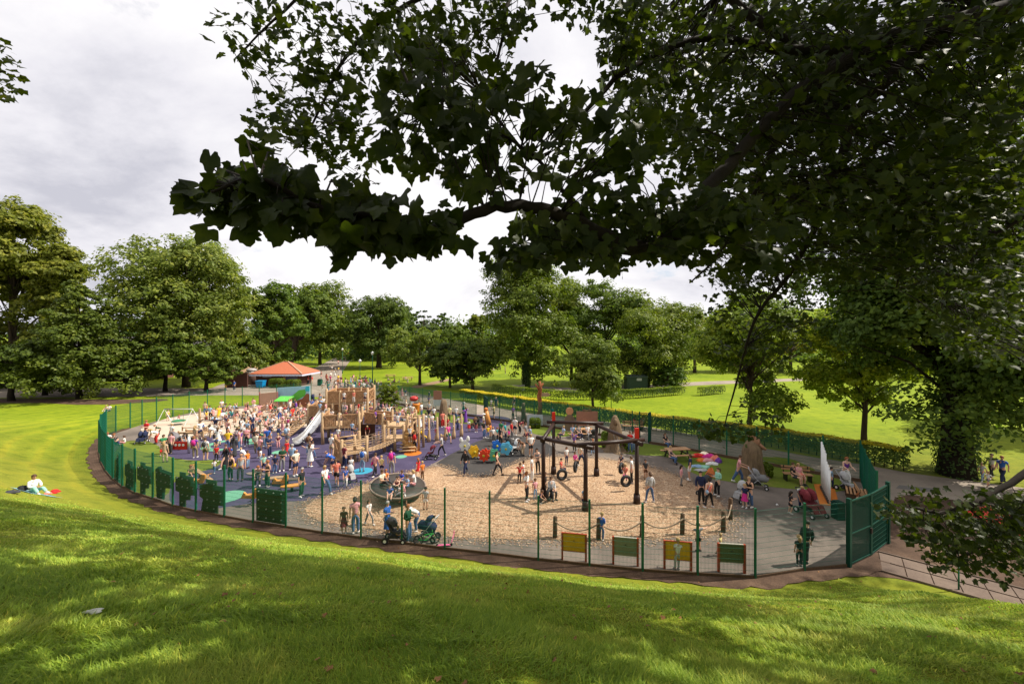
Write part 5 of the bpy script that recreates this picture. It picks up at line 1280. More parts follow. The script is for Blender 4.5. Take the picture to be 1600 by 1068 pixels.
t_ = thing('gate_notice', 'pale blue white banner tied low on the back fence right of the carved figure', 'banner', loc(836, 667)); mb = MB(); mb.box((0, -.06, .75), (1.6, .02, 1.1)); mb.build('sheet', m_paint, t_, color=(.42, .47, .5))
for q in (-.75, .75): mb = MB(); mb.box((q, -.03, 1.25), (.03, .06, .03)); mb.build('tie', m_dark, t_)

# --- sand area: mural wall, pink wall, playhouse, basket swing, beams
t_ = thing('mural_board', 'long board painted with blue sky and green hills at the back of the sand', 'mural', loc(459, 640)); L = 3.75
def vp(name, pts, y, c, par): mb = MB(); mb.vprism(pts, y - .02, y); mb.build(name, m_paint, par, color=c)
t_.scale = (1.1, 1, 1.2); mb = MB(); mb.vprism([(-1.9, 0), (1.85, 0), (1.85, 2.55), (-1.9, 2.35)], 0, .12); mb.build('sky_board', m_paint, t_, color=(.28, .50, .62))
vp('green_hill', [(-1.5, .9), (-1.2, 1.25), (-.2, 1.5), (.6, 2.1), (1.5, 2.2), (1.3, 1.5), (.3, 1.0), (-.4, .8)], -.005, (.10, .42, .05), t_)
vp('brown_bank', [(-.2, 0), (1.85, 0), (1.85, 1.7), (1.5, 1.75), (1.0, 1.2), (.3, .95), (-.2, .7)], -.03, (.22, .08, .04), t_)
vp('blue_patch', [(1.35, 2.0), (1.85, 2.0), (1.85, 2.55), (1.4, 2.5)], -.03, (.03, .42, .55), t_)
t_ = thing('pink_wall', 'plain pale pink board wall with edge posts left of the painted mural', 'play wall', loc(420, 641)); mb = MB(); mb.vprism([(-1.15, 0), (1.0, 0), (1.0, 2.35), (-1.15, 2.15)], 0, .12); mb.build('board', mat('pale_pink_board', srgb(234, 188, 160), .7, .12, 3), t_)
for x in (-1.2, 1.06): mb = MB(); mb.box((x, .05, 1.15), (.1, .14, 2.4)); mb.build('edge_post', m_paint, t_, color=(.30, .12, .11))
t_ = thing('playhouse', 'little play shed with a bright green sloping roof in front of the mural', 'playhouse', loc(444, 643)); mb = MB(); mb.add([(-.95, -.6, 1.35), (.75, -.6, 1.35), (.95, .5, 1.8), (-.75, .5, 1.8), (-.95, -.6, 1.43), (.75, -.6, 1.43), (.95, .5, 1.88), (-.75, .5, 1.88)], [(3, 2, 1, 0), (4, 5, 6, 7), (0, 1, 5, 4), (1, 2, 6, 5), (2, 3, 7, 6), (3, 0, 4, 7)]); mb.build('roof', m_paint, t_, color=(.10, .46, .06))
mb = MB()
for x in (-.8, .7):
    for y in (-.5, .4): mb.box((x, y, .68), (.08, .08, 1.36))
for z in (.3, .6, .9): mb.box((-.05, -.5, z), (1.5, .05, .06))
mb.build('frame', m_fort, t_); mb = MB(); mb.box((-.05, .42, .7), (1.5, .04, 1.25)); mb.build('back_wall', m_fort2, t_)
t_ = thing('climbing_rails', 'yellowish wooden rail frame right of the playhouse on the sand', 'climbing frame', loc(455, 638)); mb = MB()
for i in range(4): mb.box((i * .45 - .7, 0, .6), (.07, .07, 1.2))
for z in (.25, .55, .85, 1.15): mb.box((0, 0, z), (1.5, .05, .06))
mb.build('rail', m_fort, t_)
t_ = thing('basket_swing', 'white A frame swing with green basket seat at the far left sand edge', 'swing', loc(279, 663)); mb = MB()
for x in (-1.5, 1.5):
    mb.tube([(x - .45, -.5, 0), (x, 0, 1.65), (x + .45, .5, 0)], .05, 8, cap=False)
mb.build('frame', m_white, t_)
mb = MB(); mb.tube([(-1.5, 0, 1.65), (1.5, 0, 1.65)], .05, 8); mb.build('crossbar', m_steel, t_)
mb = MB(); mb.torus((0, 0, .4), .55, .06, 22, 6); mb.ell((0, 0, .42), (.52, .52, .14), 14, 6, z0=-1); mb.build('basket', m_paint, t_, color=(.05, .22, .1))
mb = MB()
for x in (-.5, .5): mb.tube([(x, 0, .42), (x, 0, 1.65)], .015, 5)
mb.build('chain', m_chain, t_)
t_ = thing('sand_crane', 'tall timber post with cross arm and pulley standing in the sand', 'play crane', loc(312, 677)); mb = MB(); mb.box((0, 0, 1.2), (.14, .14, 2.4)); mb.beam((0, 0, 1.6), (2.0, .3, 1.6), .06, .06); mb.build('post', m_fort, t_); mb = MB(); mb.tube([(1.9, .28, 1.6), (1.9, .28, .7)], .012, 5); mb.ell((1.9, .28, .62), (.12, .12, .12), 8, 6); mb.build('pulley', m_dark, t_)
def table_play(lab, px, py, w, d):
    t_ = thing('sand_table', lab, 'sand table', loc(px, py)); mb = MB()
    for x in (-w / 2, w / 2):
        for y in (-d / 2, d / 2): mb.box((x, y, .4), (.1, .1, .8))
    mb.build('leg', m_fort, t_); mb = MB(); mb.box((0, 0, .55), (w, d, .06)); mb.box((0, -d / 2, .62), (w, .06, .16)); mb.box((0, d / 2, .62), (w, .06, .16)); mb.box((0, 0, 1.0), (w, .08, .08)); mb.box((-w / 2, 0, .9), (.08, .08, .4)); mb.box((w / 2, 0, .9), (.08, .08, .4)); mb.build('top', m_fort, t_)
table_play('long low timber sand table at the left front edge of the sand', 304, 685, 2.2, .8)
table_play('low timber sand table at the right end of the sand by the ramp', 452, 668, 1.7, .7)
t_ = thing('play_counter', 'red play panel with round dials between two steel posts on the left lawn edge', 'play panel', loc(281, 708)); mb = MB(); mb.box((0, 0, .62), (1.15, .06, .62)); mb.build('board', m_paint, t_, color=(.50, .015, .012)); 
for x in (-.72, .72): mb = MB(); mb.cyl((x, 0, 0), .09, 1.35, 10); mb.build('post', m_steel, t_)
mb = MB()
for x in (-.3, 0, .3): mb.tube([(x, -.05, .68), (x, -.03, .68)], .1, 12)
mb.build('dial', m_white, t_)
t_ = thing('play_tunnel', 'curved grey tube slide behind the red play panel', 'play tunnel', loc(284, 699)); mb = MB(); mb.tube([(-1.0, .2, 1.0), (-.7, .1, .95), (-.2, 0, .5), (.5, 0, .34), (1.3, .1, .3)], .3, 12); mb.build('tube', mat('grey_plastic', srgb(150, 146, 150), .5, .15, 4), t_); mb = MB(); mb.box((-1.0, .2, .4), (.5, .5, .8)); mb.build('base', m_dark, t_)
def seesaw(lab, px, py, rz, c):
    t_ = thing('seesaw', lab, 'seesaw', loc(px, py), rz); mb = MB(); mb.beam((-1.3, 0, .75), (1.3, 0, .3), .22, .09); mb.build('plank', mat('light_plank', srgb(214, 176, 136), .7, .25, 4), t_)
    mb = MB(); mb.tube([(-.12, 0, 0), (0, 0, .5)], .12, 8); mb.tube([(.12, 0, 0), (0, 0, .5)], .12, 8); mb.build('pivot', m_postw, t_)
    mb = MB(); mb.tube([(-.95, -.2, .95), (-.95, .2, .95)], .02, 6); mb.tube([(-.95, 0, .68), (-.95, 0, .95)], .02, 6); mb.tube([(.95, -.2, .62), (.95, .2, .62)], .02, 6); mb.tube([(.95, 0, .36), (.95, 0, .62)], .02, 6); mb.build('handle', m_paint, t_, color=c)
seesaw('light timber seesaw behind the tree shaped climbing board', 314, 752, -.5, (.6, .25, .05))
def leaf_seat(lab, px, py, rz, c, zt=.35, L=.75):
    t_ = thing('stepping_pad', lab, 'stepping pad', loc(px, py), rz); mb = MB()
    mb.prism([(L * cos(R(a)) * (1 if cos(R(a)) > 0 else .8), .24 * sin(R(a))) for a in range(0, 360, 20)], zt, zt + .07); mb.build('pad', m_paint, t_, color=c)
    mb = MB(); mb.cyl((0, 0, 0), .07, zt, 8); mb.build('leg', m_dark, t_)
leaf_seat('sand coloured leaf shaped stepping pad beside a woman in a black vest', 427, 756, .35, (.42, .28, .16))
leaf_seat('orange leaf shaped stepping pad behind the near fence', 456, 767, .4, (.6, .27, .05), .3)
leaf_seat('brown grey stepping pad left of the orange one', 398, 748, -.2, (.22, .17, .15), .3)
leaf_seat('dark leaf shaped stepping pad just above the orange one', 449, 757, .1, (.12, .09, .08), .3)
for lab, px, py in (('orange spring animal behind the tree shaped climbing board', 308, 765), ('orange spring animal behind the rectangular climbing board', 437, 766), ('orange spring animal half hidden at the left side of the rectangular board', 390, 790)):
    t_ = thing('spring_rider', lab, 'spring rider', loc(px, py)); mb = MB()
    mb.tube([(.1 * cos(k * .8), .1 * sin(k * .8), .02 * k) for k in range(20)], .018, 5); mb.build('spring', m_dark, t_)
    mb = MB(); mb.vprism([(-.45, .42), (-.3, .75), (-.1, .6), (.15, .62), (.3, .95), (.5, .92), (.5, .7), (.35, .42)], -.06, .06); mb.box((0, 0, .6), (.3, .3, .05)); mb.build('body', m_paint, t_, color=(.60, .26, .05))
    mb = MB(); mb.tube([(.28, -.2, .78), (.28, .2, .78)], .02, 6); mb.build('handle', m_dark, t_)
# flower and animal rockers on black rubber
def rocker(lab, px, py, c, petals=6, r=.38, z=.55, ears=False):
    t_ = thing('flower_rocker', lab, 'play rocker', loc(px, py), rnd.uniform(-.4, .4)); mb = MB(); mb.tube([(.09 * cos(k * .8), .09 * sin(k * .8), .02 * k) for k in range(18)], .018, 5); mb.build('spring', m_dark, t_)
    mb = MB(); mb.vprism([(r * (1 + .16 * cos(petals * R(a))) * cos(R(a)), z + r * (1 + .16 * cos(petals * R(a))) * sin(R(a))) for a in range(0, 360, 8)], -.25, -.19)
    mb.vprism([(r * (1 + .16 * cos(petals * R(a))) * cos(R(a)), z + r * (1 + .16 * cos(petals * R(a))) * sin(R(a))) for a in range(0, 360, 8)], .19, .25)
    if ears: mb.ell((-.3, -.22, z + .5), (.14, .05, .22), 8, 6); mb.ell((.25, -.22, z + .55), (.14, .05, .25), 8, 6)
    mb.build('side_panel', m_paint, t_, color=c)
    mb = MB(); mb.box((0, 0, z - .12), (.5, .4, .06)); mb.build('seat', m_dark, t_); mb = MB(); mb.ell((0, -.27, z), (.1, .03, .1), 8, 6); mb.build('boss', m_paint, t_, color=(.55, .45, .05))
rocker('white rocker with two ear like petals on the black rubber', 726, 706, (.72, .72, .70), ears=True)
rocker('yellow and white flower rocker on the black rubber', 741, 716, (.70, .42, .02))
rocker('red flower rocker at the front of the black rubber', 757.5, 722, (.68, .06, .02), 8)
rocker('mint green flower rocker right of the red one', 772, 722, (.10, .42, .25))
rocker('royal blue star rocker on the black rubber', 776, 706, (.02, .16, .6), 5, .34)
rocker('sky blue flower rocker beside the pushchairs', 791, 712, (.12, .48, .72), 5, .42, .6)
t_ = thing('toadstool', 'red capped toadstool figure behind the crowd at the back fence', 'play figure', loc(645.5, 641)); mb = MB(); mb.tube([(0, 0, 0), (0, 0, .8), (.1, 0, 1.5)], [.35, .3, .25], 10); mb.build('stem', m_white, t_); mb = MB(); mb.ell((.1, 0, 1.5), (.55, .5, .35), 12, 8); mb.build('cap', m_paint, t_, color=(.40, .03, .03))
t_ = thing('play_barrel', 'orange barrel beside the red capped toadstool figure', 'barrel', loc(650.5, 645)); mb = MB(); mb.lathe([(0, 0), (.32, 0), (.38, .4), (.4, .8), (.48, 1.0), (.48, 1.2), (0, 1.2)], 14); mb.build('shell', m_paint, t_, color=(.62, .2, .03)); mb = MB(); mb.lathe([(0, 1.2), (.3, 1.2), (.3, 1.26), (0, 1.26)], 12); mb.build('lid', m_dark, t_)

# --- kiosk with hipped roof, buildings, vehicles, lamps
kx, ky = G(447, 601); kio = thing('kiosk', 'low kiosk with a hipped orange tiled roof at the edge of the plaza', 'kiosk', (kx, ky, 0)); mb = MB()
m_tile = mat('orange_tiles', srgb(238, 138, 100), .75, .25, 2, bumps=.6, stretch=(14, 3, 3)); m_brick = mat('dark_brick', srgb(112, 74, 66), .9, .3, 3, stretch=(3, 3, 12))
hw, hd, ze, zt = 5.0, 3.4, 2.5, 4.6
mb.add([(-hw, -hd, ze), (hw, -hd, ze), (hw, hd, ze), (-hw, hd, ze), (-.4, 0, zt), (.4, 0, zt), (-hw, -hd, ze - .12), (hw, -hd, ze - .12), (hw, hd, ze - .12), (-hw, hd, ze - .12)], [(0, 1, 5, 4), (1, 2, 5), (2, 3, 4, 5), (3, 0, 4), (6, 9, 8, 7), (0, 6, 7, 1), (1, 7, 8, 2), (2, 8, 9, 3), (3, 9, 6, 0)]); rf_ = mb.build('roof', m_tile, kio)
mb = MB()
for a, b in (((-hw, -hd, ze + .04), (-.4, 0, zt + .04)), ((hw, -hd, ze + .04), (.4, 0, zt + .04)), ((hw, hd, ze + .04), (.4, 0, zt + .04)), ((-hw, hd, ze + .04), (-.4, 0, zt + .04)), ((-.4, 0, zt + .04), (.4, 0, zt + .04))): mb.beam(a, b, .2, .1)
mb.build('ridge_tiles', mat('pale_ridge', srgb(240, 190, 160), .8, .15, 4), rf_)
mb = MB()
for i in range(34): x = -hw + (i + .5) * 2 * hw / 34; mb.vprism([(x - .14, ze - .14), (x + .14, ze - .14), (x + .14, ze - .38), (x, ze - .5), (x - .14, ze - .38)], -hd - .05, -hd - .02)
for i in range(23): y = -hd + (i + .5) * 2 * hd / 23; mb.box((hw + .03, y, ze - .3), (.03, .28, .3))
mb.build('awning_fringe', m_paint, kio, color=(.62, .62, .78))
mb = MB(); mb.box((-.3, 0, 1.18), (8.0, 5.0, 2.36)); mb.build('wall', m_brick, kio)
mb = MB(); mb.box((2.5, -2.53, 1.55), (2.3, .06, 1.1)); w_ = mb.build('serving_hatch', m_paint, kio, color=(.10, .09, .16)); mb = MB(); mb.box((2.5, -2.75, .98), (2.5, .5, .06)); mb.build('counter', m_white, w_)
mb = MB(); mb.box((1.2, -2.58, 1.5), (.5, .02, .6)); mb.build('menu_board', m_paint, kio, color=(.6, .3, .12)); mb = MB(); mb.box((-2.2, -2.53, 1.95), (1.6, .05, .45)); mb.build('sign', m_paint, kio, color=(.34, .34, .4))
t_ = thing('advert_column', 'round grey brown column with a white domed band left of the kiosk', 'column', loc(393, 600)); mb = MB(); mb.lathe([(0, 0), (.85, 0), (.8, 1.9)], 18); mb.build('drum', mat('brown_drum', srgb(130, 100, 92), .6, .25, 3), t_); mb = MB(); mb.lathe([(.8, 1.9), (.86, 1.9), (.86, 2.6), (.7, 2.65)], 18); mb.build('band', m_paint, t_, color=(.45, .42, .40)); mb = MB(); mb.lathe([(.7, 2.65), (.95, 2.75), (.9, 3.0), (.5, 3.2), (0, 3.25)], 18); mb.build('cap', m_paint, t_, color=(.36, .33, .32))
mb = MB(); mb.box((.3, -.84, 2.25), (.55, .04, .5)); mb.build('poster', m_white, t_)
t_ = thing('screen_wall', 'plain brown boarded wall left of the round column', 'wall', loc(372, 605)); mb = MB(); mb.box((-.3, 0, 1.35), (4.2, .25, 2.7)); mb.build('boards', m_brick, t_); mb = MB(); mb.box((-.3, 0, 2.73), (4.4, .4, .08)); mb.build('coping', m_postw, t_)
def house(lab, px, py, w, d, h, rh, wall, roof, wins, rz=0, name='stone_house'):
    X, Y = G(px, py); t_ = thing(name, lab, 'building', (X, Y, 0), rz); mb = MB(); mb.box((0, 0, h / 2), (w, d, h)); mb.build('wall', wall, t_)
    mb = MB(); mb.add([(-w / 2 - .3, -d / 2 - .3, h), (w / 2 + .3, -d / 2 - .3, h), (w / 2 + .3, d / 2 + .3, h), (-w / 2 - .3, d / 2 + .3, h), (-w / 2 - .3, 0, h + rh), (w / 2 + .3, 0, h + rh)], [(0, 1, 5, 4), (2, 3, 4, 5), (0, 4, 3), (1, 2, 5), (3, 2, 1, 0)]); r_ = mb.build('roof', roof, t_)
    mb = MB(); mb.box((-w * .25, 0, h + rh + .2), (.8, .6, 1.2)); mb.build('chimney', wall, r_)
    for x, z in wins:
        mb = MB(); mb.box((x, -d / 2 - .03, z), (1.1, .06, 1.3)); f_ = mb.build('window', m_white, t_); mb = MB(); mb.box((x, -d / 2 - .07, z), (.9, .04, 1.1)); mb.build('pane', m_glass, f_)
    mb = MB(); mb.box((w * .1, -d / 2 - .03, 1.05), (1.0, .06, 2.1)); mb.build('door', m_paint, t_, color=(.05, .04, .04))
m_slate = mat('slate', srgb(120, 116, 118), .6, .25, 3, stretch=(6, 2, 2)); m_pinkst = mat('pink_stone', srgb(226, 184, 152), .9, .25, 1.5)
house('old stone house with pale pink gable just visible right of the domed tree', 350, 583, 13, 9, 6.2, 3.2, m_pinkst, m_slate, [(-3, 3.5), (3.5, 3.5), (-3.5, 1.4)])
house('grey roofed building mostly hidden behind the dark yews at the left', 175, 592, 20, 9, 6.0, 3.6, mat('brown_stone', srgb(140, 100, 84), .9, .3, 2), m_slate, [(-6, 3), (-2, 3), (5, 3)])
t_ = thing('green_cabin', 'dark green metal cabin with a small white notice under the bushy two stemmed tree', 'cabin', loc(993, 608)); mb = MB(); mb.box((0, 0, 1.15), (3.6, 2.2, 2.3)); mb.build('wall', m_paint, t_, color=(.03, .055, .035)); mb = MB(); mb.add([(-1.9, -1.2, 2.3), (1.9, -1.2, 2.3), (1.9, 1.2, 2.5), (-1.9, 1.2, 2.5), (-1.9, -1.2, 2.4), (1.9, -1.2, 2.4), (1.9, 1.2, 2.6), (-1.9, 1.2, 2.6)], [(3, 2, 1, 0), (4, 5, 6, 7), (0, 1, 5, 4), (1, 2, 6, 5), (2, 3, 7, 6), (3, 0, 4, 7)]); mb.build('roof', m_paint, t_, color=(.06, .09, .07)); mb = MB(); mb.box((.3, -1.12, 1.9), (.9, .04, .45)); mb.build('notice', m_paint, t_, color=(.40, .42, .36))
def car(lab, px, py, c, rz):
    t_ = thing('parked_car', lab, 'car', loc(px, py), rz, group='cars parked behind the kiosk')
    pr = [(-2.1, .35), (-2.15, .75), (-1.95, .95), (-1.2, 1.02), (-.75, 1.42), (.9, 1.45), (1.55, 1.05), (2.05, .9), (2.12, .5), (2.05, .3)]
    mb = MB(); mb.vprism(pr, -.82, .82); mb.build('body', m_paint, t_, color=c)
    mb = MB(); mb.vprism([(-1.05, 1.03), (-.68, 1.37), (.84, 1.39), (1.36, 1.05)], -.85, .85); mb.build('window', m_glass, t_)
    for x in (-1.35, 1.35):
        for y in (-.75, .75):
            mb = MB(); mb.tube([(x, y - .1, .33), (x, y + .1, .33)], .33, 14); w_ = mb.build('wheel', m_tyre, t_); mb = MB(); mb.tube([(x, y - .115, .33), (x, y + .115, .33)], .18, 10); mb.build('rim', m_steel, w_)
    for y in (-.6, .6): mb = MB(); mb.box((2.08, y, .7), (.08, .3, .16)); mb.build('headlight', m_white, t_)
car('metallic blue car parked at the edge behind the round column', 407, 591, (.05, .13, .22), .15)
car('grey car parked left of the metallic blue one', 392, 589, (.08, .085, .09), .2)
car('dark vehicle far away beside the small red stall', 555, 558.5, (.012, .012, .014), .1)
t_ = thing('red_stall', 'small bright red stall far off where the path meets the lawn', 'stall', loc(546.5, 559)); mb = MB(); mb.add([(-1.2, -1, 0), (1.2, -1, 0), (1.2, 1, 0), (-1.2, 1, 0), (-1.2, -1, 1.8), (1.2, -1, 1.8), (1.2, 1, 1.8), (-1.2, 1, 1.8), (0, 0, 2.9)], [(0, 1, 5, 4), (1, 2, 6, 5), (2, 3, 7, 6), (3, 0, 4, 7), (4, 5, 8), (5, 6, 8), (6, 7, 8), (7, 4, 8)]); mb.build('tent', m_paint, t_, color=(.6, .02, .015)); mb = MB(); mb.box((0, -1.15, .9), (2.2, .3, .1)); mb.build('counter', m_white, t_)
def lamp(lab, px, py, h, r=.07, head=True, sign=False):
    t_ = thing('lamp_post', lab, 'lamp post', loc(px, py)); mb = MB(); mb.tube([(0, 0, 0), (0, 0, h)], [r, r * .6], 10); mb.cyl((0, 0, 0), r * 2, .9, 10, r * 1.6); mb.build('column', m_fence_post, t_)
    if head: mb = MB(); mb.lathe([(.0, h), (.16, h + .02), (.28, h + .4), (.3, h + .45), (0, h + .7)], 12); mb.build('lantern', m_white, t_)
    if sign: mb = MB(); mb.box((.9, 0, h * .35), (1.3, .05, .18)); mb.build('name_board', m_dark, t_)
lamp('black lamp post with a white lantern in front of the dark round tree', 582, 603, 6.0, .1)
lamp('thin lamp post with a small side board on the plaza lawn edge', 562.5, 603, 4.5, .05, True, True)
lamp('thin lamp post far along the path', 535, 583, 6.0, .06)
lamp('slim lamp post behind the hedge near the small rounded tree', 955, 653, 4.6, .045)
lamp('thin post at the right side by the slab path', 1498, 921, 1.5, .013, False)
# benches, picnic tables
def picnic(lab, px, py, rz=0, s=1.0):
    t_ = thing('picnic_table', lab, 'picnic table', loc(px, py), rz); mb = MB()
    for i in range(5): mb.box((0, -.3 + i * .15, .74), (1.8 * s, .135, .045))
    mb.build('tabletop', m_fort2, t_)
    for y in (-.72, .72): mb = MB(); mb.box((0, y, .45), (1.8 * s, .26, .045)); mb.build('seat', m_fort2, t_)
    for x in (-.65 * s, .65 * s):
        mb = MB(); mb.beam((x, -.62, 0), (x, -.2, .72), .07, .09); mb.beam((x, .62, 0), (x, .2, .72), .07, .09); mb.beam((x, -.8, .4), (x, .8, .4), .06, .09); mb.build('leg', m_dark, t_)
picnic('wooden picnic table beside the heap of bright coats', 1058, 716, .15)
picnic('wooden picnic table near the crowd behind the tyre swing', 910, 682, .1)
picnic('picnic table on the far lawn behind the fort, with people on it', 610, 590, 0, 1.3)
picnic('picnic table on the far lawn under the spreading tree', 637, 594, .3, 1.3)
def bench(lab, px, py, rz=0, w=1.6):
    t_ = thing('bench', lab, 'bench', loc(px, py), rz); mb = MB()
    for i in range(3): mb.box((0, -.15 + i * .15, .45), (w, .12, .04))
    mb.build('seat', m_fort2, t_); mb = MB(); mb.box((0, .27, .65), (w, .04, .1)); mb.box((0, .3, .82), (w, .04, .1)); mb.build('backrest', m_fort2, t_)
    for x in (-w * .42, w * .42): mb = MB(); mb.box((x, 0, .22), (.06, .5, .44)); mb.box((x, .28, .66), (.05, .05, .45)); mb.build('leg', m_dark, t_)
bench('wooden bench on the grass where a couple sits near the white tubes', 1246, 751, -.25)
bench('park bench outside the back fence where three people sit', 989, 672, -.15, 2.0)
bench('wooden bench at the right corner inside the double gate', 1350, 785, 1.0)
t_ = thing('wooden_crate_seat', 'slatted wooden seat frame beside the pushchair at the right corner', 'bench', loc(1338, 781), .9); mb = MB()
for i in range(6): mb.box((0, -.4 + i * .16, .5), (1.3, .08, .05))
mb.build('slats', m_fort2, t_); mb = MB(); mb.box((-.55, 0, .24), (.08, .9, .48)); mb.box((.55, 0, .24), (.08, .9, .48)); mb.build('leg', m_postw, t_)
# red mats behind the hanging leaves on the right
for lab, pts in (('bright red play mat seen through the hanging leaves, the left one', [(1508, 802), (1545, 792), (1572, 800), (1575, 812), (1540, 817), (1512, 812)]), ('bright red play mat seen through the hanging leaves, the right one', [(1552, 822), (1590, 800), (1640, 800), (1640, 830), (1580, 838)])):
    X0, Y0 = G(*pts[0]); t_ = thing('red_mat', lab, 'play mat', (X0, Y0, 0)); mb = MB(); mb.prism([(G(*q)[0] - X0, G(*q)[1] - Y0) for q in pts], .0, .12); mb.build('pad', m_paint, t_, color=(.62, .06, .05)); mb = MB(); mb.prism([(G(*q)[0] - X0, G(*q)[1] - Y0) for q in pts], -.02, -.001); mb.build('underlay', m_dark, t_)
# ------------------------------------------------------------------ people

def V3(*a): return Vector(a)
def skeleton(pose, child):
    """joint positions of an adult 1.7 tall (a child keeps these, with a larger head), facing -Y"""
    J = {}
    hip = V3(0, 0, .93); lean = 0.0
    if pose in ('sit', 'lounge'): hip = V3(0, 0, .13)
    if pose == 'chair': hip = V3(0, .05, .50)
    if pose == 'crouch': hip = V3(0, .12, .34); lean = .5
    if pose == 'bend': lean = 1.05; hip = V3(0, .12, .90)
    if pose == 'push': lean = .12
    if pose == 'sit': lean = .12
    if pose == 'lounge': lean = -.55
    if pose == 'front': lean = .03
    def up(x, d, z):        # point on the torso
        return hip + V3(x, -sin(lean) * z + d * cos(lean), cos(lean) * z + d * sin(lean))
    J['hip'] = hip; J['waist'] = up(0, .0, .17); J['chest'] = up(0, .01, .37); J['neck'] = up(0, .015, .53)
    hl = lean * .55
    J['head0'] = J['neck'] + V3(0, -sin(hl) * .07 - .005, cos(hl) * .07); J['head1'] = J['neck'] + V3(0, -sin(hl) * .15 - .02, cos(hl) * .15); J['head2'] = J['neck'] + V3(0, -sin(hl) * .22 - .012, cos(hl) * .22)
    J['tilt'] = hl
    for s, n in ((-1, 'L'), (1, 'R')):
        J['sh' + n] = up(.165 * s, .02, .46)
        J['th' + n] = hip + V3(.09 * s, 0, -.04)
        if pose in ('sit', 'lounge'): J['kn' + n] = V3(.15 * s, -.40, .36 if n == 'L' else .24); J['an' + n] = V3(.13 * s, -.68 if n == 'L' else -.74, .07)
        elif pose == 'chair': J['kn' + n] = V3(.12 * s, -.38, .49); J['an' + n] = V3(.12 * s, -.40 + .1 * (s > 0), .08)
        elif pose == 'crouch': J['kn' + n] = V3(.15 * s, -.26, .46); J['an' + n] = V3(.13 * s, -.02, .08)
        elif pose in ('walk', 'push'): k = .85 if pose == 'push' else 1; J['kn' + n] = V3(.09 * s, -.20 * s * k - .04, .50); J['an' + n] = V3(.09 * s, -.27 * s * k + (.06 if s < 0 else 0), .09 + (.06 if s < 0 else 0))
        elif pose == 'wide': J['kn' + n] = V3(.17 * s, -.02, .49); J['an' + n] = V3(.25 * s, .02, .08)
        else: J['kn' + n] = V3(.105 * s, -.015 - .05 * (s < 0), .49); J['an' + n] = V3(.11 * s, .03 - .03 * (s < 0), .08)
        a = J['an' + n]; J['to' + n] = a + V3(.02 * s, -.15, -.045)
        S = J['sh' + n]
        if pose in ('stand', 'wide'): e, w = S + V3(.06 * s, .03, -.27), S + V3(.07 * s, -.03, -.51)
        elif pose == 'walk': e, w = S + V3(.05 * s, .10 * s + .02, -.25), S + V3(.05 * s, .16 * s - .06, -.47)
        elif pose == 'front': e, w = S + V3(.04 * s, .02, -.27), V3(.07 * s, -.30, S.z - .20)
        elif pose == 'hips': e, w = S + V3(.17 * s, .06, -.22), V3(.17 * s, -.06, S.z - .42)
        elif pose == 'push': e, w = S + V3(.05 * s, -.08, -.25), V3(.19 * s, -.47, S.z - .32)
        elif pose == 'up': e, w = S + V3(.10 * s, -.04, .22), S + V3(.06 * s, -.10, .47)
        elif pose == 'out': e, w = S + V3(.26 * s, -.02, -.06), S + V3(.49 * s, -.06, .0)
        elif pose == 'bend': e, w = S + V3(.02 * s, -.06, -.26), S + V3(-.02 * s, -.16, -.48)
        elif pose == 'crouch': e, w = S + V3(.04 * s, -.14, -.20), S + V3(-.04 * s, -.34, -.30)
        elif pose == 'lounge': e, w = S + V3(.08 * s, .12, -.22), S + V3(.06 * s, .16, -.44)
        elif pose == 'sit': e, w = S + V3(.05 * s, -.10, -.24), V3(.10 * s, -.36, .34)
        else: e, w = S + V3(.04 * s, -.06, -.25), V3(.10 * s, -.30, .62)
        J['el' + n] = e; J['wr' + n] = w; d = (w - e).normalized(); J['ha' + n] = w + d * .085
    return J
def skin_mesh(pts, rads, edges, root, name, mats, sub=1, flat=None):
    me = bpy.data.meshes.new(name); me.from_pydata([tuple(q) for q in pts], edges, [])
    o = bpy.data.objects.new('tmp', me); COL.objects.link(o)
    md = o.modifiers.new('s', 'SKIN'); md.branch_smoothing = .4; md.use_smooth_shade = True
    for i, r in enumerate(rads):
        v = me.skin_vertices[0].data[i]; v.radius = (r, r) if not isinstance(r, tuple) else r
        v.use_root = (i == root)
    sb = o.modifiers.new('u', 'SUBSURF'); sb.levels = sub; sb.render_levels = sub
    dg = bpy.context.evaluated_depsgraph_get(); dg.update()
    m2 = bpy.data.meshes.new_from_object(o.evaluated_get(dg)); m2.name = name
    bpy.data.objects.remove(o); bpy.data.meshes.remove(me)
    m2.materials.clear()
    for m in mats: m2.materials.append(m)
    return m2
def append_mb(me, mb, midx):
    bm = bmesh.new(); bm.from_mesh(me); vs = [bm.verts.new(v) for v in mb.v]
    for f_, m_i in zip(mb.f, mb.m):
        try: fc = bm.faces.new([vs[i] for i in f_]); fc.material_index = m_i; fc.smooth = True
        except ValueError: pass
    bm.to_mesh(me); bm.free(); return me
PC = {}
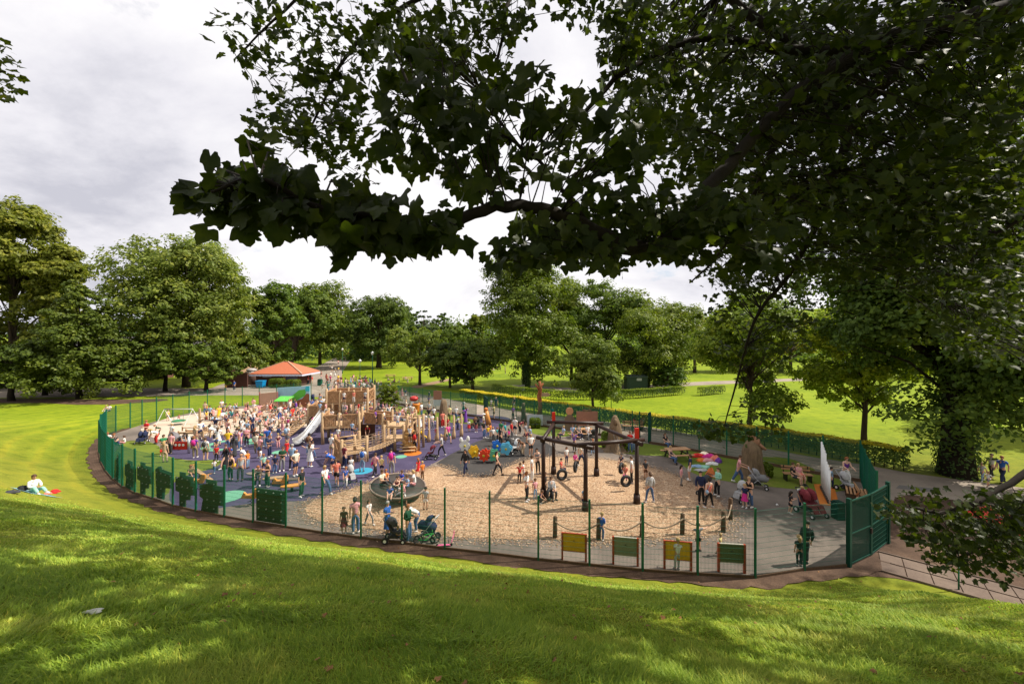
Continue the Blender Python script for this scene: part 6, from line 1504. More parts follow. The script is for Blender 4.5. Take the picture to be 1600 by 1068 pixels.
def person_meshes(pose, child, hairk, topk, botk):
    hs = 1.28 if child else 1.0
    key = (pose, child)
    J = PC.get(('J',) + key)
    if J is None: J = skeleton(pose, child); PC[('J',) + key] = J
    fat = 1.06 if child else 1.0
    out = {}
    # body: one continuous skin
    k = ('body',) + key
    if k not in PC:
        nm = ['hip', 'waist', 'chest', 'neck', 'head0', 'head1', 'head2', 'shL', 'elL', 'wrL', 'haL', 'shR', 'elR', 'wrR', 'haR', 'thL', 'knL', 'anL', 'toL', 'thR', 'knR', 'anR', 'toR']
        P = [J[n] for n in nm]
        if child:
            hb = J['neck']; P[4] = hb + (P[4] - hb) * 1.2; P[5] = hb + (P[5] - hb) * hs; P[6] = hb + (P[6] - hb) * hs
        rr = [(.132, .105), (.122, .095), (.142, .105), .054, .058 * hs, .082 * hs, .066 * hs, .060, .043, .030, (.036, .022), .060, .043, .030, (.036, .022), .092, .062, .040, .034, .092, .062, .040, .034]
        ed = [(0, 1), (1, 2), (2, 3), (3, 4), (4, 5), (5, 6), (2, 7), (7, 8), (8, 9), (9, 10), (2, 11), (11, 12), (12, 13), (13, 14), (0, 15), (15, 16), (16, 17), (17, 18), (0, 19), (19, 20), (20, 21), (21, 22)]
        me = skin_mesh(P, rr, ed, 0, 'body', [m_skin, m_dark])
        mb = MB()
        for n, s in (('L', -1), ('R', 1)):      # five separate fingers, bent
            w, h = J['wr' + n], J['ha' + n]; d = (h - w).normalized(); a = d.cross(V3(0, 1, .01)).normalized(); b = a.cross(d)
            for q, (off, ln) in enumerate(((-.027, .058), (-.009, .072), (.009, .078), (.025, .068))):
                p0 = h + a * off * s; p1 = p0 + d * ln * .6 + b * .012; p2 = p0 + d * ln + b * .034; mb.tube([p0 - d * .02, p1, p2], [.0085, .0078, .006], 5)
            t0 = w + d * .03 + a * -.03 * s; mb.tube([t0, t0 + d * .03 + a * -.03 * s + b * .01, t0 + d * .062 + a * -.034 * s + b * .025], [.011, .009, .006], 5)
        c = P[5]; tl = J['tilt']; Mx = Matrix.Rotation(tl, 3, 'X')
        for s in (-1, 1):
            mb.ell(c + Mx @ V3(.032 * s * hs, -.078 * hs, .012 * hs), (.012 * hs, .008, .007 * hs), 6, 4, m=1)
            mb.ell(c + Mx @ V3(.083 * s * hs, .004, -.004), (.012, .022 * hs, .03 * hs), 6, 4)
        mb.tube([c + Mx @ V3(0, -.074 * hs, .012 * hs), c + Mx @ V3(0, -.102 * hs, -.022 * hs), c + Mx @ V3(0, -.08 * hs, -.03 * hs)], [.008, .015, .01], 5)
        mb.box(c + Mx @ V3(0, -.080 * hs, -.052 * hs), (.038, .01, .008), m=1)
        PC[k] = append_mb(me, mb, 0); PC[('head',) + key] = (c, Mx, hs)
    out['body'] = PC[k]
    c, Mx, hs = PC[('head',) + key]
    k = ('hair', hairk) + key
    if k not in PC:
        mb = MB()
        if hairk != 'bald':
            # cap: upper back shell of the head
            n = 12; rows = 6; V = []; Fq = []
            for i in range(rows + 1):
                f_ = i / rows; ph = pi / 2 * (1 - f_ * 1.18)
                for j in range(n):
                    a = 2 * pi * j / n; front = max(0, -sin(a))
                    ph2 = ph + front * f_ * .62
                    r_ = .098 * hs; V.append(c + Mx @ V3(r_ * cos(ph2) * cos(a), .008 + r_ * 1.02 * cos(ph2) * sin(a), .012 + r_ * 1.1 * sin(ph2)))
            for i in range(rows):
                for j in range(n): Fq.append((i * n + j, (i + 1) * n + j, (i + 1) * n + (j + 1) % n, i * n + (j + 1) % n))
            mb.add(V, Fq, 0, True)
            if hairk == 'long': mb.tube([c + Mx @ V3(0, .06, .03), c + Mx @ V3(0, .085, -.06) * 1.0, c + Mx @ V3(0, .10, -.17), c + Mx @ V3(0, .11, -.30)], [.07 * hs, .082 * hs, .078, .035], 9)
            if hairk == 'tail': mb.tube([c + Mx @ V3(0, .085 * hs, .04), c + Mx @ V3(0, .14, .03), c + Mx @ V3(0, .155, -.07), c + Mx @ V3(0, .14, -.2)], [.02, .034, .03, .01], 7)
            if hairk == 'bob': mb.tube([c + Mx @ V3(0, .03, .03), c + Mx @ V3(0, .05, -.05), c + Mx @ V3(0, .055, -.10)], [.085 * hs, .098 * hs, .07 * hs], 9)
            if hairk in ('cap', 'sunhat'):
                mb = MB(); mb.ell(c + Mx @ V3(0, .005, .035 * hs), (.098 * hs, .104 * hs, .085 * hs), 12, 6)
                if hairk == 'cap': mb.tube([c + Mx @ V3(0, -.06, .04), c + Mx @ V3(0, -.17 * hs, .035)], [.075, .05], 8)
                else: mb.lathe([(.09, .0), (.19, -.01), (.19, .005), (.09, .02)], 14, tuple(c + V3(0, 0, .04)))
        else: mb.ell(c + Mx @ V3(0, .03, -.01), (.09 * hs, .07 * hs, .05), 8, 4)
        PC[k] = mb.mesh('hair', [m_hair])
    out['hair'] = PC[k]
    # top
    k = ('top', topk) + key
    if k not in PC:
        P = [J['hip'] + (J['waist'] - J['hip']) * (-.12), J['waist'], J['chest'], J['neck'] - (J['neck'] - J['chest']) * .05]
        rr = [(.162, .135), (.150, .122), (.182, .138), (.088, .082)]; ed = [(0, 1), (1, 2), (2, 3)]
        if topk == 'hood': rr = [(.178, .15), (.168, .14), (.195, .15), (.108, .10)]
        for n in 'LR':
            b = len(P); P.append(J['sh' + n]); rr.append(.086 if topk != 'vest' else .05); ed.append((2, b))
            if topk == 'tee': P.append(J['sh' + n] + (J['el' + n] - J['sh' + n]) * .62); rr.append(.074); ed.append((b, b + 1))
            elif topk in ('long', 'hood'):
                P.append(J['el' + n]); rr.append(.062 if topk == 'long' else .070); ed.append((b, b + 1))
                P.append(J['el' + n] + (J['wr' + n] - J['el' + n]) * .92); rr.append(.040 if topk == 'long' else .048); ed.append((b + 1, b + 2))
        PC[k] = skin_mesh(P, rr, ed, 1, 'top', [m_cloth])
    out['top'] = PC[k]
    # bottom
    k = ('bottom', botk) + key
    if k not in PC:
        if botk in ('skirt', 'dress', 'longdress'):
            mb = MB(); hp = J['hip']; kn = (J['knL'] + J['knR']) / 2; an = (J['anL'] + J['anR']) / 2; n = 14
            if pose in ('sit', 'lounge', 'chair', 'crouch'):
                ln = .85; q0, q1 = hp, hp.lerp(kn, ln); mb.tube([q0 + V3(0, .06, .1), q0, q0.lerp(q1, .5) + V3(0, 0, .03), q1], [.13, .165, .19, .19], 12)
            else:
                low = {'skirt': .42, 'dress': .52, 'longdress': .9}[botk]; zl = hp.z - .93 * (low) ; V = []; Fq = []
                rows = [(hp + V3(0, 0, .16), .132, .105), (hp, .165, .135), (hp.lerp(V3(kn.x, kn.y, zl), .55), .20, .18), (V3(kn.x, kn.y * .9, zl), .245, .215)]
                for cc, a_, b_ in rows:
                    for j in range(n): t_ = 2 * pi * j / n; w_ = 1 + .07 * sin(5 * t_) * (a_ > .18); V.append(cc + V3(a_ * w_ * cos(t_), b_ * w_ * sin(t_), 0))
                for i in range(3):
                    for j in range(n): Fq.append((i * n + j, (i + 1) * n + j, (i + 1) * n + (j + 1) % n, i * n + (j + 1) % n))
                mb.add(V, Fq, 0, True)
            PC[k] = mb.mesh('skirt', [m_cloth])
        else:
            P = [J['hip'] + (J['waist'] - J['hip']) * .35, J['hip']]; rr = [(.150, .122), (.166, .138)]; ed = [(0, 1)]
            for n in 'LR':
                b = len(P); P.append(J['th' + n] + V3(0, 0, -.03)); rr.append(.112 if botk != 'leggings' else .102); ed.append((1, b))
                if botk == 'shorts': P.append(J['th' + n] + (J['kn' + n] - J['th' + n]) * .78); rr.append(.102); ed.append((b, b + 1))
                else:
                    r1, r2 = (.080, .064) if botk == 'trousers' else (.068, .048)
                    P.append(J['kn' + n]); rr.append(r1); ed.append((b, b + 1)); P.append(J['kn' + n] + (J['an' + n] - J['kn' + n]) * .95); rr.append(r2); ed.append((b + 1, b + 2))
            PC[k] = skin_mesh(P, rr, ed, 1, 'bottom', [m_cloth])
    out['bottom'] = PC[k]
    k = ('shoe',) + key
    if k not in PC:
        r_ = []
        for n in 'LR':
            mb = MB(); a, t_ = J['an' + n], J['to' + n]; up = V3(0, 0, 1)
            mb.tube([a + V3(0, .05, -.035), a + V3(0, 0, -.02), a.lerp(t_, .6) + V3(0, 0, .0), t_ + V3(0, -.015, 0)], [.036, .052, .046, .03], 8)
            r_.append(mb.mesh('shoe', [m_cloth]))
        PC[k] = r_
    out['shoe'] = PC[k]
    k = ('pack',) + key
    if k not in PC:
        mb = MB(); q = J['chest']; d = (J['neck'] - J['waist']).normalized(); bk = V3(0, 1, 0)
        bk = d.cross(V3(1, 0, 0)).normalized(); bk = bk if bk.y > 0 else -bk
        Mr = Matrix((V3(1, 0, 0), bk, d)).transposed(); mb.ell(q + bk * .19 - d * .05, (.15, .09, .22), 10, 7, M=Mr)
        for s in (-1, 1): mb.tube([q + V3(.09 * s, 0, 0) + bk * .15 + d * .1, q + V3(.10 * s, 0, 0) + d * .17, q + V3(.10 * s, 0, 0) - bk * .15 + d * .03, q + V3(.12 * s, 0, 0) - bk * .02 - d * .16], .018, 5)
        PC[k] = mb.mesh('backpack', [m_cloth])
    out['backpack'] = PC[k]
    k = ('bag',) + key
    if k not in PC:
        mb = MB(); q = J['hip'] + V3(.20, .06, .02); mb.ell(q, (.06, .15, .13), 9, 6); mb.tube([q + V3(0, -.08, .1), J['shL'].lerp(J['neck'], .4) + V3(0, 0, .05), q + V3(0, .1, .1)], .012, 5); PC[k] = mb.mesh('shoulder_bag', [m_cloth])
    out['bag'] = PC[k]
    return out
CO = {'black': (.018, .018, .02), 'charcoal': (.05, .05, .055), 'grey': (.22, .22, .23), 'pale grey': (.42, .42, .43), 'white': (.74, .73, .72), 'cream': (.66, .60, .48), 'navy': (.018, .026, .075), 'blue': (.03, .11, .42), 'royal blue': (.012, .06, .5), 'pale blue': (.28, .42, .60), 'denim': (.07, .13, .26), 'pale denim': (.22, .32, .46), 'red': (.56, .022, .022), 'coral': (.70, .20, .14), 'pink': (.72, .33, .36), 'magenta': (.58, .03, .24), 'purple': (.16, .05, .32), 'maroon': (.16, .02, .03), 'orange': (.72, .20, .03), 'yellow': (.74, .46, .02), 'pale yellow': (.75, .66, .30), 'green': (.03, .20, .08), 'dark green': (.015, .07, .035), 'mint': (.30, .58, .46), 'teal': (.02, .27, .28), 'olive': (.12, .11, .05), 'brown': (.13, .06, .03), 'beige': (.46, .35, .24), 'khaki': (.20, .16, .10)}
HC = {'dark': (.025, .016, .011), 'brown': (.085, .042, .02), 'ginger': (.30, .10, .03), 'blond': (.42, .28, .12), 'grey': (.34, .32, .30)}
SK = [(.62, .36, .25), (.56, .30, .20), (.66, .41, .30), (.50, .27, .17)]
PEOPLE = []; pr_ = random.Random(5)
TOPW = {'vest': 'vest', 'tee': 'T-shirt', 'long': 'long sleeved top', 'hood': 'hoodie'}
BOTW = {'trousers': 'trousers', 'leggings': 'leggings', 'shorts': 'shorts', 'skirt': 'skirt', 'dress': 'dress', 'longdress': 'long dress'}
POSEW = {'stand': 'standing', 'walk': 'walking', 'front': 'standing with hands together', 'hips': 'standing hands on hips', 'push': 'pushing', 'bend': 'bending down', 'sit': 'sitting', 'chair': 'seated', 'crouch': 'crouching', 'up': 'reaching up', 'out': 'with arms out', 'wide': 'standing feet apart', 'lounge': 'sitting back'}
def person(px, py, kind, pose, top, bot, hair='', face=None, acc='', z=0.0, place='', group='visitors in and around the playground', shoes=None, rot=(0, 0)):
    """px,py: feet in the photograph; kind W M G B T; top 'white tee'; bot 'denim trousers'; hair 'brown long'; face degrees, 0 to the camera"""
    X, Y = G(px, py, z) if isinstance(px, (int, float)) else (px[0], px[1])
    child = kind in 'GBT'
    hgt = {'W': 1.66, 'M': 1.77, 'G': 1.24, 'B': 1.26, 'T': .96}[kind] * pr_.uniform(.96, 1.04)
    hn = {'W': 'long tail bob short', 'M': 'short short short bald', 'G': 'long tail', 'B': 'short', 'T': 'short bob'}[kind].split()
    hcol = pr_.choice(['brown', 'brown', 'dark', 'blond', 'ginger' if pr_.random() < .3 else 'brown']); hk = pr_.choice(hn)
    for w in hair.split():
        if w in HC: hcol = w
        elif w in ('long', 'tail', 'bob', 'short', 'bald', 'cap', 'sunhat'): hk = w
    tcol, tk = top.rsplit(' ', 1); bcol, bk = bot.rsplit(' ', 1)
    M_ = person_meshes(pose, child, hk, tk, bk)
    root = bpy.data.objects.new('person', None); COL.objects.link(root); root.location = (X, Y, z); root.empty_display_size = .2
    f_ = pr_.uniform(0, 360) if face is None else face
    root.rotation_euler = (pr_.uniform(-.05, .05), pr_.uniform(-.06, .06), R(f_)); s = hgt / (1.72 if not child else 1.79); root.scale = (s, s, s)
    sk = pr_.choice(SK)
    def add(n, me, c): o = bpy.data.objects.new(n, me); COL.objects.link(o); o.parent = root; o.color = (*c, 1); return o
    add('body', M_['body'], sk)
    hcl = HC[hcol] if hk not in ('cap', 'sunhat') else CO[pr_.choice(['white', 'navy', 'red', 'pale blue', 'cream'])]
    add({'cap': 'cap', 'sunhat': 'sun_hat'}.get(hk, 'hair'), M_['hair'], hcl)
    add('top', M_['top'], CO[tcol]); add({'skirt': 'skirt', 'dress': 'skirt', 'longdress': 'skirt', 'shorts': 'shorts'}.get(bk, 'trousers'), M_['bottom'], CO[bcol])
    sc = CO[shoes or pr_.choice(['white', 'white', 'black', 'charcoal', 'grey'])]
    for me in M_['shoe']: add('shoe', me, sc)
    ac = ''
    if acc:
        c, what = acc.rsplit(' ', 1); add({'pack': 'backpack', 'bag': 'shoulder_bag'}[what], M_['backpack' if what == 'pack' else 'bag'], CO[c]); ac = c + (' backpack' if what == 'pack' else ' bag')
    PEOPLE.append(dict(o=root, px=px if isinstance(px, (int, float)) else 800 + F * X / Y, kind=kind, tcol=tcol, tk=tk, bcol=bcol, bk=bk, pose=pose, hcol=hcol, hk=hk, acc=ac, place=place, X=X, Y=Y, z=z, group=group))
    return root
def GH(px, py):
    """where the line of sight through a pixel meets the terrain"""
    Y = np.linspace(2, 120, 6000); X = (px - 800) * Y / F; Z = H - (py - 530) * Y / F
    h_, _ = height(X, Y); i = int(np.argmax(Z <= h_)); return float(X[i]), float(Y[i]), float(h_[i])
P = person
# --- behind the near fence, left to right
P(470, 776, 'W', 'stand', 'black tee', 'dark green trousers', 'grey short', 80)
P(509.7, 772, 'W', 'walk', 'white tee', 'denim trousers', 'blond bob', 60, 'magenta bag')
P(526.5, 759, 'W', 'walk', 'coral tee', 'black shorts', 'brown tail', 200)
P(518, 738, 'M', 'bend', 'blue tee', 'navy shorts', 'bald', 270)
P(539, 760, 'G', 'walk', 'blue tee', 'white leggings', 'ginger long', 30)
P(549, 741, 'G', 'stand', 'white tee', 'charcoal leggings', 'brown tail', 20)
P(537.5, 731, 'W', 'stand', 'maroon tee', 'navy trousers', 'blond short', 150)
P(565, 737, 'W', 'stand', 'white tee', 'pale denim trousers', 'blond bob', 180, 'blue pack')
P(585, 745, 'W', 'walk', 'pink tee', 'black leggings', 'brown short', 160, 'magenta bag')
P(597, 741, 'B', 'stand', 'pale yellow tee', 'navy shorts', 'blond short', 180)
P(612.5, 741, 'M', 'stand', 'purple tee', 'grey trousers', 'dark short', 190, 'magenta pack')
P(660, 749, 'B', 'stand', 'orange tee', 'brown trousers', 'blond short', 220)
P(653, 744, 'G', 'walk', 'red tee', 'red skirt', 'ginger long', 220)
# on the spinner dish
for (x, y, k, c, b, h, f) in [(596, 757, 'W', 'cream tee', 'charcoal leggings', 'brown short', 70), (610, 775, 'B', 'blue tee', 'white shorts', 'brown short', 10), (602, 750, 'G', 'orange tee', 'navy leggings', 'ginger long', 40), (628, 752, 'B', 'royal blue tee', 'grey shorts', 'brown short', 330),
                                (637, 760, 'B', 'pale blue tee', 'denim shorts', 'brown short', 320), (648, 757, 'W', 'white tee', 'pink leggings', 'blond bob', 280), (620, 762, 'G', 'maroon vest', 'black leggings', 'dark long', 0), (632, 771, 'G', 'pink tee', 'grey leggings', 'brown tail', 300)]:
    zz_ = .66; X_, Y_ = G(x, y, zz_); P(x, y, k, 'sit', c, b, h, f, z=zz_ + .02 - .12 * ((X_ - dx_) / 1.5), place='on the round spinner dish')
P(630, 789, 'B', 'walk', 'pale blue tee', 'white shorts', 'dark short', 60, place='climbing off the round spinner')
P(664.7, 796, 'B', 'stand', 'pale grey tee', 'white shorts', 'dark short', 180)
P(537.5, 833, 'G', 'stand', 'brown tee', 'maroon skirt', 'brown tail', 10)
P(556, 833, 'W', 'stand', 'pink tee', 'denim trousers', 'dark bob', 200)
P(577, 820, 'G', 'walk', 'white tee', 'grey leggings', 'brown long', 60)
P(605.7, 838, 'W', 'front', 'blue tee', 'blue dress', 'grey short', 70)
P(639, 846.6, 'W', 'front', 'dark green long', 'denim trousers', 'ginger short', 70)
P(650, 829.7, 'W', 'bend', 'white tee', 'denim trousers', 'dark short', 280)
P(622, 846, 'T', 'chair', 'white tee', 'blue shorts', 'blond short', 70, place='sitting up in the pushchair by the near fence')
P(939, 844, 'B', 'front', 'blue long', 'denim trousers', 'blond short', 150, place='climbing on the rope fence post')
P(1057.5, 889, 'B', 'front', 'white tee', 'pale grey trousers', 'blond short', 180, place='leaning on the yellow play panel')
P(1092, 861, 'B', 'out', 'grey tee', 'black shorts', 'brown short', 190, place='between the rope fence and the play panels')
P(1126, 868, 'T', 'walk', 'pale yellow tee', 'navy shorts', 'blond short', 40, place='behind the dark green play panel')
P(1249, 884, 'G', 'stand', 'black tee', 'black leggings', 'blond long', 170, place='behind the near fence at the right')
P(1256, 880, 'M', 'stand', 'black long', 'charcoal trousers', 'dark short', 180, place='behind the near fence at the right')
# --- wood chips and tyre swing
P(811, 754.5, 'G', 'out', 'red tee', 'black leggings', 'brown long', 10); P(818, 749, 'B', 'stand', 'white tee', 'pale grey shorts', 'brown short', 90)
P(830.5, 752, 'W', 'stand', 'white tee', 'white trousers', 'brown bob', 90); P(841, 740, 'W', 'front', 'grey vest', 'black leggings', 'dark long', 20)
P(823, 783, 'W', 'front', 'white tee', 'black leggings', 'ginger bob', 60); P(836, 780, 'G', 'stand', 'pink tee', 'pale denim leggings', 'brown bob', 20)
P(852, 771, 'B', 'stand', 'black tee', 'black trousers', 'brown short', 70); P(862, 778, 'W', 'chair', 'pale grey long', 'charcoal trousers', 'brown bob', 20, z=.0, place='on the lowest tyre')
P(829, 712, 'W', 'hips', 'white tee', 'black shorts', 'blond short', 20); P(817, 711, 'W', 'bend', 'brown tee', 'beige trousers', 'brown long', 300)
P(885, 725, 'G', 'stand', 'white tee', 'navy leggings', 'brown long', 20); P(898, 706, 'W', 'out', 'purple tee', 'black leggings', 'brown bob', 300); P(908, 727, 'W', 'walk', 'cream tee', 'navy trousers', 'blond bob', 90)
P(899, 726, 'G', 'chair', 'magenta long', 'black leggings', 'brown tail', 30, z=.45, place='on a hanging tyre'); P(877, 738, 'B', 'chair', 'red tee', 'navy leggings', 'dark short', 60, z=.45, place='on a hanging tyre')
P(977, 748, 'G', 'chair', 'coral tee', 'magenta leggings', 'blond bob', 340, z=.35, place='on a hanging tyre'); P(970, 729, 'B', 'chair', 'navy tee', 'grey shorts', 'dark short', 320, z=.5, place='on a hanging tyre')
P(912, 795, 'B', 'stand', 'pale blue tee', 'navy shorts', 'brown short', 200); P(988, 755, 'W', 'stand', 'white tee', 'black leggings', 'brown short', 250)
P(1015, 785, 'W', 'wide', 'pale grey hood', 'denim leggings', 'brown bob', 190); P(1009, 748, 'B', 'stand', 'charcoal tee', 'brown shorts', 'dark short', 0)
P(989, 705, 'W', 'stand', 'white tee', 'pale denim trousers', 'brown long', 20); P(926, 710, 'G', 'walk', 'white tee', 'pale blue leggings', 'ginger tail', 300); P(975, 703, 'B', 'stand', 'grey tee', 'brown shorts', 'dark short', 30)
P(844, 786, 'B', 'crouch', 'navy tee', 'charcoal trousers', 'brown short', 60)
# --- right side: tarmac and grass
P(1041, 700, 'W', 'chair', 'black tee', 'denim trousers', 'brown long', 20, place='by the picnic table with a coat in her lap'); P(1048, 723, 'W', 'chair', 'navy vest', 'denim trousers', 'blond short', 40, place='at the picnic table beside the coats')
P(1064, 758, 'G', 'stand', 'pink long', 'grey leggings', 'dark long', 60); P(1077, 750, 'W', 'stand', 'navy tee', 'white shorts', 'brown bob', 240)
P(1096, 787, 'M', 'stand', 'navy long', 'black trousers', 'dark short', 350); P(1108, 793, 'W', 'wide', 'coral vest', 'black leggings', 'dark bob', 190, 'pale blue bag'); P(1120.5, 775, 'W', 'front', 'mint long', 'black leggings', 'brown tail', 280)
P(1152.5, 754, 'M', 'push', 'pink tee', 'denim trousers', 'brown short', 60); P(1172, 792, 'W', 'front', 'black vest', 'denim trousers', 'blond short', 290, 'black pack'); P(1164, 793, 'G', 'stand', 'navy tee', 'magenta skirt', 'blond bob', 300)
P(1234, 802, 'G', 'front', 'black tee', 'black shorts', 'dark long', 80, shoes='white'); P(1241, 755, 'M', 'chair', 'black tee', 'charcoal shorts', 'brown short', 30, place='on the bench by the white tubes'); P(1249, 755, 'W', 'chair', 'pink tee', 'coral dress', 'blond bob', 0, place='on the bench by the white tubes')
P(1254, 795, 'W', 'bend', 'white tee', 'navy trousers', 'blond short', 330); P(1301, 762, 'B', 'stand', 'pale blue tee', 'navy trousers', 'dark short', 40); P(1321, 755, 'W', 'push', 'purple vest', 'white trousers', 'ginger bob', 350)
P(1340, 788, 'G', 'sit', 'beige tee', 'brown leggings', 'ginger long', 20, place='inside the double gate'); P(1357, 784, 'B', 'sit', 'coral tee', 'brown shorts', 'brown short', 300, place='inside the double gate')
P(1567, 755, 'M', 'walk', 'blue tee', 'navy trousers', 'ginger short', 280); P(1549, 748, 'W', 'walk', 'white tee', 'charcoal leggings', 'brown short', 280); P(1536, 752, 'G', 'walk', 'pale grey tee', 'pale denim leggings', 'blond tail', 280); P(1544, 760, 'T', 'walk', 'white tee', 'grey shorts', 'blond short', 280)
P(985, 667, 'W', 'chair', 'white tee', 'navy trousers', 'dark short', 0, place='on the park bench outside the fence'); P(993, 668, 'W', 'chair', 'red tee', 'grey trousers', 'brown short', 0, place='on the park bench outside the fence'); P(1004, 669, 'M', 'chair', 'white tee', 'charcoal trousers', 'brown short', 330, place='on the park bench outside the fence')
P(985, 706, 'W', 'front', 'red tee', 'denim trousers', 'brown long', 330)
P(804, 640, 'W', 'walk', 'black tee', 'grey shorts', 'blond short', 300); P(863, 657, 'W', 'stand', 'teal tee', 'denim trousers', 'brown bob', 30); P(864, 677, 'W', 'stand', 'grey tee', 'teal trousers', 'blond short', 20)
P(772, 654, 'W', 'front', 'pale yellow tee', 'brown shorts', 'blond short', 250, shoes='white'); P(775, 640, 'W', 'stand', 'navy tee', 'black skirt', 'blond bob', 0); P(767, 637, 'B', 'stand', 'white tee', 'grey shorts', 'brown short', 0); P(801, 656, 'W', 'front', 'purple tee', 'charcoal leggings', 'brown long', 30); P(813, 637, 'M', 'stand', 'navy tee', 'grey trousers', 'dark short', 0)
# table group and pushchair group right of the black rubber
for q in [(783, 686, 'W', 'stand', 'green tee', 'black leggings', 'dark bob'), (790, 689, 'W', 'stand', 'teal tee', 'navy trousers', 'brown short'), (795, 690, 'G', 'stand', 'magenta tee', 'black leggings', 'brown long'), (800, 686, 'W', 'stand', 'red long', 'grey trousers', 'brown short'),
          (804, 680, 'M', 'stand', 'white tee', 'navy shorts', 'grey short'), (812, 677, 'W', 'bend', 'maroon tee', 'black trousers', 'dark bob'), (823, 692, 'M', 'stand', 'grey tee', 'maroon shorts', 'brown short'), (829, 680, 'W', 'sit', 'pale blue tee', 'navy trousers', 'blond short'), (782, 696, 'W', 'stand', 'charcoal tee', 'black leggings', 'dark long'), (786, 700, 'G', 'sit', 'coral tee', 'pink leggings', 'brown tail'),
          (766, 709, 'B', 'sit', 'charcoal long', 'black trousers', 'dark short'), (748, 717, 'B', 'sit', 'white tee', 'navy shorts', 'brown short'), (905, 685, 'M', 'chair', 'grey tee', 'navy trousers', 'dark short'), (895, 684, 'W', 'chair', 'pale blue tee', 'white shorts', 'brown bob'), (879, 686, 'W', 'chair', 'pale blue tee', 'navy trousers', 'blond short'), (918, 684, 'W', 'chair', 'white tee', 'pale grey trousers', 'grey short'), (872, 689, 'B', 'sit', 'charcoal tee', 'black trousers', 'dark short')]:
    P(*q)
# --- centre: purple rubber
P(647.6, 706, 'W', 'up', 'black tee', 'black leggings', 'brown tail', 190, 'red pack'); P(641, 690, 'B', 'up', 'white tee', 'charcoal shorts', 'brown short', 180, z=.9, place='on the sculpted climbing wall'); P(690, 713, 'W', 'push', 'pale grey tee', 'black leggings', 'blond tail', 270)
P(700.5, 692, 'W', 'walk', 'magenta tee', 'green shorts', 'brown tail', 40); P(727.5, 741, 'W', 'walk', 'black hood', 'navy trousers', 'dark long', 330); P(778, 743, 'W', 'walk', 'black vest', 'black leggings', 'dark long', 80)
P(756.6, 684, 'W', 'stand', 'black tee', 'denim trousers', 'brown long', 40, shoes='white'); P(762, 685, 'G', 'stand', 'yellow tee', 'denim leggings', 'blond bob', 20); P(771, 689, 'G', 'stand', 'white tee', 'charcoal leggings', 'blond long', 30); P(777, 688, 'G', 'stand', 'teal tee', 'black leggings', 'ginger bob', 60); P(766, 682, 'B', 'stand', 'orange tee', 'grey shorts', 'brown short', 60)
P(733, 674, 'G', 'stand', 'white tee', 'red skirt', 'brown bob', 180); P(744, 675, 'G', 'stand', 'black tee', 'maroon skirt', 'dark bob', 0); P(755, 672, 'W', 'stand', 'cream tee', 'pale grey trousers', 'sunhat', 90)
P(715, 671, 'M', 'bend', 'white tee', 'navy trousers', 'ginger short', 60); P(728, 660, 'W', 'out', 'purple long', 'purple longdress', 'brown long', 250); P(712, 657, 'W', 'stand', 'white tee', 'denim trousers', 'grey short', 0); P(701, 659, 'M', 'stand', 'pale yellow tee', 'olive trousers', 'brown short', 0); P(724, 645, 'W', 'stand', 'white tee', 'teal trousers', 'ginger short', 0)
P(692, 667, 'W', 'stand', 'coral tee', 'red trousers', 'brown bob', 20); P(699, 671, 'G', 'stand', 'red tee', 'red leggings', 'blond long', 200); P(676, 671, 'W', 'front', 'white tee', 'grey trousers', 'brown short', 10); P(669, 660, 'W', 'stand', 'black tee', 'grey leggings', 'dark long', 20); P(678, 658, 'W', 'stand', 'white tee', 'black trousers', 'dark bob', 10); P(671, 649, 'W', 'stand', 'pale grey tee', 'grey trousers', 'blond long', 0)
P(659, 682, 'T', 'walk', 'pale yellow tee', 'green shorts', 'brown short'); P(681, 687, 'B', 'walk', 'red tee', 'navy shorts', 'brown short'); P(664, 671, 'W', 'stand', 'white tee', 'white shorts', 'dark bob')
P(481.6, 710, 'W', 'front', 'beige tee', 'pale denim trousers', 'dark bob', 170, 'brown pack', shoes='white'); P(456, 734, 'M', 'front', 'pale blue tee', 'black trousers', 'grey short', 190); P(440, 736, 'M', 'front', 'dark green tee', 'grey trousers', 'brown short', 30); P(448, 696, 'M', 'stand', 'white tee', 'grey shorts', 'brown short', 170, 'pale blue pack'); P(449, 712, 'G', 'stand', 'red tee', 'red skirt', 'blond bob', 30)
P(435.5, 694, 'W', 'front', 'navy long', 'navy leggings', 'dark tail', 100); P(421, 714, 'M', 'front', 'navy tee', 'navy trousers', 'brown short', 80, shoes='white'); P(406, 715, 'W', 'stand', 'pink tee', 'denim shorts', 'ginger bob', 340, shoes='white'); P(400, 699, 'W', 'stand', 'black tee', 'black leggings', 'ginger tail', 190); P(417, 700, 'M', 'stand', 'blue tee', 'denim trousers', 'brown short', 200)
P(429, 739, 'B', 'stand', 'navy tee', 'denim trousers', 'dark short', 200, shoes='white'); P(402, 760, 'W', 'bend', 'white vest', 'charcoal trousers', 'ginger short', 30); P(418, 761, 'W', 'front', 'charcoal vest', 'dark green trousers', 'ginger short', 330); P(413, 738, 'B', 'walk', 'mint tee', 'navy shorts', 'ginger short', 40)
P(382, 721, 'B', 'bend', 'white long', 'white leggings', 'blond short', 250); P(375, 751, 'M', 'stand', 'pale grey vest', 'charcoal trousers', 'bald', 20); P(360, 750, 'W', 'stand', 'black vest', 'dark green leggings', 'dark tail', 340, 'yellow bag'); P(352, 732, 'W', 'walk', 'black long', 'black longdress', 'brown short', 320, 'maroon pack'); P(365, 713, 'W', 'stand', 'charcoal long', 'charcoal longdress', 'dark long', 200); P(356.6, 705, 'M', 'hips', 'yellow tee', 'denim trousers', 'ginger short', 10)
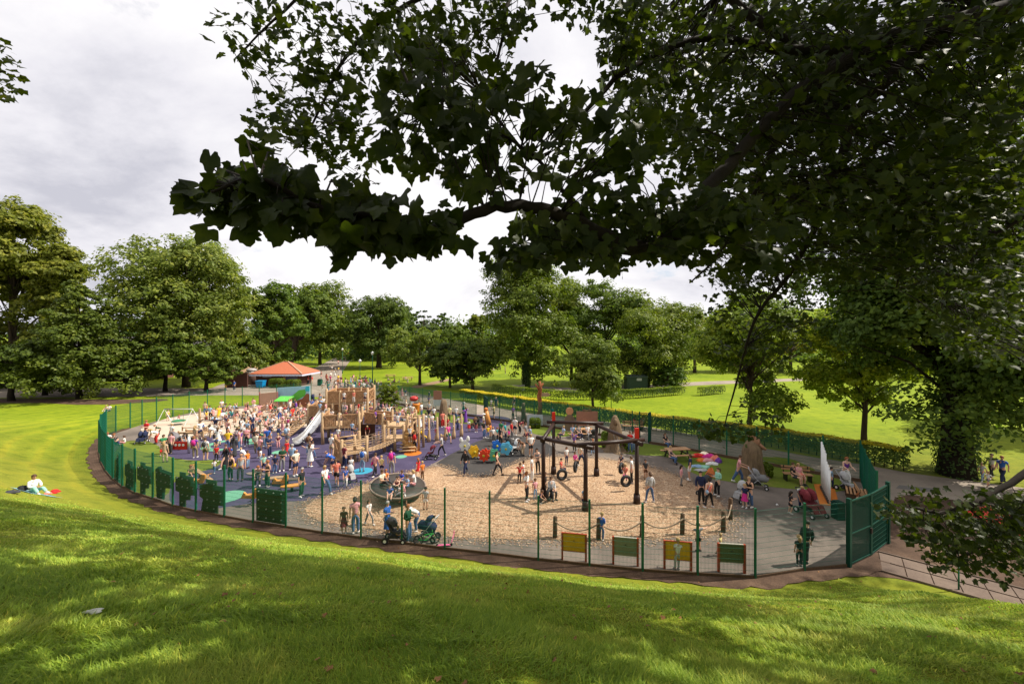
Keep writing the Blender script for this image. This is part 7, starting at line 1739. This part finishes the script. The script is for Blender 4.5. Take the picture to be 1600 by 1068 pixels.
P(335, 739, 'T', 'walk', 'white tee', 'denim trousers', 'dark short', 200); P(338, 721, 'G', 'stand', 'red tee', 'black leggings', 'ginger bob', 200); P(321, 719, 'M', 'stand', 'white tee', 'olive shorts', 'brown short', 190, 'charcoal pack'); P(305.5, 715, 'W', 'stand', 'purple tee', 'khaki trousers', 'ginger short', 200, 'magenta pack'); P(298, 742, 'B', 'sit', 'olive tee', 'khaki shorts', 'ginger short', 60, z=.35, place='on the light timber seesaw')
P(258, 722, 'W', 'stand', 'beige tee', 'beige trousers', 'blond long', 200, 'red bag'); P(265, 709, 'W', 'stand', 'pink tee', 'charcoal trousers', 'dark long', 0); P(253, 712, 'W', 'front', 'green tee', 'white shorts', 'brown bob', 60)
P(227.6, 688, 'M', 'front', 'red tee', 'navy trousers', 'ginger short', 350); P(244, 693, 'W', 'bend', 'white tee', 'red trousers', 'blond long', 320); P(249, 680, 'G', 'bend', 'dark green tee', 'charcoal leggings', 'ginger tail', 300); P(178, 694, 'M', 'sit', 'charcoal tee', 'navy trousers', 'ginger short', 60); P(169, 690, 'W', 'sit', 'white tee', 'grey trousers', 'ginger short', 40); P(195, 692, 'G', 'sit', 'white tee', 'pink leggings', 'brown bob', 300)
P(320, 680, 'G', 'stand', 'white tee', 'denim shorts', 'blond tail', 160, 'blue pack'); P(335, 687, 'W', 'bend', 'white tee', 'black leggings', 'dark bob', 280); P(355.5, 681, 'W', 'stand', 'pink vest', 'black leggings', 'ginger tail', 190); P(372, 684, 'T', 'walk', 'red tee', 'red leggings', 'dark short', 20); P(387, 686, 'W', 'stand', 'pale denim tee', 'pink leggings', 'blond tail', 190); P(394, 676, 'M', 'stand', 'navy tee', 'navy trousers', 'grey short', 60, 'white pack')
P(321, 648, 'W', 'stand', 'beige tee', 'denim trousers', 'brown long', 20, 'orange bag'); P(347, 645, 'W', 'front', 'white tee', 'maroon leggings', 'ginger short', 20); P(437, 656, 'M', 'stand', 'white tee', 'blue trousers', 'brown short', 200, 'black bag'); P(444, 643, 'M', 'stand', 'white tee', 'grey trousers', 'grey short', 160)
P(281, 702, 'W', 'bend', 'grey tee', 'navy trousers', 'dark short', 90); P(293, 683, 'G', 'sit', 'pale grey tee', 'charcoal leggings', 'dark bob')
P(262, 657, 'B', 'stand', 'yellow vest', 'charcoal shorts', 'brown short', 60); P(280, 655, 'T', 'sit', 'pink tee', 'white leggings', 'ginger bob', 0, z=.45, place='in the green basket swing')
P(366, 610, 'M', 'stand', 'blue tee', 'navy trousers', 'dark short', 0); P(353, 611, 'B', 'stand', 'yellow tee', 'grey trousers', 'brown short', 0)
P(482, 600, 'M', 'stand', 'red tee', 'navy trousers', 'grey short', 90); P(488, 600, 'W', 'stand', 'red tee', 'beige trousers', 'brown bob', 90); P(782, 578.5, 'M', 'stand', 'blue long', 'charcoal trousers', 'brown short', 90)
# people up on the fort
for q in [(551, 680, 'B', 'stand', 'pale blue tee', 'navy shorts', 'brown short', 0, .87), (556, 690, 'B', 'front', 'charcoal tee', 'black trousers', 'dark short', 40, .87), (528, 690, 'G', 'stand', 'white tee', 'pink leggings', 'brown tail', 0, .87), (530, 664, 'B', 'stand', 'cream tee', 'grey shorts', 'brown short', 0, 1.52), (541, 661, 'G', 'stand', 'maroon tee', 'white leggings', 'blond tail', 0, 1.52), (549, 661, 'B', 'bend', 'white tee', 'navy shorts', 'dark short', 60, 1.52),
          (558, 659, 'G', 'stand', 'pink tee', 'grey leggings', 'blond long', 300, 1.52), (500, 648, 'B', 'stand', 'pale blue tee', 'beige shorts', 'brown short', 0, 1.72), (509, 648, 'G', 'walk', 'pink tee', 'white leggings', 'blond tail', 90, 1.72), (519, 650, 'B', 'sit', 'white tee', 'black shorts', 'dark short', 0, 1.72), (588, 661, 'B', 'stand', 'purple tee', 'navy shorts', 'dark short', 90, 1.52), (601, 662, 'G', 'walk', 'white tee', 'denim shorts', 'blond tail', 90, 1.52), (622, 668, 'G', 'stand', 'white tee', 'pale blue shorts', 'brown long', 0, 1.52),
          (538, 630, 'B', 'stand', 'white tee', 'navy shorts', 'brown short', 0, 2.77), (553, 629, 'G', 'stand', 'coral tee', 'white leggings', 'blond long', 0, 2.77), (570, 629, 'B', 'stand', 'pale grey tee', 'navy shorts', 'brown short', 0, 2.77), (470, 662, 'B', 'bend', 'coral tee', 'grey shorts', 'brown short', 150, .9), (480, 650, 'G', 'bend', 'white tee', 'pink leggings', 'blond tail', 150, 1.4)]:
    P(*q[:8], z=q[8], place='up on the timber fort')
# --- the couple sitting on the slope
xr, yr, zr = GH(52, 770)
P((xr, yr), None, 'W', 'sit', 'white long', 'mint trousers', 'brown tail', 75, z=zr + .03, place='on a rug on the grassy slope')
x2, y2, z2_ = GH(171, 642); P((x2, y2), None, 'W', 'sit', 'white tee', 'grey trousers', 'brown bob', 20, z=z2_, place='outside the left end of the fence'); x2, y2, z2_ = GH(166, 641); P((x2, y2), None, 'B', 'sit', 'beige tee', 'white shorts', 'blond short', 20, z=z2_, place='outside the left end of the fence')
# --- the rest of the crowd, in the places where the photograph packs it
TC = ['white'] * 11 + ['pink'] * 6 + ['red'] * 3 + ['coral', 'navy', 'navy', 'black', 'black', 'charcoal', 'grey', 'pale grey', 'pale grey', 'pale blue', 'pale blue', 'blue', 'cream', 'cream', 'beige', 'beige', 'magenta', 'purple', 'yellow', 'green', 'mint', 'maroon', 'orange', 'teal']
BC = ['navy', 'black', 'black', 'charcoal', 'denim', 'denim', 'pale denim', 'grey', 'white', 'beige', 'pink', 'khaki']
def crowd(poly, n, mind, poses, kids=.45, place='', zf=0.0, seed=1):
    r_ = random.Random(seed); g_ = np.random.default_rng(seed); pl = np.array(poly, float); got = []; tries = 0
    while len(got) < n and tries < 4000:
        tries += 1; q = g_.uniform(pl.min(0), pl.max(0))
        if not inside(np.array([q[0]]), np.array([q[1]]), pl)[0]: continue
        X, Y = G(q[0], q[1])
        if any((a['X'] - X) ** 2 + (a['Y'] - Y) ** 2 < mind ** 2 for a in PEOPLE if a['z'] < .3): continue
        k = r_.choice('GBGBT') if r_.random() < kids else r_.choice('WWWM')
        ps = r_.choice(poses); tk = r_.choice(['tee'] * 6 + ['vest', 'long'])
        bk = r_.choice(['shorts', 'leggings', 'skirt', 'trousers'] if k == 'G' else ['trousers', 'leggings', 'leggings', 'dress', 'shorts'] if k == 'W' else ['shorts', 'trousers'])
        acc = r_.choice([''] * 5 + ['black pack', 'beige bag', 'navy pack', 'red bag']) if k in 'WM' and ps in ('stand', 'walk') else ''
        tc = r_.choice(TC); P(float(q[0]), float(q[1]), k, ps, tc + ' ' + tk, (tc if bk == 'dress' else r_.choice(BC)) + ' ' + bk, '', None, acc, place=place); got.append(q)
ST = ['stand', 'front', 'walk', 'walk', 'bend', 'bend', 'crouch', 'sit', 'sit', 'up', 'out']; SW = ['stand', 'wide', 'front', 'walk', 'walk', 'hips', 'out', 'bend']
crowd([(318, 655), (350, 646), (430, 641), (495, 638), (505, 655), (470, 670), (400, 680), (340, 684), (318, 672)], 120, .42, ST, .6, '', seed=21)
crowd([(560, 645), (600, 640), (660, 650), (662, 684), (640, 686), (600, 672), (570, 655)], 46, .5, SW, .45, '', seed=22)
crowd([(495, 632), (560, 632), (600, 640), (560, 655), (500, 650)], 34, .5, SW, .4, '', seed=23)
crowd([(490, 608), (512, 596), (560, 596), (605, 605), (605, 617), (520, 617)], 56, .55, SW, .2, '', seed=24)
crowd([(610, 612), (640, 616), (700, 630), (690, 640), (640, 628), (608, 622)], 7, .8, SW, .2, '', seed=25)
crowd([(500, 590), (520, 575), (530, 565), (530, 590), (505, 598)], 9, 1.2, SW, .2, '', seed=26)
crowd([(520, 560), (545, 555), (540, 564), (520, 566)], 4, 2, SW, .2, '', seed=27)
crowd([(604, 593), (642, 593), (642, 598), (604, 598)], 5, .7, ['sit'], .3, 'around the far picnic tables', seed=28)
crowd([(752, 570), (800, 570), (790, 592), (750, 592)], 5, 2, ['sit', 'stand'], .3, '', seed=29)
crowd([(262, 690), (330, 682), (430, 678), (440, 700), (330, 706), (280, 700)], 16, .6, SW, .5, '', seed=31)
crowd([(330, 700), (520, 690), (520, 720), (480, 745), (380, 745)], 9, .9, SW, .5, '', seed=32)
crowd([(565, 668), (600, 676), (596, 700), (560, 690)], 5, .6, SW, .6, '', seed=30)
print('people', len(PEOPLE))

# past three hundred: the smallest figures far off become one crowd mesh
HG = {'W': 1.66, 'M': 1.77, 'G': 1.24, 'B': 1.26, 'T': .96}
PEOPLE.sort(key=lambda a: -HG[a['kind']] / a['Y'])
far_ = PEOPLE[298:]; PEOPLE = PEOPLE[:298]
m_crowd, t, p, out = new_mat('crowd_colours'); at = N(t, 'ShaderNodeAttribute', attribute_name='tone'); nz = noise(t, 14, 4, .6)
t.links.new(mulcol(t, at.outputs['Color'], ramp(t, nz, [(.3, (.75,) * 3), (.7, (1.1,) * 3)])), p.inputs['Base Color']); p.inputs['Roughness'].default_value = .8
bpy.context.view_layer.update(); VV, QQ, CC, of_ = [], {3: [], 4: []}, [], 0
for a in far_:
    for ch in list(a['o'].children):
        me = ch.data; n = len(me.vertices); co = np.empty(n * 3, np.float32); me.vertices.foreach_get('co', co); co = co.reshape(-1, 3)
        Mw = np.array(ch.matrix_world); VV.append(co @ Mw[:3, :3].T + Mw[:3, 3]); CC.append(np.tile(np.array(ch.color), (n, 1)))
        for pl_ in me.polygons:
            k_ = len(pl_.vertices)
            if k_ in (3, 4): QQ[k_].append([v + of_ for v in pl_.vertices])
        of_ += n; bpy.data.objects.remove(ch)
    bpy.data.objects.remove(a['o'])
cm = fast_mesh('crowd', np.concatenate(VV), [np.array(QQ[4]), np.array(QQ[3])], m_crowd, True)
ca = cm.color_attributes.new('tone', 'FLOAT_COLOR', 'POINT'); ca.data.foreach_set('color', np.concatenate(CC).astype(np.float32).ravel())
tag(link('crowd', cm, kind='stuff'), 'distant crowd of small figures around the sand, plaza and far path', 'crowd')
# --- labels that single each person out
def zone(a):
    x, y = a['px'], 530 + F * (H - a['z']) / a['Y'] if a['z'] > .3 else 530 + F * H / a['Y']
    if a['place']: return a['place']
    if a['Y'] > 95: return 'far along the path'
    if y < 600 and x > 720: return 'on the far lawn'
    if y < 618 and x < 480: return 'on the path left of the kiosk'
    if y < 600: return 'on the path beyond the kiosk'
    if y < 618 and x < 610: return 'right of the kiosk'
    if a['X'] > 24: return 'on the road at the far right'
    q = (np.array([a['X']]), np.array([a['Y']]))
    if not inside(*q, POLY)[0]: return 'outside the back fence'
    def inn(pts): return inside(np.array([x]), np.array([y]), np.array(pts, float))[0]
    if inn([(584, 751), (489, 781), (474, 797), (532, 819), (700, 838), (863, 842), (1057, 839), (1142, 812), (1098, 765), (998, 724), (870, 713), (784, 732), (740, 747), (668, 731)]):
        return 'on the chips ' + ('left of the dish' if x < 585 else 'beside the dish' if x < 700 else 'left of the swing frame' if x < 849 else 'inside the swing frame' if x < 1000 else 'right of the swing frame')
    if inn([(753, 685), (679, 722), (740, 749), (784, 734), (866, 714), (862, 692), (815, 681)]): return 'on the black rubber'
    if y > 795 and x < 800: return 'on the tarmac behind the near fence'
    if x > 1000: return 'on the right tarmac'
    if inn([(214, 672), (262, 653), (330, 641), (490, 628), (510, 634), (508, 650), (475, 668), (420, 673), (340, 679), (240, 684)]): return 'on the ' + ('left sand' if x < 400 else 'right sand')
    if x < 262: return 'on the left lawn'
    if x > 850: return 'by the back fence notice board'
    if x > 770: return 'right of the gate'
    if x > 655: return 'by the timber posts' if y < 700 else 'on open purple rubber'
    if x > 560 and y < 700: return 'right of the fort'
    if y < 660 and x > 480: return 'behind the fort'
    return 'on the purple rubber ' + ('front left' if y > 715 and x < 460 else 'left' if x < 460 else 'by the slide' if x < 515 else 'before the fort')
KW = {'W': 'woman', 'M': 'man', 'G': 'girl', 'B': 'boy', 'T': 'toddler'}
ORD = ['leftmost', 'second from left', 'third from left', 'fourth from left', 'fifth from left', 'sixth from left', 'seventh from left', 'eighth from left', 'ninth from left']
def lab(a, lv):
    s = KW[a['kind']]
    if lv >= 1: s = ('bald ' if a['hk'] == 'bald' else a['hcol'] + ' haired ' if a['hk'] not in ('cap', 'sunhat') else 'hatted ') + s
    top = a['tcol'] + ' ' + TOPW[a['tk']]
    if a['bk'] in ('dress', 'longdress') and a['tcol'] == a['bcol']: s += ' in ' + a['tcol'] + ' ' + ('long dress' if a['bk'] == 'longdress' else 'dress')
    else: s += ' in ' + top + ', ' + a['bcol'] + ' ' + BOTW[a['bk']]
    if lv >= 2 and a['acc']: s += ', ' + a['acc']
    elif lv >= 2: s += ' ' + {'stand': 'standing', 'front': 'standing', 'hips': 'posing', 'walk': 'walking', 'wide': 'standing', 'push': 'pushing', 'bend': 'bending', 'sit': 'sitting', 'chair': 'seated', 'crouch': 'crouching', 'up': 'reaching up', 'out': 'arms out', 'lounge': 'reclining'}[a['pose']]
    return s + ' ' + zone(a)
for a in PEOPLE: a['lv'] = 0
for lv in (1, 2):
    cnt = {}
    for a in PEOPLE: cnt.setdefault(lab(a, a['lv']), []).append(a)
    for v in cnt.values():
        if len(v) > 1:
            for a in v: a['lv'] = lv
cnt = {}
for a in PEOPLE: cnt.setdefault(lab(a, a['lv']), []).append(a)
for l_, v in cnt.items():
    v.sort(key=lambda a: a['px'])
    for i, a in enumerate(v):
        a['o']['label'] = l_ if len(v) == 1 else ORD[i] + ' ' + l_
        a['o']['category'] = KW[a['kind']]; a['o']['group'] = a['group']

# --- pushchairs
def pushchair(lab, px, py, rz, hood, frame=(.03, .03, .03), double=False, carry=False, s=1.0):
    t_ = thing('pushchair', lab, 'pushchair', loc(px, py), R(rz), group='pushchairs and prams in the playground'); t_.scale = (s, s, s)
    w = .62 if double else .36; mb = MB()
    for x in (-w / 2, w / 2):
        mb.tube([(x, -.38, .12), (x, .05, .5), (x, .42, 1.0)], .016, 6); mb.tube([(x, .34, .12), (x, .0, .46)], .016, 6)
    mb.tube([(-w / 2, .42, 1.0), (w / 2, .42, 1.0)], .02, 6); mb.tube([(-w / 2, -.38, .13), (w / 2, -.38, .13)], .013, 6); mb.build('frame', m_paint, t_, color=frame)
    for x in (-w / 2 - .03, w / 2 + .03):
        for y, r_ in ((-.38, .10), (.34, .13)):
            mb = MB(); mb.tube([(x - .025, y, r_), (x + .025, y, r_)], r_, 14); o = mb.build('wheel', m_tyre, t_); mb = MB(); mb.tube([(x - .03, y, r_), (x + .03, y, r_)], r_ * .5, 8); mb.build('hub', m_white, o)
    for cx_ in ((-w / 4, w / 4) if double else (0,)):
        ww = w * (.44 if double else .92); mb = MB()
        if carry: mb.tube([(cx_, -.42, .62), (cx_, -.38, .55), (cx_, .28, .55), (cx_, .33, .64)], [.10, .19, .19, .10], 10)
        else: mb.beam((cx_, -.28, .44), (cx_, .1, .46), ww, .06); mb.beam((cx_, .1, .46), (cx_, .28, .92), ww, .06); mb.beam((cx_, -.28, .44), (cx_, -.42, .22), ww * .9, .04)
        mb.build('seat', m_cloth, t_, color=tuple(v * .8 for v in hood))
        mb = MB(); n = 8; V = []; Fq = []
        for i in range(6):
            a = R(-10 + i * 24); 
            for j in range(n + 1):
                b = pi * j / n; V.append((cx_ + ww * .54 * cos(b), .16 - cos(a) * .27 * (.35 + .65 * sin(b)), .66 + .32 * sin(a) * (.35 + .65 * sin(b)) + .04))
        for i in range(5):
            for j in range(n): Fq.append((i * (n + 1) + j, i * (n + 1) + j + 1, (i + 1) * (n + 1) + j + 1, (i + 1) * (n + 1) + j))
        mb.add(V, Fq, 0, True); mb.build('hood', m_cloth, t_, color=hood)
    mb = MB(); mb.box((0, .05, .25), (w * .8, .4, .1)); mb.build('basket', m_cloth, t_, color=(.03, .03, .03))
    return t_
pushchair('pram with a round navy hood and pale body beside the green bicycle', 669, 842, 250, CO['navy'], (.5, .5, .5), carry=True, s=1.1)
pushchair('black pushchair with a small child between two women behind the near fence', 617, 846, 90, CO['charcoal'], s=1.1)
pushchair('black and white pushchair in front of the low fort deck', 549, 751, 40, CO['pale grey'])
pushchair('pink and black pushchair pushed by a woman on the open purple rubber', 674, 717, 270, CO['maroon'], s=1.05)
pushchair('dark double pushchair beside the man in red on the left lawn edge', 222, 692, 20, CO['navy'], double=True)
pushchair('grey hooded pram pushed by the man in pink beside the broad stump', 1184, 762, 60, CO['grey'], (.4, .4, .42), carry=True, s=1.15)
pushchair('pushchair with white inner and dark wheels in front of the pram by the stump', 1157, 782, 300, CO['pale grey'], s=1.1)
pushchair('double pushchair with two maroon hoods near the near fence at the right', 1267, 804, 10, CO['maroon'], double=True, s=1.25)
pushchair('pale grey pushchair facing us beyond the white tubes', 1323, 768, 10, CO['pale grey'], (.3, .3, .32), s=1.15)
pushchair('dark hooded pushchair beside the woman in mint on the right tarmac', 1102, 772, 300, CO['charcoal'], s=1.1)
pushchair('pushchair with a pale bag on it beside the blue rocker', 806, 708, 300, CO['white'], s=1.15)
pushchair('black pushchair behind the sky blue rocker', 797, 704, 60, CO['black'])
pushchair('black pushchair right of the open gate leaf', 748, 667, 40, CO['black'], s=1.05)
pushchair('brown hooded pushchair left of the black one by the gate leaf', 741, 668, 320, CO['brown'], s=1.05)
pushchair('dark blue pushchair by the mural wall behind the crowd', 489, 628, 30, CO['navy'], s=1.1)
pushchair('charcoal pushchair on the wood chip edge by the picnic table', 926, 687, 200, CO['charcoal'])
pushchair('teal hooded pushchair among the crowd right of the fort', 651, 679, 60, CO['teal'])
pushchair('yellow seated ride on pushchair left of the row of timber posts', 661, 687, 90, CO['yellow'], s=.8)
# bicycle and scooter by the near fence
t_ = thing('child_bicycle', 'small bright green child bicycle leaning by the near fence', 'bicycle', loc(667, 850), .25); t_.scale = (.85, .85, .85)
for x in (-.42, .42): mb = MB(); mb.torus((x, 0, .26), .23, .028, 20, 6, M=Matrix.Rotation(pi / 2, 3, 'X')); o = mb.build('wheel', m_tyre, t_); mb = MB(); [mb.tube([(x, 0, .26), (x + .22 * cos(k), 0, .26 + .22 * sin(k))], .004, 4) for k in np.arange(0, 6.2, .8)]; mb.build('spokes', m_steel, o)
mb = MB(); [mb.tube(q, .018, 6) for q in ([(-.42, 0, .26), (-.12, 0, .5), (.3, 0, .55), (.42, 0, .26)], [(-.12, 0, .5), (0, 0, .24), (.3, 0, .55)], [(-.42, 0, .26), (0, 0, .24)], [(.3, 0, .55), (.26, 0, .75)])]; mb.build('frame', m_paint, t_, color=(.04, .45, .06))
mb = MB(); mb.tube([(.26, -.2, .77), (.26, .2, .77)], .014, 6); mb.build('handlebar', m_dark, t_); mb = MB(); mb.ell((-.14, 0, .6), (.12, .06, .03), 8, 5); mb.build('saddle', m_dark, t_)
for lab_, x, y, c in (('pink scooter lying by the near fence right of the green bicycle', 694, 853, (.68, .12, .28)),):
    t_ = thing('scooter', lab_, 'scooter', loc(x, y), .1); mb = MB(); mb.beam((-.3, 0, .06), (.28, 0, .06), .1, .025); mb.build('deck', m_paint, t_, color=c)
    mb = MB(); mb.tube([(.28, 0, .06), (.34, .1, .2), (.4, .5, .3)], .018, 6); mb.tube([(.4, .5, .18), (.4, .5, .42)], .018, 6); mb.build('handlebar', m_paint, t_, color=c)
    for x_ in (-.3, .3): mb = MB(); mb.tube([(x_, -.02, .06), (x_, .02, .06)], .06, 12); mb.build('wheel', m_tyre, t_)
# coats and bags heaped on the grass
def heap(name, lab_, cat, X, Y, z, size, c, seed, grp='coats and bags heaped on the grass'):
    r_ = random.Random(seed); mb = MB(); n, k = 14, 6; V = []; Fq = []
    for i in range(k + 1):
        ph = pi / 2 * i / k
        for j in range(n):
            a = 2 * pi * j / n; w_ = 1 + .22 * sin(3 * a + seed) + .13 * sin(5 * a + seed * 2 + i) + r_.uniform(-.05, .05)
            V.append((size[0] * cos(ph) * cos(a) * w_, size[1] * cos(ph) * sin(a) * w_, max(0, size[2] * sin(ph) * (1 + .2 * sin(4 * a + seed)))))
    for i in range(k):
        for j in range(n): Fq.append((i * n + j, i * n + (j + 1) % n, (i + 1) * n + (j + 1) % n, (i + 1) * n + j))
    mb.add(V, Fq, 0, True); o = mb.build(name, m_cloth, None, c); o.location = (X, Y, z); return tag(o, lab_, cat, grp)
for i, (x, y, c, sz) in enumerate([(1090, 713, 'red', (.55, .3, .22)), (1100, 712, 'cream', (.4, .3, .3)), (1109, 715, 'magenta', (.5, .3, .28)), (1118, 719, 'coral', (.35, .3, .34)), (1123, 722, 'purple', (.22, .22, .3)), (1095, 720, 'orange', (.35, .25, .2)), (1104, 720, 'pink', (.45, .25, .2)), (1112, 725, 'white', (.45, .25, .16)), (1089, 729, 'pale blue', (.5, .22, .14)), (1101, 730, 'mint', (.4, .2, .14)), (1096, 735, 'pale grey', (.45, .2, .12))]):
    X, Y = G(x, y); heap('coat', c + ' coat in the heap of clothes on the grass by the picnic table', 'coat', X, Y, .01, sz, CO[c], i + 3)
X, Y = G(1111, 744); heap('bag', 'orange brown bag standing between the coats and the woman in mint', 'bag', X, Y, .01, (.28, .22, .5), (.60, .17, .05), 31)
t_ = thing('picnic_rug', 'pale blue rug spread on the grassy slope under the sitting woman', 'rug', (xr + .35, yr - .1, zr + .035)); mb = MB(); n = 10; V = []; Fq = []
for i in range(n + 1):
    for j in range(5):
        x_, y_ = -.9 + 1.7 * i / n, -.35 + .7 * j / 4; hh, _ = height(np.array([xr + .35 + x_]), np.array([yr - .1 + y_])); V.append((x_, y_, float(hh[0]) - zr + .012 * sin(i * 1.7 + j)))
for i in range(n):
    for j in range(4): Fq.append((i * 5 + j, (i + 1) * 5 + j, (i + 1) * 5 + j + 1, i * 5 + j + 1))
mb.add(V, Fq, 0, True); mb.build('cloth', m_cloth, t_, color=(.20, .36, .40))
for dxp, dyp, c, sz, lb in ((-17, -4, 'black', (.26, .2, .2), 'black bag on the slope just left of the sitting woman'), (-34, 0, 'charcoal', (.3, .18, .1), 'dark jacket lying on the slope farthest left of the rug'), (33, 0, 'red', (.2, .16, .16), 'red bag at the right end of the rug on the slope'), (22, 2, 'coral', (.16, .14, .1), 'small coral bundle beside the red bag on the slope')):
    X, Y, Z = GH(52 + dxp, 770 + dyp); heap('bag', lb, 'bag', X, Y, Z + .02, sz, CO[c], int(dxp) + 60, 'belongings on the grassy slope')
X, Y, Z = GH(147, 961); heap('crumpled_paper', 'crumpled whitish paper lying in the shaded foreground grass at the left', 'litter', X, Y, Z + .04, (.085, .04, .014), (.62, .62, .54), 4, 'litter on the slope')
X, Y = G(1214, 789); heap('cup', 'small white cup lying on the right tarmac', 'litter', X, Y, .01, (.06, .06, .08), CO['white'], 9, 'litter in the playground')
